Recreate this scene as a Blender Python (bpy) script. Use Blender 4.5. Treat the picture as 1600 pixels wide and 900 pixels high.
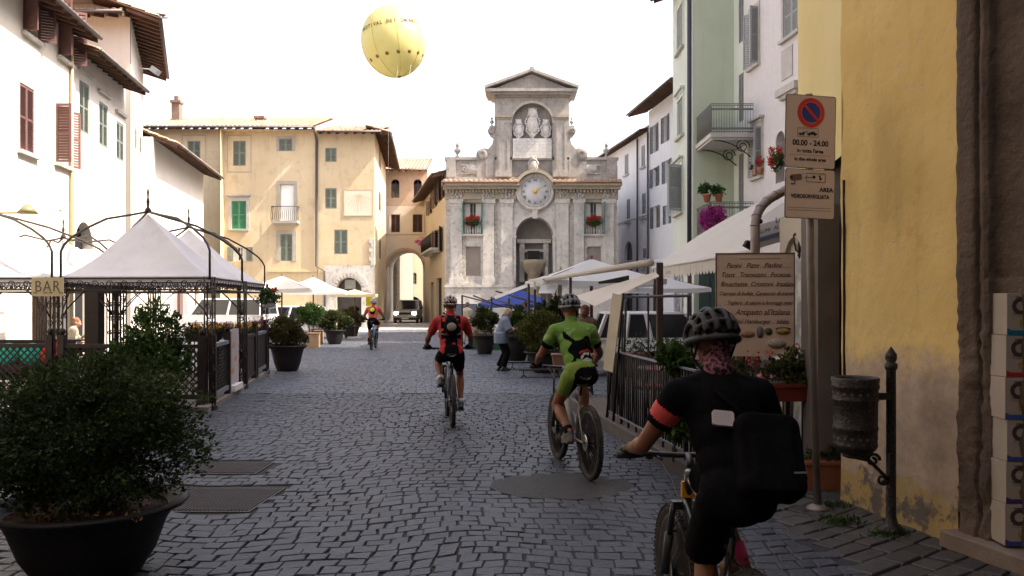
import bpy, bmesh, math, random
import numpy as np
from mathutils import Vector, Matrix, noise
R = math.radians
PI = math.pi
random.seed(7)
for o in list(bpy.data.objects): bpy.data.objects.remove(o)
SC = bpy.context.scene
COL = SC.collection

# ---------------------------------------------------------------- camera, sky, sun, exposure
FOC, HY = 1300.0, 468.0
cam = bpy.data.cameras.new('camera'); cam.sensor_width = 36; cam.lens = FOC / 1600 * 36
cam.shift_y = (HY - 450) / 1600; cam.clip_end = 2000; cam.clip_start = 0.05
camo = bpy.data.objects.new('camera', cam); COL.objects.link(camo)
camo.location = (0, 0, 1.7); camo.rotation_euler = (R(90), 0, 0); SC.camera = camo
SUN_EL, SUN_AZ = R(50), R(100)                    # azimuth from +Y towards +X
wd = bpy.data.worlds.new('World'); SC.world = wd; wd.use_nodes = True
nt = wd.node_tree; nt.nodes.clear()
sky = nt.nodes.new('ShaderNodeTexSky'); sky.sky_type = 'NISHITA'; sky.sun_disc = False
sky.sun_elevation = SUN_EL; sky.sun_rotation = SUN_AZ; sky.dust_density = 6; sky.ozone_density = 1; sky.air_density = 1.3; sky.altitude = 300
hs = nt.nodes.new('ShaderNodeHueSaturation'); hs.inputs['Saturation'].default_value = 0.42
bg = nt.nodes.new('ShaderNodeBackground'); bg.inputs['Strength'].default_value = 0.15
wo = nt.nodes.new('ShaderNodeOutputWorld')
nt.links.new(sky.outputs[0], hs.inputs['Color'])
wb = nt.nodes.new('ShaderNodeMix'); wb.data_type = 'RGBA'; wb.blend_type = 'MULTIPLY'; wb.inputs[0].default_value = 1; wb.inputs[7].default_value = (1.0, .945, .97, 1); nt.links.new(hs.outputs[0], wb.inputs[6]); nt.links.new(wb.outputs[2], bg.inputs['Color']); nt.links.new(bg.outputs[0], wo.inputs['Surface'])
sun = bpy.data.lights.new('sun', 'SUN'); sun.energy = 3.6; sun.angle = R(0.5); sun.color = (1, .89, .73)
suno = bpy.data.objects.new('sun', sun); COL.objects.link(suno)
SV = Vector((math.cos(SUN_EL) * math.sin(SUN_AZ), math.cos(SUN_EL) * math.cos(SUN_AZ), math.sin(SUN_EL)))
suno.rotation_euler = SV.to_track_quat('Z', 'Y').to_euler(); suno.location = (30, 0, 40)
SC.view_settings.view_transform = 'Standard'; SC.view_settings.look = 'None'
SC.view_settings.exposure = 1.75; SC.view_settings.gamma = 1; SC.view_settings.use_curve_mapping = False

# ---------------------------------------------------------------- helpers
def W(px, py, Y): return Vector(((px - 800) * Y / FOC, Y, 1.7 - (py - HY) * Y / FOC))
def Yg(py): return 1.7 * FOC / (py - HY)
def G(px, py): Y = Yg(py); return Vector(((px - 800) * Y / FOC, Y, 0))

WM = {}
def wmat(o):
    m = Matrix()
    while o is not None:
        m = Matrix.LocRotScale(o.location, o.rotation_euler, o.scale) @ m; o = o.parent
    return m
def tag(o, label=None, cat=None, group=None, kind=None):
    if label: o['label'] = label
    if cat: o['category'] = cat
    if group: o['group'] = group
    if kind: o['kind'] = kind
    return o
def thing(name, loc=(0, 0, 0), rz=0, label=None, cat=None, group=None):
    o = bpy.data.objects.new(name, None); COL.objects.link(o)
    o.location = loc; o.rotation_euler = (0, 0, rz); o.empty_display_size = .2
    return tag(o, label, cat, group)
def kids(o): return [c for c in bpy.data.objects if c.parent == o]
def copy_tree(o, parent=None):
    ks = kids(o); c = o.copy(); COL.objects.link(c); c.parent = parent
    for k in ks: copy_tree(k, c)
    return c

class MB:
    def __init__(s, T=None): s.v = []; s.f = []; s.m = []; s.sm = []; s.T = T or Matrix(); s.mi = 0; s.smooth = False
    def add(s, vs, fs):
        n = len(s.v); T = s.T
        s.v += [T @ Vector(v) for v in vs]; s.f += [[i + n for i in f] for f in fs]
        s.m += [s.mi] * len(fs); s.sm += [s.smooth] * len(fs); return s
    def box(s, x0, x1, y0, y1, z0, z1):
        return s.add([(x0,y0,z0),(x1,y0,z0),(x1,y1,z0),(x0,y1,z0),(x0,y0,z1),(x1,y0,z1),(x1,y1,z1),(x0,y1,z1)],
              [(0,3,2,1),(4,5,6,7),(0,1,5,4),(1,2,6,5),(2,3,7,6),(3,0,4,7)])
    def cbox(s, c, d, M=None):
        T0 = s.T
        s.T = T0 @ Matrix.Translation(c) @ (M or Matrix()); s.box(-d[0]/2, d[0]/2, -d[1]/2, d[1]/2, -d[2]/2, d[2]/2); s.T = T0; return s
    def quad(s, a, b, c, d): return s.add([a, b, c, d], [(0, 1, 2, 3)])
    def beam(s, a, b, w, h):           # rectangular bar from a to b
        a = Vector(a); b = Vector(b); d = b - a; L = d.length
        if L < 1e-6: return s
        q = d.to_track_quat('Y', 'Z').to_matrix().to_4x4(); T0 = s.T
        s.T = T0 @ Matrix.Translation(a) @ q; s.box(-w/2, w/2, 0, L, -h/2, h/2); s.T = T0; return s
    def prism(s, pts, y0, y1):         # polygon in xz (ccw seen from -y), between y0 (front) and y1
        n = len(pts); vs = [(p[0], y0, p[1]) for p in pts] + [(p[0], y1, p[1]) for p in pts]
        return s.add(vs, [tuple(range(n)), tuple(range(2*n-1, n-1, -1))] + [(i, n+i, n+(i+1) % n, (i+1) % n) for i in range(n)])
    def slab(s, pts, z0, z1):          # polygon in xy ccw
        n = len(pts); vs = [(p[0], p[1], z1) for p in pts] + [(p[0], p[1], z0) for p in pts]
        return s.add(vs, [tuple(range(n)), tuple(range(2*n-1, n-1, -1))] + [(i, n+i, n+(i+1) % n, (i+1) % n) for i in range(n)])
    def tube(s, pts, r, n=8, closed=False):
        P = [Vector(p) for p in pts]; k = len(P); rs = r if isinstance(r, (list, tuple)) else [r]*k
        up = None; vs = []
        for i in range(k):
            t = (P[(i+1) % k] - P[i-1]) if closed else (P[min(i+1, k-1)] - P[max(i-1, 0)])
            if t.length < 1e-9: t = Vector((0, 0, 1))
            t.normalize()
            if up is None:
                up = t.orthogonal()
            up = (up - t*up.dot(t))
            if up.length < 1e-6: up = t.orthogonal()
            up.normalize(); sd = t.cross(up)
            for j in range(n):
                a = 2*PI*j/n; vs.append(P[i] + (up*math.cos(a) + sd*math.sin(a))*rs[i])
        fs = []
        for i in range(k if closed else k-1):
            for j in range(n):
                a = i*n+j; b = i*n+(j+1) % n; c = ((i+1) % k)*n+(j+1) % n; d = ((i+1) % k)*n+j
                fs.append((a, b, c, d))
        if not closed: fs += [tuple(range(n-1, -1, -1)), tuple(range((k-1)*n, k*n))]
        sm = s.smooth; s.smooth = True; s.add(vs, fs); s.smooth = sm; return s
    def lathe(s, prof, n=24, c=(0, 0, 0), M=None):
        vs = []; fs = []; k = len(prof); T0 = s.T; s.T = T0 @ Matrix.Translation(c) @ (M or Matrix())
        for r, z in prof:
            for j in range(n): a = 2*PI*j/n; vs.append((r*math.cos(a), r*math.sin(a), z))
        for i in range(k-1):
            for j in range(n): fs.append((i*n+j, i*n+(j+1) % n, (i+1)*n+(j+1) % n, (i+1)*n+j))
        if prof[0][0] > 1e-4: fs.append(tuple(range(n-1, -1, -1)))
        if prof[-1][0] > 1e-4: fs.append(tuple(range((k-1)*n, k*n)))
        sm = s.smooth; s.smooth = True; s.add(vs, fs); s.smooth = sm; s.T = T0; return s
    def ell(s, c, r, M=None, n=16, m=10):
        if not isinstance(r, (list, tuple)): r = (r, r, r)
        T0 = s.T; s.T = T0 @ Matrix.Translation(c) @ (M or Matrix()) @ Matrix.Diagonal((r[0], r[1], r[2], 1))
        vs = [(0, 0, -1)]; fs = []
        for i in range(1, m):
            p = -PI/2 + PI*i/m
            for j in range(n): a = 2*PI*j/n; vs.append((math.cos(p)*math.cos(a), math.cos(p)*math.sin(a), math.sin(p)))
        vs.append((0, 0, 1)); e = len(vs)-1
        for j in range(n):
            fs.append((0, 1+(j+1) % n, 1+j)); fs.append((e, 1+(m-2)*n+j, 1+(m-2)*n+(j+1) % n))
            for i in range(m-2): fs.append((1+i*n+j, 1+i*n+(j+1) % n, 1+(i+1)*n+(j+1) % n, 1+(i+1)*n+j))
        sm = s.smooth; s.smooth = True; s.add(vs, fs); s.smooth = sm; s.T = T0; return s
    def cap(s, a, b, ra, rb, n=14):    # tapered capsule
        a = Vector(a); b = Vector(b); s.tube([a, b], [ra, rb], n); s.ell(a, ra, n=n, m=8); s.ell(b, rb, n=n, m=8); return s
    def limb(s, a, b, prof, n=14):     # prof [(t, radius)]
        a = Vector(a); b = Vector(b); s.tube([a.lerp(b, t) for t, _ in prof], [r for _, r in prof], n)
        s.ell(a, prof[0][1], n=n, m=8); s.ell(b, prof[-1][1], n=n, m=8); return s
    def text(s, body, size, T, depth=.0006, shear=0, align='CENTER', offset=0, sx=1.0, sp=1.0):
        cu = bpy.data.curves.new('t', 'FONT'); cu.body = body; cu.size = size; cu.extrude = depth; cu.shear = shear
        cu.align_x = align; cu.align_y = 'CENTER'; cu.offset = offset; cu.space_character = sp; cu.resolution_u = 3
        o = bpy.data.objects.new('t', cu); COL.objects.link(o)
        me = bpy.data.meshes.new_from_object(o.evaluated_get(bpy.context.evaluated_depsgraph_get()))
        T0 = s.T; s.T = T0 @ T @ Matrix.Rotation(PI/2, 4, 'X') @ Matrix.Diagonal((sx, 1, 1, 1))
        s.add([v.co.copy() for v in me.vertices], [tuple(p.vertices) for p in me.polygons]); s.T = T0
        bpy.data.objects.remove(o); bpy.data.curves.remove(cu); bpy.data.meshes.remove(me); return s
    def mesh(s, name):
        me = bpy.data.meshes.new(name); me.from_pydata([tuple(v) for v in s.v], [], s.f); return me
    def build(s, name, mats, parent=None, bevel=0, subd=0, flip=None):
        if not isinstance(mats, (list, tuple)): mats = [mats]
        if parent is not None:
            inv = wmat(parent).inverted(); s.v = [inv @ v for v in s.v]
        me = s.mesh(name)
        for m in mats: me.materials.append(m)
        me.polygons.foreach_set('material_index', s.m); me.polygons.foreach_set('use_smooth', s.sm); me.update()
        o = bpy.data.objects.new(name, me); COL.objects.link(o); o.parent = parent
        if bevel:
            b = o.modifiers.new('bevel', 'BEVEL'); b.width = bevel; b.segments = 2; b.limit_method = 'ANGLE'; b.angle_limit = R(40)
        if subd:
            b = o.modifiers.new('sub', 'SUBSURF'); b.levels = subd; b.render_levels = subd
        return o
def remeshed(mb, name, mats, parent, voxel=.012, smooth=3, fac=.5, colorfn=None):
    """union of overlapping closed shapes -> one continuous smooth skin"""
    if not isinstance(mats, (list, tuple)): mats = [mats]
    me = mb.mesh(name); o = bpy.data.objects.new(name, me); COL.objects.link(o)
    r = o.modifiers.new('r', 'REMESH'); r.mode = 'VOXEL'; r.voxel_size = voxel; r.adaptivity = 0; r.use_smooth_shade = True
    if smooth:
        m = o.modifiers.new('s', 'SMOOTH'); m.factor = fac; m.iterations = smooth
    bpy.context.view_layer.update()
    m2 = bpy.data.meshes.new_from_object(o.evaluated_get(bpy.context.evaluated_depsgraph_get()))
    bpy.data.objects.remove(o); bpy.data.meshes.remove(me); m2.name = name
    if parent is not None: m2.transform(wmat(parent).inverted())
    m2.materials.clear()
    for m in mats: m2.materials.append(m)
    m2.polygons.foreach_set('use_smooth', [True]*len(m2.polygons))
    if colorfn:
        W_ = wmat(parent) if parent else Matrix()
        m2.polygons.foreach_set('material_index', [colorfn(W_ @ p.center) for p in m2.polygons])
    o = bpy.data.objects.new(name, m2); COL.objects.link(o); o.parent = parent
    return o

# ---------------------------------------------------------------- materials
MC = {}
def mat(name, c, c2=None, scale=4, rough=.75, bump=0, bscale=60, metal=0, c3=None, streak=0, spec=.4, attr=None, contrast=.5, trans=0, emit=0, coat=0, sheen=0, aniso=(1,1,1)):
    if name in MC: return MC[name]
    m = bpy.data.materials.new(name); m.use_nodes = True; N = m.node_tree.nodes; L = m.node_tree.links
    p = N['Principled BSDF']; MC[name] = m
    p.inputs['Roughness'].default_value = rough; p.inputs['Metallic'].default_value = metal
    p.inputs['Specular IOR Level'].default_value = spec; p.inputs['Coat Weight'].default_value = coat
    if sheen: p.inputs['Sheen Weight'].default_value = sheen
    p.inputs['Base Color'].default_value = (*c, 1)
    tc = N.new('ShaderNodeNewGeometry'); src = tc.outputs['Position']
    if aniso != (1, 1, 1):
        mp = N.new('ShaderNodeMapping'); mp.inputs['Scale'].default_value = aniso; L.new(src, mp.inputs[0]); src = mp.outputs[0]
    def nz(sc, det=5, vec=src, rg=.6):
        n = N.new('ShaderNodeTexNoise'); n.inputs['Scale'].default_value = sc; n.inputs['Detail'].default_value = det; n.inputs['Roughness'].default_value = rg
        L.new(vec, n.inputs['Vector']); return n.outputs[0]
    def ramp(v, a, b):
        r = N.new('ShaderNodeMapRange'); r.inputs[1].default_value = a; r.inputs[2].default_value = b; L.new(v, r.inputs[0]); return r.outputs[0]
    def mix(f, a, b):
        x = N.new('ShaderNodeMix'); x.data_type = 'RGBA'; L.new(f, x.inputs[0])
        for i, q in ((6, a), (7, b)):
            if isinstance(q, tuple): x.inputs[i].default_value = (*q, 1)
            else: L.new(q, x.inputs[i])
        return x.outputs[2]
    cur = c
    if c2:
        if attr:
            a = N.new('ShaderNodeAttribute'); a.attribute_name = attr; f = a.outputs['Fac']
        else: f = ramp(nz(scale), .5-contrast*.4, .5+contrast*.4)
        cur = mix(f, c, c2)
    if c3:
        cur = mix(ramp(nz(scale*3.7, 8, rg=.75), .52, .7), cur, c3)
    if streak:
        mp = N.new('ShaderNodeMapping'); mp.inputs['Scale'].default_value = (3, 3, .25); L.new(tc.outputs['Position'], mp.inputs[0])
        f = ramp(nz(1.6, 6, mp.outputs[0], .7), .52, .75)
        fm = N.new('ShaderNodeMath'); fm.operation = 'MULTIPLY'; fm.inputs[1].default_value = streak; L.new(f, fm.inputs[0])
        cur = mix(fm.outputs[0], cur, tuple(x*.35 for x in c))
    if not isinstance(cur, tuple): L.new(cur, p.inputs['Base Color'])
    if bump:
        b = N.new('ShaderNodeBump'); b.inputs['Strength'].default_value = bump; b.inputs['Distance'].default_value = .02
        L.new(nz(bscale, 4), b.inputs['Height']); L.new(b.outputs[0], p.inputs['Normal'])
    if trans:
        t = N.new('ShaderNodeBsdfTranslucent'); mx = N.new('ShaderNodeMixShader'); mx.inputs[0].default_value = trans
        if isinstance(cur, tuple): t.inputs[0].default_value = (*cur, 1)
        else: L.new(cur, t.inputs[0])
        L.new(p.outputs[0], mx.inputs[1]); L.new(t.outputs[0], mx.inputs[2]); L.new(mx.outputs[0], N['Material Output'].inputs[0])
    if emit:
        p.inputs['Emission Color'].default_value = (*c, 1); p.inputs['Emission Strength'].default_value = emit
    return m

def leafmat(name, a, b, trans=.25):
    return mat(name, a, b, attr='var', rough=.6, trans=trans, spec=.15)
GLASS = mat('window_glass', (.02, .022, .025), (.06, .06, .06), scale=1.5, rough=.12, spec=.5)
IRON = mat('black_iron', (.012, .011, .012), (.03, .025, .024), scale=20, rough=.5, metal=.3)
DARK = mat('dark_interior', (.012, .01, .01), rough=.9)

def hashv(n, seed):
    return np.random.RandomState(seed).rand(n)
def npmesh(name, V, F, mats, parent=None, var=None, smooth=False, midx=None):
    me = bpy.data.meshes.new(name); k = F.shape[1]
    if parent is not None:
        M_ = np.array(wmat(parent).inverted()); V = V @ M_[:3, :3].T + M_[:3, 3]
    me.vertices.add(len(V)); me.vertices.foreach_set('co', V.astype(np.float32).ravel())
    me.loops.add(F.size); me.loops.foreach_set('vertex_index', F.astype(np.int32).ravel())
    me.polygons.add(len(F)); me.polygons.foreach_set('loop_start', (np.arange(len(F))*k).astype(np.int32))
    me.polygons.foreach_set('use_smooth', [smooth]*len(F))
    if not isinstance(mats, (list, tuple)): mats = [mats]
    for m in mats: me.materials.append(m)
    if midx is not None: me.polygons.foreach_set('material_index', midx.astype(np.int32))
    if var is not None:
        a = me.attributes.new('var', 'FLOAT', 'FACE'); a.data.foreach_set('value', var.astype(np.float32))
    me.update(calc_edges=True); me.validate()
    o = bpy.data.objects.new(name, me); COL.objects.link(o); o.parent = parent
    return o
def leaves(name, parent, m, P, size, seed=0, up=.3, center=None, asp=.5, var=None):
    rs = np.random.RandomState(seed); n = len(P)
    d = rs.randn(n, 3)
    if center is not None:
        q = P - np.array(center); q /= (np.linalg.norm(q, axis=1, keepdims=True) + 1e-6); d = d*.7 + q*.9
    d[:, 2] += up; d /= np.linalg.norm(d, axis=1, keepdims=True)
    s = np.cross(d, rs.randn(n, 3)); s /= np.linalg.norm(s, axis=1, keepdims=True) + 1e-9
    nn = np.cross(s, d); L = (size*(.6 + .8*rs.rand(n)))[:, None]
    base = P; tip = P + d*L; mid = P + d*L*.45
    V = np.stack([base, mid + s*L*asp*.5 + nn*L*.08, tip, mid - s*L*asp*.5 + nn*L*.08], 1).reshape(-1, 3)
    F = np.arange(4*n).reshape(-1, 4)
    v = rs.rand(n) if var is None else np.clip(var + .25*rs.randn(n), 0, 1)
    return npmesh(name, V, F, m, parent, v)
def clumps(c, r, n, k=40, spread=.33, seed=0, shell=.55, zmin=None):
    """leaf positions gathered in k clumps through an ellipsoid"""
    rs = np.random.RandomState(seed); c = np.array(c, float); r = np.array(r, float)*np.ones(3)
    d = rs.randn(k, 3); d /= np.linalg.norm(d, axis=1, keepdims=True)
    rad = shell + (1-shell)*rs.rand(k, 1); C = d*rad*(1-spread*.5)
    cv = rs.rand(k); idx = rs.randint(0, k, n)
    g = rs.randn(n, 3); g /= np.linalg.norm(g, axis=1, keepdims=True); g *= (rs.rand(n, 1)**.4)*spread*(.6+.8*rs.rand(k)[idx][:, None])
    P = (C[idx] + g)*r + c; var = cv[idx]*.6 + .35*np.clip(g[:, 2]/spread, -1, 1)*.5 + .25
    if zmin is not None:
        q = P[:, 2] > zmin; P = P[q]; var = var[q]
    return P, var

# frames for walls: x runs left to right as seen from outside, y goes INTO the building
class Fr:
    def __init__(s, p0, p1, z0=0):
        s.p0 = Vector((p0[0], p0[1], z0)); d = Vector((p1[0]-p0[0], p1[1]-p0[1], 0)); s.L = d.length; s.d = d.normalized()
        y = Vector((0, 0, 1)).cross(s.d)
        s.T = Matrix(((s.d.x, y.x, 0, s.p0.x), (s.d.y, y.y, 0, s.p0.y), (0, 0, 1, z0), (0, 0, 0, 1)))
    def hit(s, px, py):
        k = (px-800)/FOC; t = (k*s.p0.y - s.p0.x)/(s.d.x - k*s.d.y)
        Y = s.p0.y + s.d.y*t; return t, 1.7-(py-HY)*Y/FOC
    def rect(s, xl, xr, yt, yb, pc=None):
        a = s.hit(xl, 0)[0]; b = s.hit(xr, 0)[0]; c = (xl+xr)/2 if pc is None else pc
        return (a, b, s.hit(c, yb)[1], s.hit(c, yt)[1])
def wall_open(mb, L, H, ops, reveal=.22, x0=0, z0=0):
    """front wall sheet with real openings (x0,x1,z0,z1[,arch]) and reveals"""
    xs = sorted({x0, L, *[v for o in ops for v in (o[0], o[1])]}); zs = sorted({z0, H, *[v for o in ops for v in (o[2], o[3])]})
    for i in range(len(xs)-1):
        for j in range(len(zs)-1):
            cx = (xs[i]+xs[i+1])/2; cz = (zs[j]+zs[j+1])/2
            if any(o[0] < cx < o[1] and o[2] < cz < o[3] for o in ops): continue
            mb.quad((xs[i],0,zs[j]), (xs[i+1],0,zs[j]), (xs[i+1],0,zs[j+1]), (xs[i],0,zs[j+1]))
    for o in ops:
        a, b, c, d = o[:4]; arch = len(o) > 4 and o[4]; r = o[5] if len(o) > 5 else reveal
        sp = d-(b-a)/2 if arch else d
        mb.quad((a,0,c),(a,r,c),(b,r,c),(b,0,c))
        mb.quad((a,0,c),(a,0,sp),(a,r,sp),(a,r,c)); mb.quad((b,0,c),(b,r,c),(b,r,sp),(b,0,sp))
        if not arch: mb.quad((a,0,d),(b,0,d),(b,r,d),(a,r,d))
        else:
            n = 16; m = (a+b)/2; w = (b-a)/2
            P = [(m-w*math.cos(PI*i/n), sp+w*math.sin(PI*i/n)) for i in range(n+1)]
            for i in range(n):
                p, q = P[i], P[i+1]
                mb.quad((p[0],0,p[1]),(q[0],0,q[1]),(q[0],0,d),(p[0],0,d))
                mb.quad((p[0],0,p[1]),(p[0],r,p[1]),(q[0],r,q[1]),(q[0],0,q[1]))
def shutter_leaf(mb, w, h, hinge, side, ang, slat=.075):
    """hinge (x,y,z) in frame coords; side +1 leaf extends to +x when closed; ang opening outwards"""
    T0 = mb.T; M = Matrix.Translation(hinge) @ Matrix.Rotation(-side*ang, 4, 'Z')
    mb.T = T0 @ M; s = side; t = .035
    def bx(a, b, y0, y1, z0, z1): mb.box(min(a*s, b*s), max(a*s, b*s), y0, y1, z0, z1)
    bx(0, .055, -t, 0, 0, h); bx(w-.055, w, -t, 0, 0, h)
    for z in (0, h*.5-.03, h-.07): bx(.055, w-.055, -t+.002, -.002, z, z+.07)
    n = max(4, int((h-.1)/slat))
    for i in range(n):
        z = .08 + (h-.16)*(i+.5)/n
        T1 = mb.T; mb.T = T1 @ Matrix.Translation((s*w/2, -t/2, z)) @ Matrix.Rotation(R(35), 4, 'X')
        mb.box(-w/2+.05, w/2-.05, -.004, .004, -slat*.5, slat*.5); mb.T = T1
    mb.T = T0
def window(root, F, rc, frame=None, shut=None, shmat=None, sur=None, sill=None, pane=True, arch=False, ang=(R(165), R(165)), rev=.22, bars=True, surw=.13, top=None, cur=None, name='window'):
    a, b, c, d = rc; frame = frame or MC['window_frame']; w = b-a; h = d-c
    mb = MB(F.T); y = rev-.05; t = .05
    mb.box(a, a+t, y, y+.05, c, d); mb.box(b-t, b, y, y+.05, c, d); mb.box(a+t, b-t, y, y+.05, c, c+t); mb.box(a+t, b-t, y, y+.05, d-t, d)
    if bars:
        m = (a+b)/2; mb.box(m-.03, m+.03, y+.002, y+.048, c+t, d-t)
        for q in (1/3, 2/3): mb.box(a+t, b-t, y+.01, y+.04, c+h*q-.012, c+h*q+.012)
    if arch: mb.prism([(m_, z_) for m_, z_ in [((a+b)/2-w/2*math.cos(PI*i/12), d-w/2+w/2*math.sin(PI*i/12)) for i in range(13)]][::-1], y+.03, y+.049)
    win = mb.build(name, frame, root)
    MB(F.T).box(a+.01, b-.01, y+.03, y+.08, c+.01, d-.01).build('pane', GLASS, win)
    if cur:
        q = MB(F.T)
        for s0, s1 in ((a+t, a+w*.36), (b-w*.36, b-t)):
            k = 6; q.prism([(s0, c+.05), (s1, c+.05), (s1-(.04 if s0 < (a+b)/2-.05 and s1 < (a+b)/2 else 0), d-.05), (s0, d-.05)], y-.02, y-.01)
        q.build('curtain', cur, win)
    if shut:
        n = 2
        for i, s_ in enumerate((1, -1)):
            g = MB(F.T); A = 0 if shut == 'closed' else ang[i]
            if shut == 'left' and i == 1: A = 0
            if shut == 'closed': hx = a+.01 if s_ == 1 else b-.01; hy = .05
            else: hx = a if s_ == 1 else b; hy = -.01
            if A is None: continue
            shutter_leaf(g, w/2-.012, h-.02, (hx, hy, c+.01), s_, A); g.build('shutter', shmat, win)
    if sur:
        g = MB(F.T); p = .035
        g.box(a-surw, a-.001, -p, .04, c, d); g.box(b+.001, b+surw, -p, .04, c, d); g.box(a-surw, b+surw, -p-.004, .04, d+.001, d+surw)
        if top: g.box(a-surw-.08, b+surw+.08, -.16, .02, d+surw+.1, d+surw+.17); g.box(a-surw, b+surw, -.06, .02, d+surw+.002, d+surw+.1)
        g.build('surround', sur, win)
    if sill: MB(F.T).box(a-.16, b+.16, -.12, .05, c-.09, c-.002).build('sill', sill, win)
    return win
def tile_roof(root, F, run, z, pitch=.35, over=.7, x0=0, x1=None, wl=.26, mat_=None, soffit=None, gutter=True, thick=.05, raf=.5, name='roof'):
    x1 = F.L if x1 is None else x1; nx = max(2, int((x1-x0)/wl))*6; ny = max(1, int((run+over)/.4))
    X = np.linspace(x0, x1, nx+1); rows = []
    for j in range(ny):
        for e in (0, 1):
            y = -over + (run+over)*(j+e)/ny; rows.append((y, .035*(1-e)))
    V = []; T = np.array(F.T)
    prof = np.abs(np.sin((X-x0)/wl*PI))*.075
    for y, dz in rows:
        zz = z + (y+over)*pitch - over*pitch*0 + dz + prof
        V.append(np.stack([X, np.full_like(X, y), zz], 1))
    V.append(np.stack([X, np.full_like(X, -over), np.full_like(X, z-.01)], 1))
    nr = len(rows); V = np.concatenate(V); V = V @ T[:3, :3].T + T[:3, 3]
    F_ = []; n1 = nx+1; i = np.arange(nx)
    for j in range(nr-1): F_.append(np.stack([j*n1+i, j*n1+i+1, (j+1)*n1+i+1, (j+1)*n1+i], 1))
    F_.append(np.stack([nr*n1+i, nr*n1+i+1, i+1, i], 1)); F_ = np.concatenate(F_)
    rs = np.random.RandomState(3); cell = rs.rand(nr+1, nx//6+1); var = np.concatenate([cell[j][i//6] for j in range(nr)])
    rf = npmesh(name, V, F_, mat_ or MC['roof_tile'], root, var)
    g = MB(F.T); g.prism([(0, 0)]*0 or [(0, 0), (1, 0), (1, 1)], 0, 0) if False else None
    z1 = z+(run+over)*pitch
    g.add([(x0,-over,z-.06),(x1,-over,z-.06),(x1,run,z1-.06),(x0,run,z1-.06),(x0,-over,z-.012),(x1,-over,z-.012),(x1,run,z1-.012),(x0,run,z1-.012)],
          [(0,3,2,1),(4,5,6,7),(0,1,5,4),(1,2,6,5),(2,3,7,6),(3,0,4,7)])
    k = int((x1-x0)/raf)
    for q in range(k+1):
        x = x0+.05+(x1-x0-.15)*q/max(k, 1)
        g.add([(x,-over+.03,z-.17),(x+.09,-over+.03,z-.17),(x+.09,.1,z-.17+over*pitch),(x,.1,z-.17+over*pitch),
               (x,-over+.03,z-.061),(x+.09,-over+.03,z-.061),(x+.09,.1,z-.061+over*pitch),(x,.1,z-.061+over*pitch)],
              [(0,3,2,1),(4,5,6,7),(0,1,5,4),(1,2,6,5),(2,3,7,6),(3,0,4,7)])
    g.build('eave_underside', soffit or MC['eave_wood'], rf)
    if gutter:
        MB(F.T).tube([(x0,-over-.05,z-.03),(x1,-over-.05,z-.03)], .055, 8).build('gutter', MC['gutter_metal'], rf)
    return rf
def body(mb, F, D, H, z0=0, top=True, left=True, right=True, back=True):
    L = F.L
    if left: mb.quad((0,0,z0),(0,0,H),(0,D,H),(0,D,z0))
    if right: mb.quad((L,0,z0),(L,D,z0),(L,D,H),(L,0,H))
    if back: mb.quad((0,D,z0),(0,D,H),(L,D,H),(L,D,z0))
    if top: mb.quad((0,0,H),(L,0,H),(L,D,H),(0,D,H))
mat('window_frame', (.35, .32, .27), rough=.6)
mat('roof_tile', (.3, .17, .11), (.45, .33, .24), attr='var', rough=.9, bump=.3, bscale=20)
mat('eave_wood', (.07, .035, .022), (.12, .065, .04), scale=3, rough=.85)
mat('gutter_metal', (.08, .07, .07), (.12, .1, .1), scale=2, rough=.5, metal=.4)
STONE = mat('travertine', (.62, .585, .54), (.47, .445, .41), scale=1.2, rough=.85, bump=.3, bscale=12, c3=(.24, .225, .21), streak=.6)
PALE = mat('pale_stone_trim', (.5, .47, .42), (.38, .36, .33), scale=3, rough=.85, bump=.1)
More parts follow.
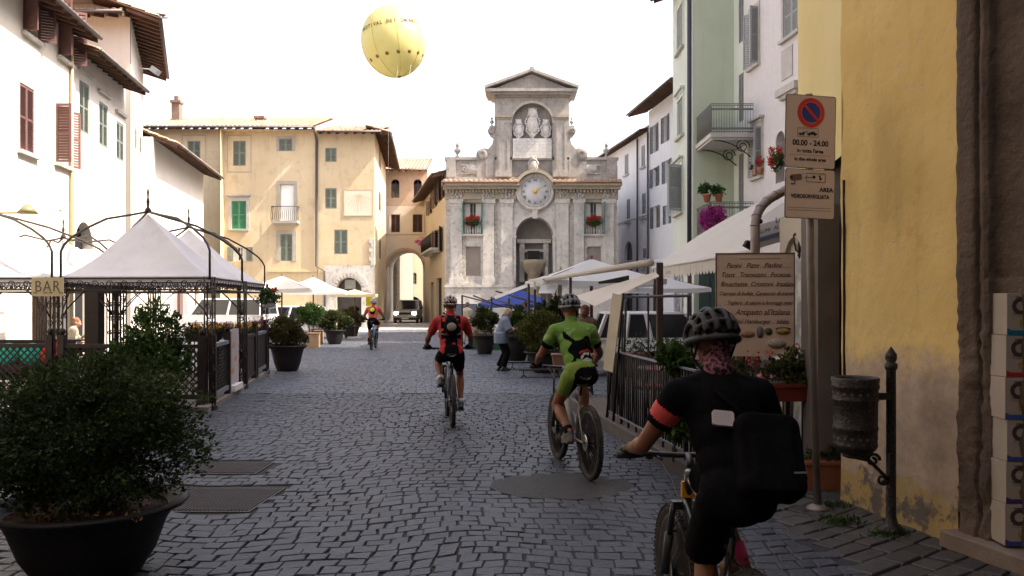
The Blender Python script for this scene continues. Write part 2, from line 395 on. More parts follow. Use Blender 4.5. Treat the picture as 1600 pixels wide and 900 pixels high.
# ================================================================ THE GROUND
gm = mat('street_dirt', (.016, .016, .018), (.03, .029, .031), scale=1.5, rough=.9, bump=.2)
g = MB(); g.box(-500, 500, -300, 1200, -.6, -.009); tag(g.build('ground', gm), kind='structure')
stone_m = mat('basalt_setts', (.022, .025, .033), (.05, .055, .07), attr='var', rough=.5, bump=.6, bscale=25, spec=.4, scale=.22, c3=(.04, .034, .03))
pav_m = mat('pavement_slabs', (.03, .027, .026), (.062, .057, .053), attr='var', rough=.6, bump=.5, bscale=18, spec=.35)
def setts(name, m, test, x0, x1, y0, y1, w, d, rot=0, seed=1, gap=.012, hh=.012, wav=.12, top=.012):
    rs = np.random.RandomState(seed); P = []; ctr = np.array([(x0+x1)/2, (y0+y1)/2]); ext = max(x1-x0, y1-y0)*.75 if rot else 0
    rx0, rx1, ry0, ry1 = (x0, x1, y0, y1) if not rot else (ctr[0]-ext, ctr[0]+ext, ctr[1]-ext, ctr[1]+ext)
    y = ry0
    while y < ry1:
        dd = d*(.85+.3*rs.rand()); x = rx0 - w*rs.rand()
        ws = w*(.75+.6*rs.rand(int((rx1-rx0)/w*1.5)+4)); e = x+np.cumsum(ws); a = np.concatenate([[x], e[:-1]])
        k = a < rx1; a = a[k]; b = e[k]
        P.append(np.stack([a+gap*.5, b-gap*.5, np.full_like(a, y+gap*.5), np.full_like(a, y+dd-gap*.5)], 1)); y += dd
    P = np.concatenate(P); n = len(P)
    q = np.stack([P[:, [0, 2]], P[:, [1, 2]], P[:, [1, 3]], P[:, [0, 3]]], 1)          # n,4,2
    q += rs.randn(n, 4, 2)*.0055
    if rot:
        c, s = math.cos(rot), math.sin(rot); q = (q-ctr) @ np.array([[c, s], [-s, c]]) + ctr
    q[..., 1] += wav*np.sin(q[..., 0]*.9+1.3) + wav*.6*np.sin(q[..., 0]*2.1+q[..., 1]*.35) + wav*.25*np.sin(q[..., 0]*5.3+q[..., 1]*1.7)
    q[..., 0] += wav*.3*np.sin(q[..., 1]*1.4)
    c = q.mean(1); ok = test(c[:, 0], c[:, 1]); q = q[ok]; c = c[ok]; n = len(q)
    tz = top*.3 + hh*(rs.rand(n)-.5) + .012*np.sin(c[:, 0]*1.1+c[:, 1]*.7)*.5
    tilt = rs.randn(n, 4)*.0022
    inn = c[:, None] + (q-c[:, None])*.9
    mid = c[:, None] + (q-c[:, None])*.97
    V = np.zeros((n, 12, 3)); V[:, :4, :2] = q; V[:, :4, 2] = -.03
    V[:, 4:8, :2] = mid; V[:, 4:8, 2] = tz[:, None]+tilt-.007
    V[:, 8:, :2] = inn; V[:, 8:, 2] = tz[:, None]+tilt
    f = [(8, 9, 10, 11)] + [(i, (i+1) % 4, 4+(i+1) % 4, 4+i) for i in range(4)] + [(4+i, 4+(i+1) % 4, 8+(i+1) % 4, 8+i) for i in range(4)]
    F_ = (np.array(f)[None] + np.arange(n)[:, None, None]*12).reshape(-1, 4)
    v = .5 + .22*rs.randn(n) + .18*np.sin(c[:, 0]*.7+1)*np.sin(c[:, 1]*.45)
    o = npmesh(name, V.reshape(-1, 3), F_, m, None, np.repeat(np.clip(v, 0, 1), 9))
    return tag(o, kind='structure')
EDGE = lambda y: 1.72 + 0*y                                     # kerb between road and right pavement
def in_road(x, y):
    dx = (x-.46)/.62; dy = (y-7.62)/.5
    patch = dx*dx+dy*dy < 1
    cut = 0
    g1 = (x > -3.3) & (x < -2.45) & (y > 8.05) & (y < 8.75); g2 = (x > -3.55) & (x < -2.05) & (y > 6.55) & (y < 7.6)
    right = np.where(y < 12, x < 1.3+ (11.8-np.minimum(y, 11.8))*.13, x < 7.5)
    return ~patch & ~g1 & ~g2 & right
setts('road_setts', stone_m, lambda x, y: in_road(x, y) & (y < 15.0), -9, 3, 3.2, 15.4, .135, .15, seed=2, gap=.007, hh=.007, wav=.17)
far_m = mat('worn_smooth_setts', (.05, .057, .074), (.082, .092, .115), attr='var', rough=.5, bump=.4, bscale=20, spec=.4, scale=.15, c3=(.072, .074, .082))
setts('pale_sunlit_crossing', mat('dusty_sunlit_paving', (.26, .25, .24), (.36, .34, .32), attr='var', rough=.7, bump=.3), lambda x, y: in_road(x, y) & (y >= 43.6), -16, 9, 43, 64, .3, .3, seed=6, gap=.006, hh=.004)  # pale stone also carries the brightness of the sunlit strip
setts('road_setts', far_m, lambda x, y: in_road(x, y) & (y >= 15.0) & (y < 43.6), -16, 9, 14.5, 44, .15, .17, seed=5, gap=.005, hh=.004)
setts('pavement_slabs', pav_m, lambda x, y: (x > 1.3+(11.8-y)*.13) & (x < 3.9) & (y < 9.5), 1, 4, 3, 9.5, .27, .16, rot=R(38), seed=9, wav=.02, gap=.014)
pt = MB(); pt.T = Matrix.Translation((.46, 7.62, 0)); pt.slab([(.66*math.cos(a*PI/24)*(1+.07*noise.noise(Vector((a*.4, 1, 2)))), .54*math.sin(a*PI/24)*(1+.1*noise.noise(Vector((a*.5, 4, 2))))) for a in range(48)], -.02, .001)
tag(pt.build('road_patch', mat('mortar_patch', (.052, .047, .046), (.028, .026, .027), scale=7, rough=.75, bump=.9, bscale=30, contrast=.7, c3=(.02, .019, .02))), kind='structure')
gr_m = mat('cast_iron_cover', (.055, .046, .044), (.085, .072, .068), scale=8, rough=.6, metal=.3, bump=.3)
def cover(x0, x1, y0, y1, lab, sk):
    t = thing('drain_cover', ((x0+x1)/2, (y0+y1)/2, 0), 0, lab, 'drain cover')
    m = MB(); P = [(x0, y0), (x1, y0), (x1+sk, y1), (x0+sk, y1)]
    m.slab(P, -.02, .004); m.build('frame', gr_m, t, bevel=.003)
    k = MB(); n = int((x1-x0)/.03)
    for i in range(1, n):
        a = x0+(x1-x0)*i/n; k.beam((a, y0+.03, .008), (a+sk, y1-.03, .008), .012, .01)
    n = int((y1-y0)/.05)
    for i in range(1, n): yy = y0+(y1-y0)*i/n; k.box(x0+.03+sk*i/n, x1-.03+sk*i/n, yy-.005, yy+.005, .004, .0075)
    k.build('grating', gr_m, t)
cover(-3.28, -2.5, 8.1, 8.68, 'smaller ribbed iron drain cover set in the cobbles, farther from the camera', .02)
cover(-3.5, -2.1, 6.65, 7.5, 'larger ribbed iron drain cover set in the cobbles, nearer the big planter', .06)

# ================================================================ LEFT ROW
cream = mat('cream_plaster_lit', (.66, .6, .5), (.72, .67, .58), scale=.8, rough=.9, bump=.1, bscale=15, streak=.12)
white = mat('white_plaster', (.7, .65, .58), (.62, .57, .5), scale=.7, rough=.9, bump=.1, bscale=12, streak=.15)
brown_sh = mat('brown_shutter_paint', (.12, .055, .05), (.16, .08, .07), scale=3, rough=.6)
grey_sh = mat('grey_green_shutter_paint', (.15, .18, .155), (.2, .225, .19), scale=3, rough=.6)
green_sh = mat('bright_green_shutter_paint', (.06, .24, .13), (.09, .3, .17), scale=3, rough=.55)
cur_m = mat('white_curtain', (.7, .68, .62), rough=.9)

def lineA(y, c=-9.0, k=-.15): return (c+k*y, y)
# --- A: cream house with brown shutters
FA = Fr(lineA(6), lineA(23.7))
bA = thing('town_house', FA.p0, 0, 'tall cream plastered house with brown shutters at the left edge, above the BAR canopy', 'house')
wA = [FA.rect(31, 50, 133, 238), FA.rect(88, 98, 164, 256), FA.rect(37, 52, -60, 55), FA.rect(92, 104, 5, 92)]
gA = [FA.rect(50, 84, 484, 565), FA.rect(97, 110, 350, 560)]
wA = [(a, max(b, a+.85), c, d) for a, b, c, d in wA]
gA = [(gA[0][0], gA[0][1], .05, 2.5), (FA.L-1.0, FA.L-.01, 2.9, 3.0)][:1]
m = MB(FA.T); wall_open(m, FA.L, 9.35, wA + gA); body(m, FA, 9, 9.35); m.build('wall', cream, bA)
window(bA, FA, wA[0], shut='closed', shmat=brown_sh, sill=PALE)
window(bA, FA, wA[1], shut='open', shmat=brown_sh, ang=(R(100), R(150)), sill=PALE, cur=cur_m)
window(bA, FA, wA[2], shut='open', shmat=brown_sh, ang=(R(110), R(110)), sill=PALE)
window(bA, FA, wA[3], shut='open', shmat=brown_sh, ang=(R(110), R(110)), sill=PALE)
d = MB(FA.T); a, b, c, e = gA[0]; d.box(a, b, .18, .22, c, e); d.build('doorway', mat('brown_wood_door', (.07, .035, .02), (.11, .06, .03), scale=2, rough=.6), bA)
MB(FA.T).tube([(FA.L-.15, -.07, .1), (FA.L-.15, -.07, 9.2)], .05).build('downpipe', mat('yellowed_pipe', (.5, .38, .2), rough=.5), bA)
tile_roof(bA, FA, 6, 9.2, over=.75)
# --- B: paler lower house
FB = Fr(lineA(23.72), lineA(28.6))
bB = thing('town_house', FB.p0, 0, 'white house with thin green shutters between the brown shuttered house and the tower house', 'house')
wB = [FB.rect(124, 134, 127, 207), FB.rect(155, 163, 160, 228), FB.rect(182, 189, 190, 250)]
wB = [(a, a+.8, c, d) for a, b, c, d in wB]; oB = [(.25, 1.75, .05, 4.0, True)]
m = MB(FB.T); wall_open(m, FB.L, 9.0, wB+oB, reveal=.35); body(m, FB, 9, 9.0); m.build('wall', white, bB)
for r_ in wB:
    window(bB, FB, r_, shut='closed', shmat=grey_sh, rev=.35)
    MB(FB.T).box(r_[0]-.15, r_[1]+.15, -.1, .02, r_[3]+.25, r_[3]+.34).build('lintel', PALE, bB)
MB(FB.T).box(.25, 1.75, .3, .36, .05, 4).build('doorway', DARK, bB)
tile_roof(bB, FB, 6, 8.85, over=.75, x1=FB.L-.2)
# --- C: taller tower house behind
FCf = Fr((-19.5, 29.3), (-13.45, 29.3)); FC = Fr((-13.44, 29.32), (-16.05, 36.2))
bC = thing('tower_house', FC.p0, 0, 'tall pale house rising above the left row, with dark wide eaves and a floodlight', 'house')
m = MB(FCf.T); wall_open(m, FCf.L, 12.1, []); m.T = FC.T; oc = [FC.rect(211, 214, 200, 235), FC.rect(218, 221, 212, 240)]
wall_open(m, FC.L, 12.1, oc); body(m, FC, 6, 12.1, left=False); m.build('wall', white, bC)
for r_ in oc: window(bC, FC, r_, shut='closed', shmat=grey_sh)
rfC = tile_roof(bC, FCf, 3, 11.6, over=.8, pitch=.28, x1=FCf.L+.1)
tile_roof(bC, FC, 3, 11.55, over=.95, pitch=.28, x0=-.75, x1=FC.L+.4)
fl = MB(); p = Vector((-13.1, 30.6, 0)); fl.T = Matrix.Translation((-13.2, 30.2, 10.0))
fl.cbox((.25, 0, 0), (.28, .3, .2), Matrix.Rotation(R(35), 4, 'Y')); fl.tube([(-.35, 0, .1), (.1, 0, .05)], .025)
o = fl.build('floodlight', mat('grey_fixture', (.25, .26, .27), rough=.4), None); tag(o, 'small grey floodlight bracketed high on the tower house corner', 'floodlight')
# --- D: low white building with slanting brown eave
FD = Fr((-15.45, 35.8), (-17.06, 46.0))
bD = thing('low_building', FD.p0, 0, 'low white building with a slanting brown tiled eave beside the beige palace', 'house')
dd = [(FD.hit(277, 0)[0], FD.hit(286, 0)[0], .05, 2.35), (FD.hit(304, 0)[0], FD.hit(311, 0)[0], .05, 2.35)]
m = MB(FD.T); wall_open(m, FD.L, 8.7, dd); body(m, FD, 6, 8.7); m.build('wall', white, bD)
for a, b, c, e in dd: MB(FD.T).box(a, b, .15, .2, c, e).build('door', mat('red_brown_door', (.2, .05, .035), rough=.6), bD)
tile_roof(bD, FD, 5, 8.45, over=1.0, pitch=.38)
fr = MB(FD.T); a = FD.hit(240, 0)[0]; b = FD.hit(263, 0)[0]
fr.box(a, b, -.08, -.01, .8, 1.5); o = fr.build('notice_board', mat('board_frame', (.02, .02, .02), rough=.5), bD)
MB(FD.T).box(a+.2, b-.2, -.1, -.081, .9, 1.4).build('notice_sheet', mat('poster_paper', (.6, .6, .58), (.4, .42, .4), scale=6), o)

# ================================================================ E: BEIGE PALACE FACING THE CAMERA
YE = 50.0
beige = mat('beige_plaster', (.56, .44, .27), (.63, .52, .35), scale=.45, rough=.9, bump=.12, bscale=9, c3=(.47, .37, .24), streak=.3)
def EX(px): return (px-800)*YE/FOC
FE = Fr((EX(228), YE), (EX(496), YE)); FE2 = Fr((EX(496.5), YE+.02), (EX(585), YE+.02)); FE3 = Fr((EX(585), YE+.03), (-9.55, 63))
def er(F, xl, xr, yt, yb): return F.rect(xl, xr, yt, yb)
bE = thing('palace', FE.p0, 0, 'long beige four storey building facing the camera behind the left tents', 'building')
w1 = [er(FE, 293, 313, 220, 252), er(FE, 364, 384, 220, 259), er(FE, 436, 457, 217, 236)]
w2 = [er(FE, 362, 385, 314, 358), er(FE, 438, 459, 288, 346)]
w3 = [er(FE, 365, 385, 386, 408), er(FE, 438, 457, 366, 408)]
m = MB(FE.T); wall_open(m, FE.L, 11.95, w1+w2+w3, reveal=.18); body(m, FE, 12, 11.95, right=False)
m.T = FE2.T; v1 = [er(FE2, 508, 526, 231, 253), er(FE2, 508, 526, 294, 326), er(FE2, 522, 543, 359, 397)]
port = (*er(FE2, 526, 565, 434, 510)[:2], .05, (512.2-434)/26, True, .5)
wall_open(m, FE2.L, 11.8, v1+[port], reveal=.18)
m.T = FE3.T; f3 = [FE3.rect(592, 595, 230, 262), FE3.rect(592, 595, 300, 330), FE3.rect(592.5, 595.5, 375, 405)]
wall_open(m, FE3.L, 11.8, f3); body(m, FE3, 9, 11.8, left=False); m.T = FE2.T; body(m, FE2, 8, 11.8, left=False, right=False, back=False); m.build('wall', beige, bE)
soft = mat('grey_surround', (.42, .38, .32), (.34, .31, .27), scale=3, rough=.9)
for r_ in w1[:2]: window(bE, FE, r_, shut='closed', shmat=grey_sh, rev=.18)
for r_ in w1[:2]:
    a, b, c, d = r_; g = MB(FE.T)
    for k in ((a-.35, b+.35, -.015, 0, d+.3, d+.36), (a-.35, b+.35, -.015, 0, c-.4, c-.34), (a-.35, a-.3, -.015, 0, c-.34, d+.3), (b+.3, b+.35, -.015, 0, c-.34, d+.3)): g.box(*k)
    g.build('plaster_band', soft, bE)
window(bE, FE, w1[2], shut='closed', shmat=grey_sh, sur=soft, surw=.16, rev=.18)
window(bE, FE, w2[0], shut='closed', shmat=green_sh, sur=PALE, surw=.2, sill=PALE, top=True, rev=.18)
wdoor = window(bE, FE, w2[1], sur=soft, surw=.2, top=False, rev=.18, frame=mat('white_door_paint', (.75, .74, .7), rough=.5), bars=False)
a, b, c, d = w2[1]; MB(FE.T).box(a+.03, b-.03, .09, .125, c+.02, d-.03).build('blind', mat('white_roller_blind', (.85, .85, .82), rough=.8), wdoor)
window(bE, FE, w3[0], shut='open', shmat=grey_sh, ang=(R(172), R(172)), rev=.18, frame=mat('white_door_paint', (0, 0, 0)), cur=cur_m)
window(bE, FE, w3[1], shut='closed', shmat=grey_sh, sur=soft, surw=.24, rev=.18)
for r_ in v1: window(bE, FE2, r_, shut='closed', shmat=grey_sh, sur=None, rev=.18)
for r_ in f3: window(bE, FE3, r_, shut='closed', shmat=grey_sh)
def balcony(root, F, x0, x1, z, proj, h=.9, bulge=0, name='balcony', n=None, sides=True):
    s = MB(F.T); s.box(x0, x1, -proj, -.001, z-.14, z-.001); s.box(x0+.1, x1-.1, -proj*.7, -.002, z-.24, z-.141); bal = s.build(name, PALE, root)
    r_ = MB(F.T); n = n or int((x1-x0)/.13)
    def bar(x, y):
        if bulge:
            dx = 0; r_.tube([(x, y, z), (x, y-bulge, z+h*.25), (x, y-bulge*.7, z+h*.5), (x, y, z+h*.8), (x, y, z+h)], .014, 5)
        else: r_.tube([(x, y, z), (x, y, z+h)], .009, 5)
    for i in range(n+1): bar(x0+.03+(x1-x0-.06)*i/n, -proj+.04)
    k = max(2, int(proj/.13))
    for i in range(1, k):
        for x in (x0+.03, x1-.03): r_.tube([(x, -proj*i/k, z), (x, -proj*i/k, z+h)], .009, 5)
    r_.tube([(x0+.03, -.01, z+h), (x0+.03, -proj+.04, z+h), (x1-.03, -proj+.04, z+h), (x1-.03, -.01, z+h)], .02, 6)
    r_.build('railing', IRON, bal); return bal
balcony(bE, FE, FE.hit(427, 0)[0], FE.hit(468, 0)[0], (512.2-346)/26, .55, h=.85, bulge=.16, n=13)
sd = MB(FE2.T); a, b, c, d = er(FE2, 537, 583, 296, 338); sd.box(a, b, -.03, -.001, c, d); o = sd.build('sundial', mat('sundial_plaster', (.62, .53, .4), (.68, .6, .48), scale=1.5, rough=.9), bE)
q = MB(FE2.T); cx = (a+b)/2
for i in range(9): t = R(200+i*17.5); q.beam((cx+.1*math.cos(t), -.032, d-.25+.1*math.sin(t)), (cx+.75*math.cos(t), -.032, d-.25+1.1*math.sin(t)), .004, .015)
for k in ((a, b, c, c+.05), (a, b, d-.05, d), (a, a+.05, c+.05, d-.05), (b-.05, b, c+.05, d-.05)): q.box(k[0], k[1], -.04, -.0305, k[2], k[3])
q.build('hour_lines', mat('faded_brown_paint', (.42, .33, .22), rough=.9), o)
g = MB(FE.T); g.box(FE.hit(420, 0)[0], FE.L, -.08, -.001, 3.35, 3.5); g.build('string_course', beige, bE)
g = MB(FE2.T); x0 = FE2.hit(507, 0)[0]; x1 = FE2.hit(587, 0)[0]
wall_open(g, x1-x0+x0, 3.7, [(port[0], port[1], .05, port[3], True, .05)], x0=x0); 
g2 = MB(FE2.T @ Matrix.Translation((0, -.06, 0))); wall_open(g2, FE2.L, 3.75, [(port[0], port[1], .051, port[3], True, .07)], x0=x0)
for i in range(6): g2.box(FE2.hit(577 if i % 2 else 580, 0)[0], FE2.L+.01, -.02, .05, 3.75+i*.27, 3.75+i*.27+.26)
n = 13; cxp = (port[0]+port[1])/2; rr = (port[1]-port[0])/2; zc = port[3]-rr
for i in range(n):
    t = PI*(i+.5)/n; T0 = g2.T; g2.T = T0 @ Matrix.Translation((cxp+(rr+.24)*math.cos(t), -.03, zc+(rr+.24)*math.sin(t))) @ Matrix.Rotation(-(t-PI/2), 4, 'Y'); g2.box(-.13, .13, -.06, .03, -.22, .2); g2.T = T0
g2.build('stone_portal', STONE, bE, bevel=0)
dr = MB(FE2.T); dr.box(port[0], port[1], .42, .5, .05, port[3]); ob = dr.build('door', mat('dark_glass_door', (.03, .03, .03), (.06, .05, .045), scale=3, rough=.4), bE)
MB(FE2.T).box(cxp-.32, cxp+.32, .3, .34, 2.35, 2.9).build('door_sign', mat('pale_sign', (.4, .4, .38), (.25, .25, .24), scale=9), bE)
MB(FE2.T).box(port[0], port[1], .3, .36, 1.95, 2.15).build('door_lintel', PALE, bE)
tile_roof(bE, FE, 5, 11.95, over=.7, pitch=.3, x1=FE.L-.1)
tile_roof(bE, FE2, 3.2, 11.7, over=.6, pitch=.27, x0=.1, x1=FE2.L+.5)
tile_roof(bE, FE3, .5, 11.68, over=.95, pitch=.27, x0=-.6)
pp = MB(); x = EX(495); pp.tube([(x, YE-.7, 11.9), (x, YE-.1, 11.2), (x, YE-.1, 3.7), (x+.5, YE-.1, 3.4), (x+.5, YE-.1, .1)], .07); pp.build('downpipe', MC['gutter_metal'], bE)
ch = MB(); brick = mat('old_brick', (.16, .1, .08), (.24, .17, .13), scale=6, rough=.9, bump=.3, bscale=14)
for (px, w, zt) in ((274, .5, 14.4), (405, .5, 13.4)):
    ch = MB(); X = EX(px)*1.06; ch.box(X-w/2, X+w/2, 53, 53.5, 12.6, zt-.15); ch.box(X-w/2-.08, X+w/2+.08, 52.92, 53.58, zt-.15, zt)
    if px == 274: ch.box(X-.12, X+.12, 53.1, 53.4, zt, zt+.3)
    ch.build('chimney', brick, bE)

# ================================================================ F: ARCHED GATE HOUSE, G behind it
YF = 64.0; zf = lambda py: 1.7-(py-HY)*YF/FOC
fx = lambda px: (px-800)*YF/FOC
FF = Fr((fx(601), YF), (fx(668), YF))
bF = thing('arch_house', FF.p0, 0, 'narrow brick and cream house carried on an arch over the street, closing the far alley', 'house')
wf = [(*FF.rect(611, 624, 280, 309), True), (*FF.rect(646, 659, 280, 309), True), FF.rect(611, 625, 335, 363), FF.rect(645, 660, 335, 363)]
af = FF.rect(605.5, 661, 392, 503)
m = MB(FF.T); fb = mat('arch_house_brick', (.4, .29, .21), (.48, .36, .27), scale=2, rough=.9, bump=.2); fc = mat('arch_house_plaster', (.56, .48, .39), (.62, .54, .45), scale=1, rough=.9)
wall_open(m, FF.L, zf(322), [wf[2], wf[3], (af[0], af[1], 0, af[3], True, 3.0)])
body(m, FF, 3, zf(322), back=False, top=False); m.mi = 1; wall_open(m, FF.L, zf(265), wf[:2], z0=zf(322)); body(m, FF, 6, zf(265), z0=zf(322)); m.build('wall', [fc, fb], bF)
dkb = mat('dark_brown_shutter', (.07, .035, .035), rough=.6)
for r_ in wf[:2]: window(bF, FF, r_[:4], arch=True, shut=None, frame=dkb, name='arched_window')
for r_ in wf[2:]: window(bF, FF, r_, shut='closed', shmat=dkb, sur=fc, surw=.15)
g = MB(FF.T); g.box(0, FF.L, -.08, -.001, zf(366), zf(363)); g.build('string_course', fc, bF)
g = MB(FF.T @ Matrix.Translation((0, -.04, 0))); c0 = (af[0]+af[1])/2; rr = (af[1]-af[0])/2; zc = af[3]-rr
for i in range(19):
    t = PI*(i+.5)/19; T0 = g.T; g.T = T0 @ Matrix.Translation((c0+(rr+.12)*math.cos(t), 0, zc+(rr+.12)*math.sin(t))) @ Matrix.Rotation(-(t-PI/2), 4, 'Y'); g.box(-.13, .13, -.04, .03, -.11, .11); g.T = T0
g.build('arch_ring', fb, bF)
tile_roof(bF, FF, 4, zf(266), over=.5, pitch=.35)
YG = 84.0; gx = lambda px: (px-800)*YG/FOC; FG = Fr((gx(585), YG), (gx(680), YG))
bG = thing('far_house', FG.p0, 0, 'pale cream house seen through the street arch, with its own low arch', 'house')
wg = [(*FG.rect(643, 651, 426, 444), True), FG.rect(632, 637, 403, 412), (*FG.rect(631, 659, 465, 494)[:2], 0, 2.0, True, 2)]
m = MB(FG.T); wall_open(m, FG.L, 9, wg); body(m, FG, 5, 9, back=False); m.build('wall', mat('pale_cream', (.66, .6, .42), (.6, .54, .38), scale=1, rough=.9), bG)
window(bG, FG, wg[0][:4], arch=True, frame=MC['window_frame'], name='arched_window'); window(bG, FG, wg[1])
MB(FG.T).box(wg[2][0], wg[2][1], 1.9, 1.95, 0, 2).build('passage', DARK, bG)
# flank wall inside the arch, lit rubble
g = MB(); g.slab([(fx(604)-.4, 67.5), (fx(604)+.55, 67.5), (fx(604)-.3, 83.9), (fx(604)-1.5, 83.9)], 0, 8)
o = g.build('rubble_wall', mat('rubble_stone', (.3, .26, .2), (.2, .17, .14), scale=4, rough=.95, bump=.5, bscale=8)); tag(o, 'rough stone side wall on the left, seen through the street arch', 'wall')

# ================================================================ H: tan house in the alley, left of the clock front
FH = Fr((-6.72, 63.95), (-4.02, 50.6))
bH = thing('alley_house', FH.p0, 0, 'narrow tan house side with dark eaves and a small balcony, left of the clock facade', 'house')
tan = mat('tan_plaster', (.44, .36, .26), (.5, .42, .32), scale=1, rough=.9, streak=.2)
hw = [FH.rect(689, 694, 273, 311), FH.rect(684, 688, 283, 316), FH.rect(678.5, 682, 291, 324), FH.rect(684, 690, 357, 395), FH.rect(678.5, 682.5, 362, 397), FH.rect(671, 674, 312, 335)]
hd = [(FH.hit(673, 0)[0], FH.hit(677, 0)[0], .02, 2.9), (FH.hit(682, 0)[0], FH.hit(690, 0)[0], .02, 3.1)]
m = MB(FH.T); wall_open(m, FH.L, 9.6, hw+hd); body(m, FH, 5, 9.6, right=False); m.build('wall', tan, bH)
for r_ in hw: window(bH, FH, r_, shut='open', shmat=dkb, ang=(R(165), R(165)))
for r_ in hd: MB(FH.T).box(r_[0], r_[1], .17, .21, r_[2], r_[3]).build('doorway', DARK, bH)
tile_roof(bH, FH, 4, 9.25, over=.9, pitch=.3)
bl = balcony(bH, FH, FH.hit(672, 0)[0], FH.hit(690, 0)[0], 5.0, .7, h=.9)
P, v = clumps((0, 0, 0), (.5, .3, .3), 500, 8, .5, seed=4); T = FH.T @ Vector((FH.hit(673, 0)[0]+.3, -.75, 5.8)); flower_m = mat('pink_blossom', (.5, .03, .2), (.65, .08, .3), attr='var', rough=.7)
tag(leaves('hanging_flowers', None, flower_m, P+np.array(T), .09, 5, var=v), 'pink flowers spilling over the small alley balcony', 'flowers')

# ================================================================ CLOCK FRONT
cy = 50.0; FK = Fr(((697-800)*cy/FOC, cy), ((964-800)*cy/FOC, cy)); S = 26.0
kx = lambda px: (px-697)/S
kz = lambda py: (512.2-py)/S
st2 = mat('weathered_travertine', (.42, .385, .35), (.28, .26, .24), scale=1.3, rough=.9, bump=.3, bscale=10, c3=(.17, .155, .145), streak=.55)
st3 = mat('stained_travertine', (.54, .5, .44), (.36, .33, .29), scale=1.6, rough=.9, bump=.3, bscale=10, c3=(.24, .2, .15), streak=.5)
bK = thing('fountain_front', FK.p0, 0, 'grey white baroque stone facade with a round clock, an arched niche and a pediment', 'monument')
def kbox(mb, xl, xr, yt, yb, p0, p1=.0): mb.box(kx(xl), kx(xr), -p0, -p1, kz(yb), kz(yt)); return mb
winL = (kx(725), kx(753), kz(366), kz(316)); winR = (kx(914), kx(942), kz(366), kz(316))
niche = (kx(806), kx(864), .4, kz(339), True, 1.5)
panL = (kx(728), kx(751), kz(431), kz(385)); panR = (kx(916), kx(939), kz(431), kz(385))
m = MB(FK.T); wall_open(m, FK.L, kz(283), [winL, winR, niche, (*panL, False, .14), (*panR, False, .14)], reveal=.35); body(m, FK, 9, kz(283)); m.build('wall', STONE, bK)
for a, b in ((728, 751), (916, 939)): g = MB(FK.T); kbox(g, a, b, 385, 431, -.12, -.14); g.build('blind_panel', mat('grey_brown_panel', (.24, .2, .17), (.3, .26, .22), scale=2, rough=.9), bK)
# plinth, pilasters, capitals
for a, b in ((697, 802), (868, 964)): g = MB(FK.T); g.box(kx(a)-.03, kx(b), -.28, -.002, 0, kz(447)); g.box(kx(a)-.06, kx(b)+.03, -.34, -.281, kz(449), kz(445)); g.box(kx(a), kx(b), -.2, -.003, kz(447), kz(443)); g.build('plinth', STONE, bK)
for a, b in ((704, 722), (755, 772), (783, 801), (869, 888), (897, 912), (942, 959)):
    q = MB(FK.T); x0, x1 = kx(a), kx(b); q.box(x0, x1, -.16, -.001, kz(436), kz(322)); q.box(x0-.08, x1+.08, -.25, -.002, kz(445), kz(436)); q.box(x0-.05, x1+.05, -.21, -.003, kz(436), kz(433))
    q.box(x0-.04, x1+.04, -.19, -.004, kz(322), kz(318)); q.box(x0-.09, x1+.09, -.25, -.005, kz(318), kz(312))
    q.build('pilaster', STONE, bK)
for xa, xb in ((-.02, kx(704)-.002), (kx(959)+.002, FK.L+.02), *[(kx(a), kx(a)+.14) for a in (722.3, 773, 890, 913)]):   # quoin strips
    g = MB(FK.T)
    for i in range(16): z0 = kz(440)+i*.285; g.box(xa, xb+(.04 if xb-xa < .2 and i % 2 else 0), -.05, -.003, z0, z0+.25)
    g.build('quoin_strip', st3, bK)
g = MB(FK.T)                                                   # entablature
for a, b in ((697, 805), (868, 964)):
    x0, x1 = kx(a)-.05, kx(b)+.05
    g.box(x0, x1, -.22, -.006, kz(312), kz(307)); g.box(x0, x1, -.2, -.007, kz(307), kz(297)); g.box(x0-.1, x1+.1, -.5, -.008, kz(297), kz(292)); g.box(x0-.18, x1+.18, -.72, -.009, kz(292), kz(287))
    n = int((x1-x0)/.2)
    for i in range(n): xx = x0+.05+(x1-x0-.1)*i/n; g.box(xx, xx+.11, -.4, -.2, kz(302), kz(297.2))
g.build('cornice', mat('ochre_lit_stone', (.42, .35, .25), (.3, .27, .23), scale=3, rough=.9, bump=.3, c3=(.2, .17, .13)), bK)  # warm ochre sunlight put into the cornice colour, with darker blotches
for a, b in ((697, 805), (868, 964)): 
    Fx = Fr((FK.p0.x+kx(a)-.2, cy), (FK.p0.x+kx(b)+.2, cy)); tile_roof(bK, Fx, .0, kz(287), over=.8, pitch=.28, gutter=False, wl=.3, raf=50, name='tile_coping')
carve = mat('carved_relief', (.5, .48, .44), (.33, .31, .29), scale=7, rough=.85, bump=.5, bscale=14)
rng = random.Random(5)
g = MB(FK.T)                                                   # carved capitals and frieze ornaments
for a, b in ((704, 722), (755, 772), (783, 801), (869, 888), (897, 912), (942, 959)):
    for i in range(16): g.ell((rng.uniform(kx(a), kx(b)), -.2-.05*rng.random(), rng.uniform(kz(311), kz(299))), (.06, .06, .1), n=8, m=6)
g.build('frieze_carving', carve, bK)
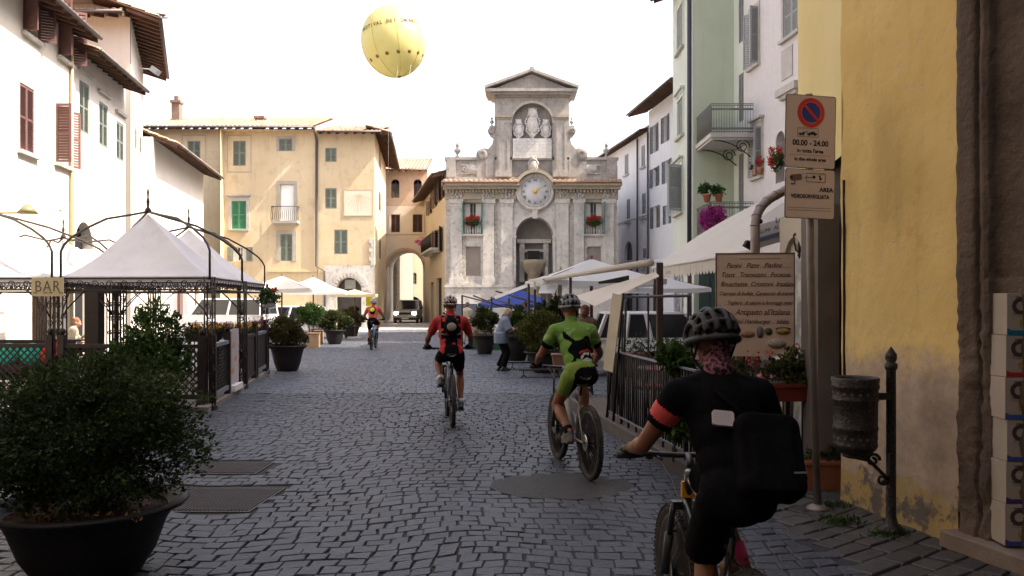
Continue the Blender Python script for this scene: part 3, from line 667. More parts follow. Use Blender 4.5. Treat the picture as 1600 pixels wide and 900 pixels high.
# attic
g = MB(FK.T); g.box(0, FK.L, 0, 1.2, kz(283), kz(250)); g.box(-.08, FK.L+.08, -.12, 1.25, kz(250), kz(246))
for a, b in ((698, 712), (759, 771), (889, 902), (948, 963)): kbox(g, a, b, 250, 277, .15, .001)
for a, b in ((698, 771), (889, 963)): kbox(g, a, b, 277, 283, .12, .002)
g.build('parapet', st2, bK)
for cx_ in (738, 922):
    q = MB(FK.T); kbox(q, cx_-17, cx_+17, 257, 259, .06, .002); kbox(q, cx_-17, cx_+17, 270, 272, .06, .002)
    q.ell((kx(cx_), -.05, kz(264.5)), (.34, .1, .2)); q.lathe([(.4, 0), (.46, .04), (.42, .08)], 20, (kx(cx_), -.01, kz(264.5)), Matrix.Rotation(PI/2, 4, 'X') @ Matrix.Diagonal((1, .55, 1, 1)))
    for i in range(26): t = rng.uniform(0, 2*PI); q.ell((kx(cx_)+.55*math.cos(t), -.04, kz(264.5)+.22*math.sin(t)), (.08, .05, .05), n=6, m=5)
    q.build('cartouche', carve, bK)
cx0, cx1 = kx(773), kx(889)
g = MB(FK.T); arch2 = (kx(800), kx(863), kz(277), kz(162), True, .45); ops = [arch2]
T0 = g.T; g.T = T0 @ Matrix.Translation((0, -.12, 0)); wall_open(g, cx1, kz(153), ops, x0=cx0, z0=kz(283)); g.T = T0
g.quad((cx0, -.12, kz(283)), (cx0, -.12, kz(153)), (cx0, 1.6, kz(153)), (cx0, 1.6, kz(283))); g.quad((cx1, -.12, kz(283)), (cx1, 1.6, kz(283)), (cx1, 1.6, kz(153)), (cx1, -.12, kz(153)))
g.quad((cx0, 1.6, kz(283)), (cx1, 1.6, kz(283)), (cx1, 1.6, kz(153)), (cx0, 1.6, kz(153))); g.box(arch2[0]-.02, arch2[1]+.02, .32, .36, kz(277), kz(160)); g.build('attic', st2, bK)
for a, b in ((776, 797), (866, 886)):
    q = MB(FK.T); kbox(q, a, b, 188, 268, .24, .121); kbox(q, a-2, b+2, 268, 277, .32, .122); kbox(q, a+3, a+4.5, 192, 264, .27, .241); kbox(q, b-4.5, b-3, 192, 264, .27, .241); q.build('attic_pilaster', st2, bK)
    q = MB(FK.T); kbox(q, a-3, b+3, 181, 185, .34, .123); kbox(q, a-1, b+1, 185, 188, .28, .124); q.build('pilaster_capital', MC['ochre_lit_stone'], bK)
g = MB(FK.T)
def arc_mold(g, px, py, r, w, pr, y0, a0=0, a1=PI, n=24):
    for i in range(n):
        t0 = a0+(a1-a0)*i/n; t1 = a0+(a1-a0)*(i+1)/n
        q = [(kx(px)+rr_*math.cos(t), kz(py)+rr_*math.sin(t)) for rr_, t in ((r, t0), (r+w, t0), (r+w, t1), (r, t1))]
        g.prism(q[::-1] if False else q, -pr, -y0)
arc_mold(g, 831.5, 193.5, 31.5/S, .14, .2, .122); g.build('attic_arch_moulding', st3, bK)
g = MB(FK.T); arc_mold(g, 835, 368, 29.2/S, .2, .1, .001); kbox(g, 802, 806, 368, 440, .1, .001); kbox(g, 864, 868, 368, 440, .1, .001); kbox(g, 800, 807, 368, 372, .14, .101); kbox(g, 863, 870, 368, 372, .14, .101)
kbox(g, 832, 840, 326, 342, .26, .002); g.build('archivolt', STONE, bK)
# pediment
g = MB(FK.T); z0 = kz(153); pe = (kx(759)+0, kx(902))
g.box(cx0-.05, cx1+.05, -.22, 1.6, kz(153), kz(150)); g.box(pe[0]+.3, pe[1]-.3, -.5, 1.7, kz(150), kz(146.5)); g.box(pe[0]+.05, pe[1]-.05, -.68, 1.8, kz(146.5), kz(142))
ax = (pe[0]+pe[1])/2; g.prism([(pe[0]+.35, kz(142)), (pe[1]-.35, kz(142)), (ax, kz(118))], -.35, 1.5)
for s_ in (-1, 1):
    ex = pe[0] if s_ < 0 else pe[1]
    g.prism([(ex, kz(142)), (ax, kz(116)), (ax, kz(112)), (ex-s_*0+ s_*.06, kz(138.5))][::(1 if s_ < 0 else -1)], -.75, 1.8)
g.prism([(ax-.18, kz(116)), (ax+.18, kz(116)), (ax+.1, kz(109)), (ax-.1, kz(109))], -.72, .2)
g.build('pediment', st2, bK)
# scroll volutes
for s_ in (-1, 1):
    q = MB(FK.T); X = lambda p: kx(831 + s_*(p-831)) 
    out = [(889, 283), (889, 197), (897, 197), (899, 205), (896, 212), (890.5, 216), (893, 226), (899, 233), (906, 232), (914, 236), (918, 243), (917, 250), (917, 283)]
    pts = [(X(p), kz(y)) for p, y in out]
    q.prism(pts if s_ < 0 else pts[::-1], -.1, .35); 
    for (p, y, r_) in ((894.5, 205, .2), (909, 242, .33)):
        q.lathe([(0, 0), (r_*.35, .0), (r_*.5, .05), (r_*.6, .0), (r_*.95, .06), (r_, .0), (r_, -.5)], 20, (X(p), -.16, kz(y)), Matrix.Rotation(PI/2, 4, 'X'))
    q.build('scroll', st2, bK)
    for (p, y0, h) in ((893.5, 197, .62), (947.5, 246, .95)):
        u = MB(FK.T); k = h/.95
        u.lathe([(.14*k, 0), (.14*k, .06*k), (.05*k, .12*k), (.06*k, .2*k), (.19*k, .36*k), (.2*k, .45*k), (.09*k, .56*k), (.06*k, .62*k), (.11*k, .7*k), (.1*k, .76*k), (.03*k, .86*k), (.0, .95*k)], 14, (X(p), .1, kz(y0)))
        u.build('urn_finial', st2, bK)
# reliefs: three coats of arms, an inscribed tablet, a lion-like shield over the clock
def shield(px, pyt, pyb, w, y=-.1):
    q = MB(FK.T); zc = (kz(pyt)+kz(pyb))/2; h = kz(pyt)-kz(pyb); wx = w/S
    q.ell((kx(px), y, zc-.04), (wx*.36, .14, h*.34)); q.ell((kx(px), y-.05, zc+h*.36), (wx*.3, .12, h*.16)); q.ell((kx(px), y, zc-h*.4), (wx*.14, .1, h*.12))
    for i in range(30):
        t = 2*PI*i/30; q.ell((kx(px)+wx*.43*math.cos(t)*(1+.12*math.sin(7*t)), y+.02, zc+h*.4*math.sin(t)), (.075, .08, .075), n=7, m=5)
    for i in range(5): q.ell((kx(px)+wx*.24*(i-2)/2, y-.1, zc+h*.47), (.04, .05, .07), n=6, m=5)
    return q
bright = mat('pale_marble', (.62, .6, .57), (.42, .4, .38), scale=5, rough=.8, bump=.4, bscale=16)
shield(832, 170, 217, 24, -.0).build('coat_of_arms', bright, bK); shield(810, 187, 217, 17, .08).build('coat_of_arms', bright, bK); shield(853, 187, 217, 17, .08).build('coat_of_arms', bright, bK)
q = MB(FK.T); q.box(kx(801), kx(862), -.16, .3, kz(248), kz(217)); tb = q.build('inscription_tablet', bright, bK, bevel=.02)
q = MB(FK.T); lm = mat('worn_letters', (.3, .28, .26), rough=.9)
for i in range(5):
    x = kx(804)
    while x < kx(858): w = rng.uniform(.05, .22); q.box(x, min(x+w, kx(859)), -.163, -.1605, kz(221+i*5.2)-.05, kz(221+i*5.2)); x += w+.06
q.build('inscription', mat('worn_letters_pale', (.46, .44, .41), rough=.9), tb)
q = MB(FK.T); kbox(q, 801, 862, 250, 276, .03, -.3); q.build('dark_panel', mat('soot_stained_panel', (.13, .125, .12), (.25, .23, .22), scale=2, rough=.9, streak=.4), bK)
shield(833, 246, 270, 15, -.25).build('shield', carve, bK)
# clock
ck = MB(FK.T); cX, cZ = kx(836), kz(300); RX = Matrix.Rotation(PI/2, 4, 'X')
ck.lathe([(0, -.02), (1.12, -.02), (1.16, .1), (1.06, .2), (.98, .14), (.9, .14), (.88, .2), (.84, .18), (.84, .1), (0, .1)], 48, (cX, -.1, cZ), RX)
ring = ck.build('clock_surround', STONE, bK)
dl = MB(FK.T); dl.lathe([(0, 0), (.835, 0), (.835, .02), (0, .02)], 48, (cX, -.205, cZ), RX); dial = dl.build('dial', mat('clock_face', (.66, .66, .66), (.54, .57, .62), scale=2, rough=.5), ring)
nm = MB(FK.T)
for i, s_ in enumerate(['XII', 'I', 'II', 'III', 'IIII', 'V', 'VI', 'VII', 'VIII', 'IX', 'X', 'XI']):
    t = PI/2-2*PI*i/12; nm.text(s_, .2, Matrix.Translation((cX+.68*math.cos(t), -.23, cZ+.68*math.sin(t))) @ Matrix.Rotation(-(t-PI/2), 4, 'Y'), depth=.004, offset=.004, sx=.85)
for i in range(60): t = 2*PI*i/60; nm.beam((cX+.79*math.cos(t), -.23, cZ+.79*math.sin(t)), (cX+.82*math.cos(t), -.23, cZ+.82*math.sin(t)), .006, .012)
nm.build('numerals', mat('clock_black', (.05, .05, .06), rough=.5), dial)
gd = mat('gilt', (.75, .45, .08), rough=.3, metal=.8)
hn = MB(FK.T); hn.beam((cX, -.25, cZ), (cX+.3, -.25, cZ+.22), .01, .05); hn.beam((cX, -.26, cZ), (cX+.52, -.26, cZ+.34), .01, .035)
for i in range(12): t = 2*PI*i/12; hn.beam((cX, -.235, cZ), (cX+.3*math.cos(t), -.235, cZ+.3*math.sin(t)), .004, .02)
hn.ell((cX, -.26, cZ), (.12, .05, .12)); hn.build('clock_hand', gd, dial)
q = MB(FK.T); arc_mold(q, 836, 300, 1.1, .18, .62, .0, R(18), R(162)); q.build('clock_hood', MC['ochre_lit_stone'], bK)
# windows with flower boxes
wsh = mat('sea_green_shutter', (.09, .2, .17), rough=.6)
def flowers(name, lab, c, r, n, col, size, seed, k=12, green=None):
    P, v = clumps(c, r, n, k, .45, seed=seed); t = leaves(name, None, col, P, size, seed, var=v); tag(t, lab, 'flowers')
    if green is not None:
        P, v = clumps((c[0], c[1], c[2]-r[2]*.5), (r[0]*1.02, r[1], r[2]*.8), n//2, k, .45, seed=seed+1); leaves('leaves', t, green, P, size*1.2, seed+1, var=v)
    return t
redfl = mat('geranium_red', (.32, .015, .012), (.45, .04, .025), attr='var', rough=.6); gleaf = leafmat('geranium_leaf', (.02, .06, .015), (.06, .13, .03))
for wi, wn in (('left', winL), ('right', winR)):
    a, b, c, d = wn; ww = window(bK, FK, wn, shut='open', shmat=wsh, ang=(R(95), R(95)), rev=.35, cur=cur_m)
    q = MB(FK.T); q.box(a-.15, b+.15, -.22, -.001, c-.1, c-.002); q.box(a, b, -.18, -.02, c+.62, c+.68); n = 7
    for i in range(n): q.lathe([(.05, 0), (.03, .05), (.06, .2), (.03, .4), (.035, .55), (.05, .62)], 8, (a+.09+(b-a-.18)*i/(n-1), -.1, c))
    q.build('balustrade', STONE, ww)
    p = FK.T @ Vector(((a+b)/2, -.22, c+.8)); flowers('flower_box', 'red geraniums in the %s window of the clock facade' % wi, p, (.5, .2, .3), 900, redfl, .09, 21, 10, gleaf)
# niche interior and fountain
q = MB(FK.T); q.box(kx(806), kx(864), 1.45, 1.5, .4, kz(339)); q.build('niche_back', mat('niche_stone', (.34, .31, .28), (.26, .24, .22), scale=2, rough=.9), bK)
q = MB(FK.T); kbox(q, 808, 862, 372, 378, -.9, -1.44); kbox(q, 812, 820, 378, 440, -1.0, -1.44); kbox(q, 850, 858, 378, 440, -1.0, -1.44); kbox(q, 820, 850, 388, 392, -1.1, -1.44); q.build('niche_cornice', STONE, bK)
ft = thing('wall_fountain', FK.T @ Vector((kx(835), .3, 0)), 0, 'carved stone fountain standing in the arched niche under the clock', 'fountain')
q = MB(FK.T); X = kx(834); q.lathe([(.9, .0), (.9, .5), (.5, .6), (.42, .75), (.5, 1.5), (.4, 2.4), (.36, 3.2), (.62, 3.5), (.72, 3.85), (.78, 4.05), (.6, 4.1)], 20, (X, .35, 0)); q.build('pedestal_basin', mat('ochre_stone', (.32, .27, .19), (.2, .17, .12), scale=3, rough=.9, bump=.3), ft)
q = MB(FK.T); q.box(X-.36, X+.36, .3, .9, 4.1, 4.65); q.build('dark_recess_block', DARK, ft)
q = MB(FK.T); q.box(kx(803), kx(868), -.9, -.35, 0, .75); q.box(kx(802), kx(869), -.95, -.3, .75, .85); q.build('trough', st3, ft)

# ================================================================ RIGHT, FAR: J1, J2
bluew = mat('cool_white_plaster', (.64, .65, .68), (.7, .7, .73), scale=.7, rough=.9, streak=.15); gsh = mat('pale_grey_shutter', (.28, .3, .3), rough=.7); dsh = mat('slate_shutter', (.1, .12, .14), rough=.7)
FJ = Fr((16.8-.16*64, 64), (8.5, 51.82)); FJ2 = Fr((8.52, 51.8), (9.5, 44))
bJ = thing('row_house', FJ.p0, 0, 'white row house with grey shutters just right of the clock facade', 'house')
jw = [FJ.rect(976, 982, 241, 273), FJ.rect(1002, 1008, 227, 261), FJ.rect(979, 984.5, 311, 347), FJ.rect(1003, 1009, 302, 340), FJ.rect(961, 965, 260, 285), FJ.rect(1004, 1010, 388, 420)]
jd = (*FJ.rect(976, 988, 377, 470)[:2], .02, FJ.hit(982, 377)[1], True)
m = MB(FJ.T); wall_open(m, FJ.L, 12.6, jw+[jd]); body(m, FJ, 8, 12.6); m.build('wall', bluew, bJ)
for r_ in jw: window(bJ, FJ, r_, shut='closed', shmat=gsh, sill=PALE)
MB(FJ.T).box(jd[0], jd[1], .18, .22, .02, jd[3]).build('doorway', mat('dark_green_door', (.05, .06, .055), rough=.7), bJ)
for z in (4.2, 7.0): MB(FJ.T).box(0, FJ.L, -.05, -.001, z, z+.12).build('string_course', bluew, bJ)
tile_roof(bJ, FJ, 4, 12.2, over=.6, pitch=.3)
for px in (998, 1014.5): MB(FJ.T).tube([(FJ.hit(px, 0)[0], -.1, 0), (FJ.hit(px, 0)[0], -.1, 12.1)], .06).build('downpipe', MC['gutter_metal'], bJ)
bJ2 = thing('row_house', FJ2.p0, 0, 'bluish white row house with dark slate shutters and a jutting roof, before the green building', 'house')
jw = [FJ2.rect(1020, 1026, 195, 238), FJ2.rect(1037, 1043, 181, 222), FJ2.rect(1020, 1027, 262, 292), FJ2.rect(1039, 1046, 250, 285), FJ2.rect(1021, 1028, 322, 356), FJ2.rect(1040, 1046, 320, 350)]
m = MB(FJ2.T); wall_open(m, FJ2.L, 13.4, jw); body(m, FJ2, 8, 13.4); m.build('wall', bluew, bJ2)
for r_ in jw: window(bJ2, FJ2, r_, shut='open', shmat=dsh, ang=(R(170), R(170)))
tile_roof(bJ2, FJ2, 4, 13.3, over=1.2, pitch=.3, x0=-.6)
# hidden block that shades the square
FX = Fr((9.8, 43.9), (9.8, 31.1)); bX = thing('row_house', FX.p0, 0, 'tall cream house hidden behind the green building', 'house')
m = MB(FX.T); wall_open(m, FX.L, 20, []); body(m, FX, 8, 20); m.build('wall', cream, bX); tile_roof(bX, FX, 4, 19.9, over=.6)

# ================================================================ GREEN HOUSE K
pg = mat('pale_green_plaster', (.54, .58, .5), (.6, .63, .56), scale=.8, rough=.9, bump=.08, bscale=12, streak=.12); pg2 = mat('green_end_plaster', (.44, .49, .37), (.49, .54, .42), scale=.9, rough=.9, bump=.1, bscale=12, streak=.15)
FKa = Fr((5.98, 30.9), (5.9, 27)); FKe = Fr((5.9, 26.99), (7.35, 26.99))
bG2 = thing('green_house', FKa.p0, 0, 'pale green house with a wrought iron balcony and a dark downpipe on the right', 'house')
kw = [FKa.rect(1059, 1068, 10, 78), FKa.rect(1059.5, 1068, 155, 213), FKa.rect(1056, 1066, 262, 333)]
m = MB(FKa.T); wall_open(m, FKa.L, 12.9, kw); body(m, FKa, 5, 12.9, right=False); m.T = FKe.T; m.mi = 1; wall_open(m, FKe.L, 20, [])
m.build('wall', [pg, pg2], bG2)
for i, r_ in enumerate(kw): window(bG2, FKa, r_, shut='closed' if i < 2 else 'open', shmat=gsh, ang=(R(160), R(120)), sur=pg, surw=.14, top=i > 0, sill=PALE)
tile_roof(bG2, FKa, 3, 12.85, over=.75)
MB(FKa.T).tube([(FKa.L-.12, -.12, 3), (FKa.L-.12, -.12, 12.8)], .075).build('downpipe', mat('dark_lead_pipe', (.05, .05, .06), rough=.5, metal=.3), bG2)
for zz, lab in ((6.7, 1), (3.75, 0)):
    b_ = MB(); b_.box(5.95, 7.25, 24.95, 26.98, zz-.13, zz); b_.box(6.0, 7.25, 25.0, 26.97, zz-.2, zz-.131); bal = b_.build('balcony', mat('balcony_slab', (.5, .47, .43), (.4, .38, .35), scale=2), bG2)
    r_ = MB()
    for i in range(17):
        x = 5.98+1.26*i/16; r_.tube([(x, 24.98, zz), (x, 24.98, zz+.88)], .008, 5)
        if i < 16:
            for q in (.14, .72): r_.lathe([(.03, -.006), (.04, 0), (.03, .006)], 8, (x+.04, 24.98, zz+q), Matrix.Rotation(PI/2, 4, 'X'))
    for i in range(26): y = 24.98+2*i/26; r_.tube([(5.98, y, zz), (5.98, y, zz+.88)], .008, 5)
    for q in (.05, .83, .88): r_.tube([(5.98, 26.97, zz+q), (5.98, 24.98, zz+q), (7.25, 24.98, zz+q)], .013, 5)
    r_.build('railing', mat('grey_green_iron', (.16, .17, .15), rough=.6), bal)
    if lab:
        MB().box(6.0, 6.01, 25.0, 26.96, zz+.06, zz+.8).build('reed_screen', mat('brown_reed', (.16, .11, .09), (.22, .16, .13), scale=9, rough=.9, aniso=(1, 30, 1)), bal)
        for j in range(2):
            k = MB(); y = 25.1+j*1.6; k.tube([(6.1+1.1*t, y, zz-.2-.5*t**2) for t in [i/10 for i in range(11)]], .018, 6)
            k.tube([(6.95+.22*math.cos(a)*(1-a/14), y, zz-.38+.22*math.sin(a)*(1-a/14)) for a in [i*.5 for i in range(22)]], .016, 6)
            k.build('bracket', IRON, bal)
redp = mat('terracotta_pot', (.36, .13, .07), (.42, .18, .1), scale=8, rough=.8)
P = []
magenta = mat('magenta_petunia', (.25, .01, .14), (.38, .04, .25), attr='var', rough=.7)
P, v = clumps((6.05, 25.0, 4.1), (.42, .35, .5), 3500, 26, .4, seed=12); tag(leaves('trailing_petunias', None, magenta, P, .07, 3, var=v), 'magenta petunias trailing from the lower terrace of the green house', 'flowers')
for i, x in enumerate((5.85, 6.2)):
    t = thing('potted_plant', (x, 24.95, 4.62), 0, ('left' if i == 0 else 'right')+' terracotta pot of green leaves above the magenta petunias', 'potted plant')
    q = MB(Matrix.Translation((x, 24.95, 4.62))); q.lathe([(.08, 0), (.12, .2), (.14, .2), (.14, .24), (.11, .24)], 14); q.build('pot', redp, t)
    P, v = clumps((x, 24.95, 4.98), (.26, .26, .2), 450, 10, .5, seed=30+i); leaves('foliage', t, gleaf, P, .09, 8, var=v)

# ================================================================ WHITE HOUSE L (right row, behind the awning)
Lx = lambda y: 9.89-.1*y
FL1 = Fr((Lx(26.98), 26.98), (Lx(25.95), 25.95)); FL = Fr((Lx(25.94), 25.94), (Lx(10), 10))
bL = thing('white_house', FL.p0, 0, 'white house with grey shutters and incised plaster above the big cream awning', 'house')
pat = mat('sgraffito_plaster', (.58, .54, .52), (.64, .61, .6), scale=7, rough=.9, bump=.2, bscale=8, streak=.1)
lw = [FL.rect(1173, 1185, 15, 103), FL.rect(1179, 1190, 200, 276), FL.rect(1225, 1248, -14, 55), FL.rect(1212, 1226, 205, 285)]
sh = [(4.6, 6.6, .2, 2.6), (7.2, 9.2, .2, 2.6)]
m = MB(FL.T); wall_open(m, FL.L, 21, [lw[0], lw[1], lw[2], (*lw[3], True, .4)]+sh); body(m, FL, 8, 21)
m.mi = 1; m.T = FL1.T; o1 = [FL1.rect(1154, 1162, -40, 66), FL1.rect(1154, 1162, 115, 190), FL1.rect(1154, 1162, 240, 330)]; wall_open(m, FL1.L, 21, o1); m.build('wall', [pat, pg], bL)
for r_ in o1: window(bL, FL1, r_, shut='closed', shmat=mat('mauve_grey_shutter', (.2, .19, .2), rough=.7))
for i, r_ in enumerate(lw[:3]): window(bL, FL, r_, shut='closed' if i == 2 else 'open', shmat=gsh, ang=(R(150), R(100)), sur=PALE, surw=.13, top=i > 0, sill=PALE)
window(bL, FL, lw[3], arch=True, rev=.4, frame=mat('dark_wood', (.06, .04, .03), rough=.7))
for r_ in sh:
    window(bL, FL, r_, frame=mat('dark_wood', (0, 0, 0)), name='shop_window')
g = MB(FL.T); a = FL.hit(1221, 0)[0]; b = FL.hit(1252, 0)[0]; z = FL.hit(1236, 140)[1]; g.box(a, b, -.2, -.001, z-.1, z+.1); g.box(a+.1, b-.1, -.12, -.002, z-.2, z-.101); g.build('window_hood', PALE, bL)
g = MB(FL.T); a, b, c, d = FL.rect(1222, 1239, 75, 122); g.box(a, b, -.03, -.001, c, d); g.build('plaster_panel', mat('faded_panel', (.4, .36, .33), (.5, .46, .43), scale=4), bL)
tile_roof(bL, FL, 4, 20.95, over=.7)
p = FL.T @ Vector(((lw[3][0]+lw[3][1])/2, -.12, lw[3][2]+.75)); flowers('flower_box', 'red flowers in the arched opening of the white house beside the road sign', p, (.25, .35, .35), 500, redfl, .08, 41, 8, gleaf)
for i, dx in enumerate((-.1, .3)):
    p = FL.T @ Vector((lw[1][0]+.35+dx, -.1, lw[1][2]+.0)); t = thing('potted_plant', p, 0, ('taller' if i else 'smaller')+' terracotta pot on the windowsill of the white house', 'potted plant')
    q = MB(Matrix.Translation(p)); q.lathe([(.06, 0), (.1, .18), (.11, .22), (.09, .22)], 12); q.build('pot', redp, t)
    P, v = clumps(p+Vector((0, 0, .3+.1*i)), (.14, .14, .14), 200, 6, .5, seed=50+i); leaves('flowers' if i else 'foliage', t, redfl if i else gleaf, P, .06, 8, var=v)

# ================================================================ YELLOW HOUSE M, nearest on the right
def ywall():
    m = bpy.data.materials.new('peeling_yellow_plaster'); m.use_nodes = True; N = m.node_tree.nodes; L = m.node_tree.links; p = N['Principled BSDF']; p.inputs['Roughness'].default_value = .85; p.inputs['Specular IOR Level'].default_value = .25
    g = N.new('ShaderNodeNewGeometry'); sx = N.new('ShaderNodeSeparateXYZ'); L.new(g.outputs['Position'], sx.inputs[0])
    def nz(s, d=6, r=.6, sc=None):
        n = N.new('ShaderNodeTexNoise'); n.inputs['Scale'].default_value = s; n.inputs['Detail'].default_value = d; n.inputs['Roughness'].default_value = r
        if sc: mp = N.new('ShaderNodeMapping'); mp.inputs['Scale'].default_value = sc; L.new(g.outputs['Position'], mp.inputs[0]); L.new(mp.outputs[0], n.inputs['Vector'])
        else: L.new(g.outputs['Position'], n.inputs['Vector'])
        return n.outputs[0]
    def mr(v, a, b, c=0, d=1):
        r = N.new('ShaderNodeMapRange'); [r.inputs[i+1].__setattr__('default_value', q) for i, q in enumerate((a, b, c, d))]; L.new(v, r.inputs[0]); return r.outputs[0]
    def mix(f, a, b):
        x = N.new('ShaderNodeMix'); x.data_type = 'RGBA'; L.new(f, x.inputs[0])
        for i, q in ((6, a), (7, b)):
            if isinstance(q, tuple): x.inputs[i].default_value = (*q, 1)
            else: L.new(q, x.inputs[i])
        return x.outputs[2]
    def ma(op, a, b):
        x = N.new('ShaderNodeMath'); x.operation = op
        for i, q in enumerate((a, b)):
            if isinstance(q, (int, float)): x.inputs[i].default_value = q
            else: L.new(q, x.inputs[i])
        return x.outputs[0]
    col = mix(mr(nz(.9), .35, .65), (.6, .42, .15), (.66, .49, .2))
    col = mix(mr(nz(3.5, 8, .7), .56, .72), col, (.52, .34, .12))
    spots = ma('MULTIPLY', mr(nz(6, 5, .65), .6, .66), mr(nz(.7, 2, .5, (1, 1, 2)), .45, .6))
    col = mix(ma('MULTIPLY', spots, .55), col, (.5, .4, .27))
    streaks = mr(nz(2.2, 5, .7, (2.5, 2.5, .22)), .55, .8)
    col = mix(ma('MULTIPLY', streaks, .35), col, (.3, .22, .12))
    z = sx.outputs[2]
    zz = ma('ADD', z, ma('MULTIPLY', ma('SUBTRACT', nz(1.1, 6, .65, (1, 1, .8)), .5), 1.9))
    f = mr(zz, 1.25, 1.02); col = mix(f, col, mix(mr(nz(5, 8, .7), .4, .62), (.45, .35, .26), (.33, .25, .19)))
    z2 = ma('ADD', z, ma('MULTIPLY', ma('SUBTRACT', nz(2.6, 7, .7), .5), 1.0)); f2 = mr(z2, .34, .24)
    col = mix(f2, col, mix(mr(nz(4, 7, .7), .5, .56), (.36, .25, .1), (.12, .1, .085)))
    L.new(col, p.inputs['Base Color'])
    b = N.new('ShaderNodeBump'); b.inputs['Strength'].default_value = .3; b.inputs['Distance'].default_value = .03
    L.new(ma('ADD', ma('ADD', nz(7, 8, .6), ma('MULTIPLY', f, -.35)), ma('MULTIPLY', spots, -.2)), b.inputs['Height']); L.new(b.outputs[0], p.inputs['Normal']); return m
YW = ywall()
bM = thing('yellow_house', (3.0, 6.5, 0), 0, 'yellow plastered house peeling to grey at its foot, beside the litter bin', 'house')
FM = Fr((2.78, 7.02), (3.075, 5.72)); FM2 = Fr((3.3, 9.6), (2.83, 7.06))
m = MB(FM.T); nx, nz_ = 26, 60
vs = []; fs = []
for j in range(nz_+1):
    for i in range(nx+1):
        x = FM.L*i/nx; z = 4.0*j/nz_; y = .02*noise.noise(Vector((x*2.3, z*1.7, 0)))+.006*noise.noise(Vector((x*11, z*9, 3)))
        if i == nx: x += .012*noise.noise(Vector((0, z*9, 0)))
        vs.append((x, y-.04*max(0, .35-z), z))
for j in range(nz_):
    for i in range(nx): a = j*(nx+1)+i; fs.append((a, a+1, a+nx+2, a+nx+1))
m.smooth = True; m.add(vs, fs); m.smooth = False
m.quad((0, 0, 4), (FM.L, 0, 4), (FM.L, 0, 17), (0, 0, 17)); m.add([(0, 0, 0), (0, 0, 17), (.02, .3, 17), (.02, .3, 0)], [(0, 1, 2, 3)]); 
m.add([(FM.L, -.0, 0), (FM.L, -.0, 17), (FM.L, .12, 17), (FM.L, .12, 0)], [(0, 3, 2, 1)]); m.build('wall', YW, bM)
m = MB(FM2.T); wall_open(m, FM2.L, 17, [], z0=2.95); m.build('upper_wall', mat('pale_yellow_plaster', (.62, .5, .2), (.66, .55, .27), scale=1, rough=.9, bump=.15), bM)
m = MB(); m.slab([(3.0, 7.3), (3.32, 9.6), (7.85, 9.98), (17, 10.9), (17, -9), (3.9, -9), (3.9, 3), (3.42, 5.6), (3.1, 7.0)], 0, 17); m.build('core', mat('core_plaster', (.035, .027, .022), rough=.9), bM)  # body extended out of view to keep sun off the street
tile_roof(bM, Fr((3.3, 9.6), (3.6, 3.0)), 4, 16.9, over=.7)
pil = mat('grey_pilaster_stone', (.1, .085, .075), (.15, .125, .11), scale=3, rough=.9, bump=.3)
m = MB(); m.slab([(2.74, 7.45), (2.93, 7.45), (2.99, 8.0), (2.78, 8.0)], 0, 2.55); m.build('pilaster', pil, bM)
m = MB(FM.T); m.tube([(.05, -.01, 2.7), (.04, -.0, 1.2), (.06, -.01, .4)], .012, 5); m.build('cable', DARK, bM)
# portal jamb at the right edge
def rock():
    return mat('rough_portal_stone', (.05, .034, .025), (.12, .085, .062), scale=2.2, rough=.9, bump=1.0, bscale=18, c3=(.09, .07, .055))
FP = Fr((3.075, 5.71), (3.27, 5.02)); 
m = MB(FP.T); prof = [(0, .0), (.02, -.05), (.17, -.05), (.185, .0), (.2, -.035), (.24, -.05), (.27, -.03), (.28, .03), (.4, .05), (.55, .06), (.72, .08)]
nz_ = 150; vs = []; fs = []
fx_ = [];
for k in range(len(prof)-1):
    for t in range(4): fx_.append(tuple(prof[k][i]+(prof[k+1][i]-prof[k][i])*t/4 for i in range(2)))
fx_.append(prof[-1]); nx = len(fx_)-1
for j in range(nz_+1):
    z = 4.5*j/nz_; wear = max(0, min(1, (2.0-z)/.9))
    for i, (x, y) in enumerate(fx_):
        n1 = noise.noise(Vector((x*6, z*5, 1))); n2 = noise.noise(Vector((x*20, z*16, 5))); n3 = noise.noise(Vector((x*3, z*2.1, 9)))
        edge = .5 if i in (0, nx) else 1
        yy = y*(1-.4*wear) + (.008+.018*wear)*n1 + (.008+.016*wear)*n2 + .008*n3 + .004*noise.noise(Vector((x*60, z*50, 2)))
        band = .02 if (abs((z % .62)-.31) > .3 and i > 20) else 0
        if i == 0: yy = y+.02
        vs.append((x+((.004*n1+.002*n2) if 0 < i < nx else .008*noise.noise(Vector((1, z*12, 2)))), yy+band, z))
for j in range(nz_):
    for i in range(nx): a = j*(nx+1)+i; fs.append((a, a+1, a+nx+2, a+nx+1))
m.smooth = True; m.add(vs, fs)
pj = thing('stone_portal', FP.p0, 0, 'dark weathered stone doorway jamb at the right edge, next to the yellow wall', 'portal')
m.build('jamb', rock(), pj)
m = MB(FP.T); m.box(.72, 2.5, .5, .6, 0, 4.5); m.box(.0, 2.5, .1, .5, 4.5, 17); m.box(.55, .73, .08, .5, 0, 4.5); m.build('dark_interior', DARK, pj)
m = MB(FP.T); m.box(-.05, 2.2, -.13, .3, 0, .12); m.build('step', mat('worn_step_stone', (.15, .11, .085), (.2, .15, .12), scale=4, rough=.8, bump=.4), pj, bevel=.012)

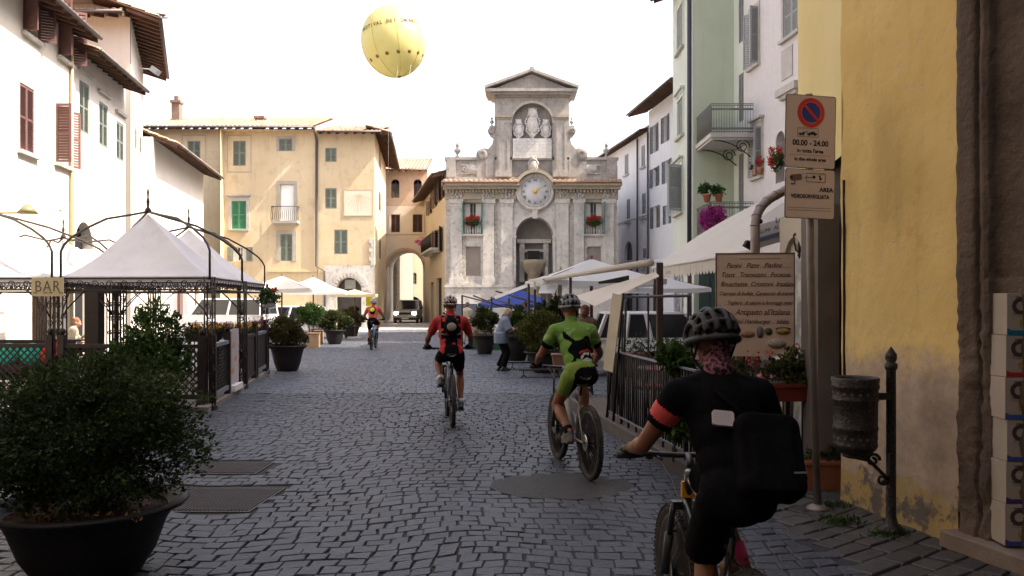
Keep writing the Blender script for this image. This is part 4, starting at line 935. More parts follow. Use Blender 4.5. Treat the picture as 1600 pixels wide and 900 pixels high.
# unseen houses added beside and behind the camera; they shade the foreground
added_plaster = mat('added_house_plaster', (.3, .25, .19), (.36, .3, .24), scale=1, rough=.95)
FN = Fr((-6.6, -14), (-6.4, 7.2)); bN = thing('left_shade_house', FN.p0, 0, 'added umber house shading the foreground, unseen beyond the left edge', 'house'); m = MB(FN.T)
nw = [(3+i*3.4, 4+i*3.4, z, z+1.6) for i in range(5) for z in (4.2, 8.0, 11.8)]; wall_open(m, FN.L, 17, nw); body(m, FN, 8, 17); m.build('wall', added_plaster, bN)
for r_ in nw: window(bN, FN, r_, shut='closed', shmat=brown_sh)
tile_roof(bN, FN, 4, 16.9, over=.8)
FO = Fr((4.5, -7.5), (-6.5, -7.5)); bO = thing('rear_shade_house', FO.p0, 0, 'added umber house shading the foreground, unseen behind the camera', 'house'); m = MB(FO.T)
nw = [(1.5+i*3, 2.5+i*3, z, z+1.6) for i in range(3) for z in (6.5, 10.5)]; wall_open(m, FO.L, 15, nw+[(3.2, 7.4, 0, 4.6, True, 5)]); body(m, FO, 5, 15, back=False); m.build('wall', added_plaster, bO)
for r_ in nw: window(bO, FO, r_, shut='closed', shmat=brown_sh)
tile_roof(bO, FO, 4, 14.9, over=.8)
# ================================================================ CAFE TENTS (left)
iron_b = mat('brown_black_iron', (.02, .014, .012), (.04, .03, .026), scale=12, rough=.55, metal=.3)
canvas = mat('white_tent_canvas', (.72, .71, .74), (.63, .62, .65), scale=1.5, rough=.85, trans=.35, bump=.5, bscale=4, streak=.2)
beige_cv = mat('beige_canvas', (.5, .42, .28), (.55, .48, .34), scale=2, rough=.85, trans=.3)
def spiral(c, r, u, w, turns=1.4, n=16, k=1):
    c = Vector(c); u = Vector(u); w = Vector(w)
    return [c+(u*math.cos(k*t)+w*math.sin(k*t))*r*(1-.72*i/n) for i in range(n+1) for t in [2*PI*turns*i/n]]
def tent(FLc, FRc, BRc, BLc, zap, lab, ze=2.03, ap=None, cloth=canvas, valance=True):
    C4 = [Vector((*c, 0)) for c in (FLc, FRc, BRc, BLc)]; cen = sum(C4, Vector())/4
    if ap: cen = Vector((*ap, 0))
    t = thing('canopy_tent', cen, 0, lab, 'tent', 'wrought iron canopy tents of the bar')
    for c in C4:
        u = (cen-c).normalized(); q = MB(); a = Vector((.06, 0, 0)); b = Vector((0, .06, 0))
        for d in (a+b, a-b, -a+b, -a-b): q.tube([c+d+Vector((0, 0, .05)), c+d+Vector((0, 0, ze+.02))], .013, 5)
        for i in range(7):
            z = .25+i*.27; s_ = 1 if i % 2 else -1
            q.tube(spiral(c+Vector((0, -.06, z)), .055, (s_, 0, 0), (0, 0, 1)), .007, 4); q.tube(spiral(c+Vector((.06, 0, z+.13)), .055, (0, s_, 0), (0, 0, -1)), .007, 4)
        q.box(c.x-.09, c.x+.09, c.y-.09, c.y+.09, 0, .06); q.build('post', iron_b, t)
        pr = [(0, ze-.02), (0, ze+.42), (.03, ze+.52), (.1, ze+.64), (.25, ze+.8), (.5, ze+1.0), (.8, zap-.06), (1, zap+.02)]
        MB().tube([c.lerp(cen, s)+Vector((0, 0, z)) for s, z in pr], .019, 6).build('arch_rib', iron_b, t)
    for i in range(4):
        a, b = C4[i], C4[(i+1) % 4]; d = (b-a).normalized(); L = (b-a).length; q = MB(); z = ze-.18
        for zz in (z, ze): q.beam(a+Vector((0, 0, zz)), b+Vector((0, 0, zz)), .03, .025)
        n = int(L/.24)
        for k in range(n):
            p = a+d*(L*(k+.5)/n)+Vector((0, 0, z+.09)); q.tube(spiral(p-d*.05, .06, d, (0, 0, 1), 1.2), .008, 4); q.tube(spiral(p+d*.06, .05, -d, (0, 0, -1), 1.2), .008, 4)
        for e, s_ in ((a, 1), (b, -1)):
            q.tube([e+d*s_*.02+Vector((0, 0, z-.45)), e+d*s_*.1+Vector((0, 0, z-.3)), e+d*s_*.3+Vector((0, 0, z-.1)), e+d*s_*.42+Vector((0, 0, z))], .012, 5)
        q.build('scroll_frieze', iron_b, t)
    # cloth: four concave panels
    vs = []; fs = []; n = 14; lv = [(0, ze+.03), (.1, ze+.09), (.25, ze+.22), (.4, ze+.38), (.55, ze+.56), (.7, ze+.77), (.85, zap-.22), (.94, zap-.1), (1, zap-.03)]
    q = MB(); q.smooth = True
    for i in range(4):
        a, b = C4[i], C4[(i+1) % 4]; V = []
        for s_, z in lv:
            for k in range(n+1):
                e = a.lerp(b, k/n); e = e+(cen-e)*(.035*math.sin(PI*k/n)); p = e.lerp(cen, s_); p.z = z-.07*math.sin(PI*k/n)*math.sin(PI*s_)+.035*noise.noise(p*1.8+Vector((0, 0, 5)))*math.sin(PI*min(1, s_*1.2)); V.append(p)
        q.add(V, [(r_*(n+1)+k, r_*(n+1)+k+1, (r_+1)*(n+1)+k+1, (r_+1)*(n+1)+k) for r_ in range(len(lv)-1) for k in range(n)])
        if valance: q.add([a+Vector((0, 0, ze+.03)), b+Vector((0, 0, ze+.03)), b+Vector((0, 0, ze-.06)), a+Vector((0, 0, ze-.06))], [(0, 3, 2, 1)])
    q.build('canopy', cloth, t)
    q = MB(Matrix.Translation(cen)); q.lathe([(.05, zap), (.06, zap+.04), (.02, zap+.1), (.03, zap+.2), (.012, zap+.26), (.02, zap+.36), (0, zap+.45)], 8); q.build('finial', iron_b, t)
    return t
tent((-7.05, 13.0), (-4.65, 12.8), (-5.13, 15.8), (-7.6, 16.1), 3.2, 'nearest white peaked canopy tent, with the BAR sign hung at its left corner', ap=(-6.3, 14.4))
tent((-7.6, 16.2), (-5.17, 15.95), (-5.62, 18.9), (-8.2, 19.2), 3.2, 'second white peaked tent, just behind the one with the BAR sign', ap=(-6.8, 17.5))
tent((-9.9, 13.2), (-7.2, 13.02), (-7.75, 16.1), (-10.4, 16.3), 3.25, 'white peaked tent cut by the left edge of the picture', ap=(-9.35, 14.6))
tent((-10.5, 16.5), (-7.8, 16.3), (-8.35, 19.3), (-11, 19.4), 3.0, 'white tent farthest back on the left, its peak left of the BAR tent', ap=(-9.6, 17.8))
o = thing('bar_sign', (-6.95, 12.85, 1.9), 0, 'cream sign reading BAR in dark capitals hung at a tent corner', 'sign')
q = MB(); q.box(-7.42, -6.93, 12.85, 12.87, 1.75, 2.04); q.build('board', mat('cream_sign', (.5, .42, .25), (.45, .37, .22), scale=5, rough=.6), o, bevel=.004)
bl = mat('dark_letter_paint', (.06, .05, .045), rough=.6)
q = MB(); q.text('BAR', .25, Matrix.Translation((-7.175, 12.848, 1.895)), depth=.003, sx=.82, sp=1.12, offset=-.003)
for x in (-7.365, -7.12, -7.205, -6.965): q.box(x-.03, x+.03, 12.845, 12.85, 1.797, 1.81)
q.build('lettering', bl, o)
# deck and its dark timber fence
dk = MB(); dk.slab([(-12, 12.5), (-4.55, 12.45), (-5.6, 19.3), (-12.2, 19.3)], -.02, .09); tag(dk.build('deck', mat('grey_deck', (.13, .12, .115), (.19, .17, .16), scale=3, rough=.8, bump=.3), None, bevel=.01), 'low grey deck the canopy tents stand on', 'deck')
wood_d = mat('dark_fence_timber', (.012, .007, .006), (.022, .012, .01), scale=6, rough=.6, bump=.2)
def deck_panel(a, b, lab, lattice=True, h=.92, capm=None, z0=.09, grp='dark timber panels round the bar deck'):
    a = Vector((*a, z0)); b = Vector((*b, z0)); t = thing('fence_panel', a.lerp(b, .5), 0, lab, 'fence panel', grp); d = (b-a).normalized(); L = (b-a).length
    F = Fr((a.x, a.y), (b.x, b.y), z0)
    for x in (0, L):
        q = MB(F.T @ Matrix.Translation((x, 0, 0))); q.box(-.05, .05, -.05, .05, 0, h+.14); q.lathe([(.03, h+.14), (.05, h+.18), (.04, h+.23), (0, h+.25)], 10); q.build('post', wood_d, t)
    q = MB(F.T); q.box(.05, L-.05, -.035, .035, h-.06, h); q.box(.05, L-.05, -.03, .03, .08, .15); q.build('rail', capm or wood_d, t)
    q = MB(F.T)
    if lattice:
        z = .15; hh = h-.06-z; n = int((L+hh)/.11)
        for i in range(n):
            x = -hh+.11*i+.05
            for s_ in (1, -1):
                p0 = (x, z); p1 = (x+hh, z+hh)
                x0, x1 = max(.05, x), min(L-.05, x+hh)
                if x1 <= x0: continue
                za, zb = z+(x0-x), z+(x1-x)
                if s_ < 0: za, zb = z+hh-(x0-x), z+hh-(x1-x)
                q.beam((x0, .006*s_, za), (x1, .006*s_, zb), .01, .022)
    else:
        n = int(L/.12)
        for i in range(n): q.box(.05+(L-.1)*i/n+.003, .05+(L-.1)*(i+1)/n-.003, -.012, .012, .15, h-.06)
    q.build('lattice' if lattice else 'boards', wood_d, t); return t
gcap = mat('grey_rail', (.16, .17, .2), rough=.5)
deck_panel((-4.66, 12.95), (-4.87, 14.25), 'lattice panel with a pale top rail at the near right corner of the bar deck', capm=gcap)
deck_panel((-5.13, 16.0), (-5.3, 17.1), 'plain boarded panel in the middle of the deck\'s street side', lattice=False)
deck_panel((-5.33, 17.3), (-5.55, 18.7), 'boarded panel at the far street corner of the bar deck', lattice=False, capm=gcap)
deck_panel((-7.0, 12.95), (-4.75, 12.75), 'long lattice panel under the nearest tent, behind the tall shrub')
deck_panel((-9.9, 13.1), (-7.2, 12.98), 'lattice panel under the BAR sign with coloured cushions showing behind')
t = thing('menu_stand', (-5.0, 14.85, .09), 0, 'pale pinkish poster stand with orange leaf shapes on the bar deck', 'stand')
F = Fr((-4.93, 14.5), (-5.03, 15.25), .09); q = MB(F.T); q.box(0, F.L, -.02, .02, .12, 1.08); q.build('board', mat('pink_grey_poster', (.36, .3, .32), (.42, .37, .38), scale=3, rough=.7), t)
q = MB(F.T)
for x, z in ((.25, .8), (.45, .55), (.2, .35)): q.prism([(x-.12, z), (x, z-.05), (x+.14, z+.02), (x, z+.06)], -.026, -.0205)
q.build('leaf_print', mat('orange_print', (.5, .2, .08), rough=.7), t)
q = MB(F.T); q.box(0, F.L, -.1, .1, 0, .1); q.build('foot', mat('white_foot', (.6, .6, .6), rough=.6), t)
q = MB(); q.box(-8.28, -8.0, 16.1, 16.35, .09, 2.0); q.box(-8.34, -7.94, 16.04, 16.41, .09, .2); tag(q.build('wooden_pillar', wood_d, None, bevel=.01), 'thick dark wooden pillar under the tents behind the BAR sign', 'pillar')
# cushions, tables, chairs under the tents
for i, (x, c, nm) in enumerate(((-8.9, (.6, .58, .52), 'white'), (-8.55, (.02, .4, .33), 'turquoise'), (-8.15, (.02, .36, .3), 'sea green'), (-7.8, (.55, .04, .04), 'red'), (-9.25, (.6, .08, .05), 'coral'))):
    q = MB(Matrix.Translation((x, 14.1, .78)) @ Matrix.Rotation(R(-15), 4, 'X')); q.ell((0, 0, 0), (.2, .07, .19), n=16, m=10); o = q.build('cushion', mat('cushion_'+nm, c, rough=.9)); tag(o, nm+' cushion on the bench behind the BAR lattice', 'cushion', 'cushions under the BAR sign')
t = thing('bench', (-8.6, 14.2, .09), 0, 'dark bench with cushions behind the lattice under the BAR sign', 'bench')
q = MB(); q.box(-9.6, -7.6, 13.95, 14.45, .5, .56); q.build('seat', wood_d, t); q = MB(); q.box(-9.6, -7.6, 14.46, 14.5, .3, 1.0); q.build('backrest', wood_d, t)
for x in (-9.5, -7.7): MB().box(x-.04, x+.04, 14.0, 14.4, .09, .5).build('leg', wood_d, t)
redfab = mat('dark_red_seat', (.2, .02, .03), rough=.7)
def chair(lab=None, m=iron_b, sm=None, grp=None):
    t = thing('cafe_chair', (0, 0, 0), 0, lab, 'chair', grp); sm = sm or m
    q = MB(); q.lathe([(0, .43), (.2, .43), (.21, .45), (.2, .47), (0, .47)], 18); q.build('seat', sm, t)
    for x in (-.16, .16):
        q = MB(); q.tube([(x, .17, 0), (x*.9, .15, .43), (x*.95, .19, .7), (x*.7, .22, .88)], .012, 6); q.build('leg', m, t); q = MB(); q.tube([(x, -.2, 0), (x*.9, -.14, .43)], .012, 6); q.build('leg', m, t)
    q = MB(); q.tube([(-.15, .19, .7), (-.11, .22, .88), (0, .23, .93), (.11, .22, .88), (.15, .19, .7)], .012, 6)
    for x in (-.07, 0, .07): q.tube([(x, .16, .47), (x, .2, .7), (x, .225, .9)], .007, 5)
    q.build('backrest', m, t); return t
def table(lab=None, top=None, grp=None):
    t = thing('cafe_table', (0, 0, 0), 0, lab, 'table', grp)
    q = MB(); q.lathe([(0, .72), (.36, .72), (.375, .735), (.36, .75), (0, .75)], 24); q.build('tabletop', top or iron_b, t)
    q = MB(); q.tube([(0, 0, .05), (0, 0, .72)], .025, 8); q.build('pedestal', iron_b, t)
    q = MB(); [q.tube([(0, 0, .1), (.2*math.cos(a), .2*math.sin(a), .06), (.28*math.cos(a), .28*math.sin(a), .0)], .015, 6) for a in (0, PI/2, PI, 3*PI/2)]; q.build('foot', iron_b, t); return t
c0 = chair('x'); t0 = table('x')
for i, (x, y, rz, lab) in enumerate(((-5.9, 14.1, 1.0, 'iron cafe chair under the nearest tent, close to the front lattice'), (-6.9, 15.2, -2.0, 'iron cafe chair at the back of the nearest tent'), (-6.4, 17.3, .6, 'iron cafe chair under the second tent, turned to the street'), (-7.2, 18.4, 2.7, 'iron cafe chair at the back of the second tent'), (-8.8, 17.4, 0, 'iron cafe chair under the tent farthest back'), (-6.0, 18.6, -1.2, 'iron cafe chair near the far street corner of the deck'))):
    c = c0 if i == 0 else copy_tree(c0); c.location = (x, y, .09); c.rotation_euler.z = rz; c['label'] = lab; c['group'] = 'iron cafe chairs under the tents'
for i, (x, y, lab) in enumerate(((-6.4, 14.6, 'round iron cafe table under the nearest tent'), (-6.7, 17.9, 'round iron cafe table under the second tent'), (-9.6, 17.9, 'round iron cafe table beside the seated woman'))):
    c = t0 if i == 0 else copy_tree(t0); c.location = (x, y, .09); c['label'] = lab; c['group'] = 'cafe tables under the tents'
# beige awning on the left house
def awning(name, lab, F, x0, x1, zt, zb, proj, m, val=.18, scal=.16, cat='awning', rod=True, thick=0):
    t = thing(name, F.T @ Vector(((x0+x1)/2, 0, zb)), 0, lab, cat)
    q = MB(F.T); q.smooth = True; nx, ny = 24, 10; vs = []
    for j in range(ny+1):
        for i in range(nx+1):
            u = i/nx; s_ = j/ny; vs.append((x0+(x1-x0)*u, -proj*s_, zt+(zb-zt)*s_-.035*math.sin(PI*s_)*(1+.5*math.sin(u*31))-.012*abs(math.sin(u*PI*7))))
    q.add(vs, [(j*(nx+1)+i, (j+1)*(nx+1)+i, (j+1)*(nx+1)+i+1, j*(nx+1)+i+1) for j in range(ny) for i in range(nx)]); q.build('canvas', m, t)
    q = MB(F.T); n = int(abs(x1-x0)/scal); w = (x1-x0)/n
    for i in range(n):
        a = x0+w*i; P_ = [(a, zb)]+[(a+w*k/6, zb-val+(.05*(1-math.sin(PI*k/6)))) for k in range(7)]+[(a+w, zb)]
        q.prism(P_, -proj-.006+.004*(i % 2), -proj-.002+.004*(i % 2))
    q.build('scalloped_valance', m, t)
    if rod: MB(F.T).tube([(x0, -proj, zb), (x1, -proj, zb)], .03, 8).build('front_bar', MC['gutter_metal'], t)
    q = MB(F.T)
    for x in (x0+.1, x1-.1): q.tube([(x, -.02, zt-.5), (x, -proj*.55, (zt+zb)/2-.4), (x, -proj+.02, zb-.02)], .02, 6)
    q.build('folding_arm', MC['gutter_metal'], t); return t
awning('awning', 'plain beige awning over the brown doorway of the left house', FA, FA.hit(52, 0)[0], FA.L-.3, 2.75, 2.1, 1.1, beige_cv, val=.12)
# ---- lettering-free shop lamp bracket on the left row
q = MB(); p = Vector((-10.6, 18.2, 3.6)); q.tube([p+Vector((-1, .1, 0)), p], .02, 6); q.lathe([(.05, 0), (.2, .02), (.22, .0), (.12, .12), (.05, .2)], 12, p-Vector((0, 0, .02))); tag(q.build('wall_lamp', mat('olive_lamp_metal', (.2, .17, .08), rough=.5)), 'olive metal wall lamp on an arm above the left tents', 'lamp')
q = MB(); q.tube([W(0, 292, 21), W(30, 312, 21.5), W(60, 322, 22), W(99, 329, 23)], .015, 5); q.tube([W(0, 298, 20.5), W(50, 306, 21)], .012, 5); tag(q.build('overhead_cable', mat('grey_cable', (.3, .3, .26), rough=.7)), 'sagging cable along the front of the left houses', 'cable')

# ================================================================ PLANTERS
pot_m = mat('dark_plastic_pot', (.007, .005, .0045), (.014, .01, .009), scale=5, rough=.6, bump=.3, c3=(.025, .02, .017)); soil = mat('potting_soil', (.05, .025, .015), (.09, .045, .025), scale=15, rough=1, bump=.5)
LG = {'dark': leafmat('dark_green_leaf', (.009, .019, .007), (.045, .072, .02), .2), 'olive': leafmat('olive_leaf', (.018, .025, .008), (.07, .078, .022), .2), 'fresh': leafmat('fresh_green_leaf', (.015, .035, .008), (.055, .1, .022), .25), 'yellow': leafmat('yellow_green_leaf', (.03, .038, .008), (.11, .115, .026), .25), 'russet': leafmat('russet_green_leaf', (.04, .027, .012), (.085, .085, .025), .2)}
bark = mat('grey_bark', (.12, .1, .08), (.2, .17, .14), scale=14, rough=.95, bump=.6, bscale=30)
def planter(loc, r, h, fr, fz, n, ls, lm, lab, seed, grp=None, k=45, core=True, spread=.3):
    t = thing('potted_shrub', loc, 0, lab, 'potted shrub', grp); q = MB(Matrix.Translation(loc))
    q.lathe([(.5*r, 0), (.53*r, .03*h), (.68*r, .32*h), (.79*r, .7*h), (.86*r, .86*h), (1.0*r, .93*h), (1.03*r, .97*h), (1.0*r, h), (.93*r, h), (.86*r, .9*h), (.8*r, .8*h)], 48); q.build('pot', pot_m, t)
    q = MB(Matrix.Translation(loc)); q.lathe([(0, .88*h), (.3*r, .87*h), (.82*r, .83*h)], 30); q.build('soil', soil, t)
    c = Vector(loc)+Vector((0, 0, fz)); rs = random.Random(seed); q = MB()
    for i in range(9):
        a = rs.uniform(0, 2*PI); e = c+Vector((math.cos(a)*fr[0]*.6, math.sin(a)*fr[1]*.6, rs.uniform(-.2, .5)*fr[2])); q.tube([Vector(loc)+Vector((math.cos(a)*.06, math.sin(a)*.06, .8*h)), Vector(loc)+Vector((math.cos(a)*.15*r, math.sin(a)*.15*r, h+.1)), e], [.014, .01, .004], 5)
    q.build('stems', bark, t)
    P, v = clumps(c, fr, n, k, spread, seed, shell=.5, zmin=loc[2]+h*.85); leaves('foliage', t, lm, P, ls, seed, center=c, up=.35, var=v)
    return t, c
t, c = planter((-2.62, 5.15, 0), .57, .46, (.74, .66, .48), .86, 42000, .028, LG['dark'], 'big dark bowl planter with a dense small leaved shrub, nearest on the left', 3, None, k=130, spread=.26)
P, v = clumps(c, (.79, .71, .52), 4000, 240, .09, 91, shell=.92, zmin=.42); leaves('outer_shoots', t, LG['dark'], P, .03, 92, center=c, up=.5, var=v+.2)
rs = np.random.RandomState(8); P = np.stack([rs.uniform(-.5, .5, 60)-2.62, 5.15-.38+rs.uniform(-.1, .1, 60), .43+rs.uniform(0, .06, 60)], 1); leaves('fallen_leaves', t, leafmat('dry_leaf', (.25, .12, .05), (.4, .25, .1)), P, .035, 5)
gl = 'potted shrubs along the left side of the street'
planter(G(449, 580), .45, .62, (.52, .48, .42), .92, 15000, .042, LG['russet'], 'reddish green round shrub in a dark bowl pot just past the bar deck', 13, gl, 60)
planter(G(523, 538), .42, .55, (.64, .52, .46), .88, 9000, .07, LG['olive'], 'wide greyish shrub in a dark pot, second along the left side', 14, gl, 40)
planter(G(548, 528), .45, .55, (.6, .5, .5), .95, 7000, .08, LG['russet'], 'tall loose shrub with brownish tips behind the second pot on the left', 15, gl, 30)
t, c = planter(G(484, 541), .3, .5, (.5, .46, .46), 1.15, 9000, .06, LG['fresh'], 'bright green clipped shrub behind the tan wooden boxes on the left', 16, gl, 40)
for i, (px, py, w) in enumerate(((489, 543, .42), (498, 537, .3))):
    p = G(px, py); q = MB(Matrix.Translation(p)); q.box(-w/2, w/2, -.2, .2, 0, .48); q.box(-w/2-.02, w/2+.02, -.22, .22, .48, .52); tag(q.build('wooden_box', mat('tan_box_wood', (.3, .19, .11), (.38, .26, .16), scale=5, rough=.8), None, bevel=.01), ('larger' if i == 0 else 'smaller')+' tan wooden box beside the bright green shrub on the left', 'box')
tall = thing('tall_shrub', (-5.25, 12.1, 0), 0, 'tall glossy green shrub in front of the bar tent lattice', 'shrub'); q = MB()
for i in range(10): a = i*.63; q.tube([(-5.25, 12.1, 0), (-5.25+.12*math.cos(a), 12.1+.1*math.sin(a), .5), (-5.25+.4*math.cos(a), 12.1+.25*math.sin(a), 1.3)], [.02, .014, .006], 5)
q.build('stems', bark, tall); P, v = clumps((-5.25, 12.1, .95), (.62, .4, .72), 4500, 60, .22, 44, shell=.4); leaves('foliage', tall, LG['fresh'], P, .085, 45, up=.5, asp=.42, var=v)
low = thing('low_shrub', (-5.6, 9.8, 0), 0, 'dark leafy shrub between the big planter and the deck corner', 'shrub'); P, v = clumps((-5.3, 10.5, .45), (1.1, .6, .5), 5500, 70, .24, 47, shell=.3); leaves('foliage', low, LG['olive'], P, .07, 48, up=.5, var=v); q = MB()
for i in range(8): q.tube([(-5.9+i*.16, 10.4, 0), (-5.95+i*.18, 10.5, .5)], .012, 5)
q.build('stems', bark, low)
yfl = mat('yellow_orange_blossom', (.7, .35, .02), (.8, .5, .05), attr='var', rough=.7); pfl = mat('mauve_blossom', (.3, .05, .15), (.45, .2, .3), attr='var', rough=.7)
for i, (px, Y, m_, w_) in enumerate(((318, 17.6, yfl, 'orange'), (345, 18.6, pfl, 'mauve'), (398, 19.4, pfl, 'purple'), (377, 17.9, yfl, 'yellow'))):
    p = W(px, 512, Y); p.z = .95; t = thing('flower_trough', p, 0, w_+' flowers in a trough on the bar deck railing', 'flower trough'); q = MB(Matrix.Translation(p)); q.box(-.35, .35, -.1, .1, -.1, .08); q.build('trough', wood_d, t); q = MB(Matrix.Translation(p))
    for sx in (-.3, .3): q.box(sx-.03, sx+.03, -.03, .03, -.86, -.1)
    q.build('stand', wood_d, t)
    P, v = clumps(p+Vector((0, 0, .17)), (.38, .16, .13), 500, 14, .4, 60+i); leaves('blossom', t, m_, P, .05, 61+i, var=v); P, v = clumps(p+Vector((0, 0, .1)), (.38, .16, .1), 400, 14, .4, 70+i); leaves('foliage', t, gleaf, P, .07, 71+i, var=v)
p = Vector((-5.5, 18.75, 1.72)); t = thing('hanging_basket', p, 0, 'white hanging basket of red flowers at the far corner post of the second tent', 'flower basket'); q = MB(Matrix.Translation(p)); q.lathe([(.08, -.2), (.12, -.18), (.14, 0), (.12, 0)], 14); q.build('basket', mat('white_foot', (0, 0, 0)), t)
P, v = clumps(p+Vector((0, 0, .02)), (.3, .25, .2), 900, 16, .4, 66); leaves('foliage', t, LG['fresh'], P, .07, 67, var=v); P, v = clumps(p+Vector((.05, 0, .18)), (.15, .15, .08), 160, 6, .5, 68); leaves('blossom', t, redfl, P, .05, 69, var=v)
MB().tube([p+Vector((0, 0, .0)), p+Vector((-.02, 0, .35)), p+Vector((-.12, .12, .42))], .006, 4).build('wire', iron_b, t)

# ================================================================ PARASOLS
def parasol(name, lab, c, hx, hy, ze, zp, m, rz=0, pole=.03, grp=None, val=.12, polm=None, base=True, cat='parasol'):
    t = thing(name, (c[0], c[1], 0), rz, lab, cat, grp); T = Matrix.Translation((c[0], c[1], 0)) @ Matrix.Rotation(rz, 4, 'Z'); q = MB(T); q.smooth = True
    cs = [(-hx, -hy), (hx, -hy), (hx, hy), (-hx, hy)]; n = 8
    for i in range(4):
        a, b = Vector((*cs[i], 0)), Vector((*cs[(i+1) % 4], 0)); V = []
        for j in range(9):
            s_ = j/8
            for k in range(n+1): e = a.lerp(b, k/n); p = e*(1-s_); p.z = ze+(zp-ze)*s_-.05*math.sin(PI*k/n)*(1-s_)*(hx/1.5)-.03*math.sin(PI*s_); V.append(p)
        q.add(V, [(r_*(n+1)+k, r_*(n+1)+k+1, (r_+1)*(n+1)+k+1, (r_+1)*(n+1)+k) for r_ in range(8) for k in range(n)])
        if val: W_ = V[:n+1]; q.add(W_+[w-Vector((0, 0, val)) for w in W_], [(k, n+1+k, n+2+k, k+1) for k in range(n)])
    q.build('canopy', m, t)
    q = MB(T); q.tube([(0, 0, .06), (0, 0, zp+.08)], pole, 8); q.build('pole', polm or mat('brown_pole', (.08, .04, .03), rough=.5), t)
    q = MB(T)
    for x, y in cs: q.beam((0, 0, zp-.06), (x, y, ze-.01), .025, .02); q.beam((0, 0, ze-.1), (x*.5, y*.5, (ze+zp)/2-.05), .02, .015)
    q.build('ribs', polm or MC['brown_pole'], t)
    if base: q = MB(T); q.box(-.3, .3, -.3, .3, 0, .07); q.build('base', mat('concrete_base', (.3, .3, .29), rough=.9), t)
    return t
wcv = mat('white_canvas', (.78, .77, .75), (.74, .73, .71), scale=2, rough=.85, trans=.35); ccv = mat('cream_canvas', (.74, .7, .63), (.7, .65, .58), scale=1.5, rough=.85, trans=.4)
parasol('square_parasol', 'cream square parasol just past the far corner of the bar tents', (-8.3, 30), 1.15, 1.3, 2.1, 2.55, ccv, .1)
parasol('square_parasol', 'bright white square parasol below the downpipe of the beige palace', (-8.0, 33.5), 1.3, 1.4, 2.05, 2.6, wcv, .15)
parasol('square_parasol', 'flat cream parasol in front of the arched stone door', (-6.9, 36.5), .95, 1.0, 1.95, 2.15, beige_cv, .1)
q = MB(); x = (606.5-800)*61/FOC; q.lathe([(.02, .2), (.16, .5), (.2, 1.3), (.14, 2.6), (.1, 3.6), (.03, 4.1)], 12, (x, 61, 0)); t = q.build('closed_parasol', wcv); tag(t, 'tall closed white parasol beside the palace corner at the street arch', 'parasol')
q = MB(); p = W(577, 478, 37); q.box(p.x-.15, p.x+.15, 37, 37.02, p.z, p.z+.42); tag(q.build('yellow_banner', mat('yellow_cloth', (.75, .65, .03), rough=.8)), 'small plain yellow cloth hanging under the flat cream parasol', 'banner')
parasol('square_parasol', 'large white parasol with a leaning red brown pole in front of the clock facade', (2.1, 22), 1.55, 1.6, 2.2, 2.78, wcv, R(7), pole=.045, polm=mat('red_brown_pole', (.1, .03, .025), rough=.5))
parasol('round_parasol', 'blue parasol over the market stall below the clock facade', (.2, 31), 1.1, 1.1, 1.55, 2.12, mat('blue_canvas', (.03, .06, .3), (.045, .09, .38), scale=2, rough=.8, trans=.3), .5)
parasol('square_parasol', 'small white parasol half hidden to the right of the large white one', (4.3, 25), 1.2, 1.2, 2.05, 2.45, wcv, .3)
# long rolled awning bars and cloth flaps over the terrace
def sheet(name, lab, P4, m, cat, sag=.06, thick=.008):
    a, b, c, d = [Vector(p) for p in P4]; q = MB(); q.smooth = True; n = 10; V = []
    for off in (0, thick):
        for j in range(n+1):
            for i in range(n+1):
                u, v = i/n, j/n; p = (a*(1-u)+b*u)*(1-v)+(d*(1-u)+c*u)*v; V.append(p-Vector((0, 0, sag*math.sin(PI*u)*math.sin(PI*v)+off)))
    k = (n+1)**2; fs = []
    for j in range(n):
        for i in range(n): e = j*(n+1)+i; fs += [(e, e+1, e+n+2, e+n+1), (k+e, k+e+n+1, k+e+n+2, k+e+1)]
    q.add(V, fs); return tag(q.build(name, m), lab, cat)
e1 = (.49, 23, 2.2); e2 = (1.95, 11.7, 2.22)
t = thing('terrace_awning', e2, 0, 'long cream awning edge running back along the right side of the street', 'awning')
q = MB(); q.tube([e1, e2], .055, 10); q.build('front_bar', ccv, t)
q = MB(); q.add([e1, e2, (e2[0]+.5, e2[1]+.1, 2.33), (e1[0]+.5, e1[1], 2.33)], [(0, 1, 2, 3)]); q.build('canvas', ccv, t)
q = MB(); q.beam(W(836, 452, 21), W(836, 440, 21), .05, .3); q.build('end_flap', ccv, t)
for f in (.08, .5): p = Vector(e1).lerp(Vector(e2), f); MB().tube([p, (p.x, p.y, 0)], .03, 8).build('post', iron_b, t)
sheet('cloth_flap', 'cream cloth flap sagging low over the green cyclist', (W(896, 463, 14.5), W(1024, 425, 11.2), W(1030, 431, 11.0), W(930, 478, 12.6)), ccv, 'awning', .03)
sheet('cloth_flap', 'small white cloth flap below the large parasol', (W(845, 446, 19.5), W(873, 441, 20.5), W(867, 458, 19.3), W(841, 458, 19.2)), wcv, 'awning', .03)
sheet('cloth_strip', 'thin white cloth strip stretching left above the blue parasol', (W(772, 463, 27), W(829, 441, 23.5), W(830, 446, 23.3), W(774, 467, 26.8)), wcv, 'awning', .02)
q = MB()
for a, b in (((722, 462, 30), (800, 482, 27)), ((768, 466, 28), (868, 496, 24)), ((740, 462, 30), (770, 474, 29)), ((775, 455, 27), (868, 482, 25))): q.tube([W(*a), W(*b)], .03, 6)
for px, yt, Y in ((795, 466, 26), (868, 445, 24), (826, 443, 22.5), (768, 464, 28), (722, 461, 30)): p = W(px, yt, Y); q.tube([p, (p.x, p.y, 0)], .035, 6)
tag(q.build('stall_frame', iron_b), 'dark tube frame of the market stall under the blue parasol', 'stall frame')
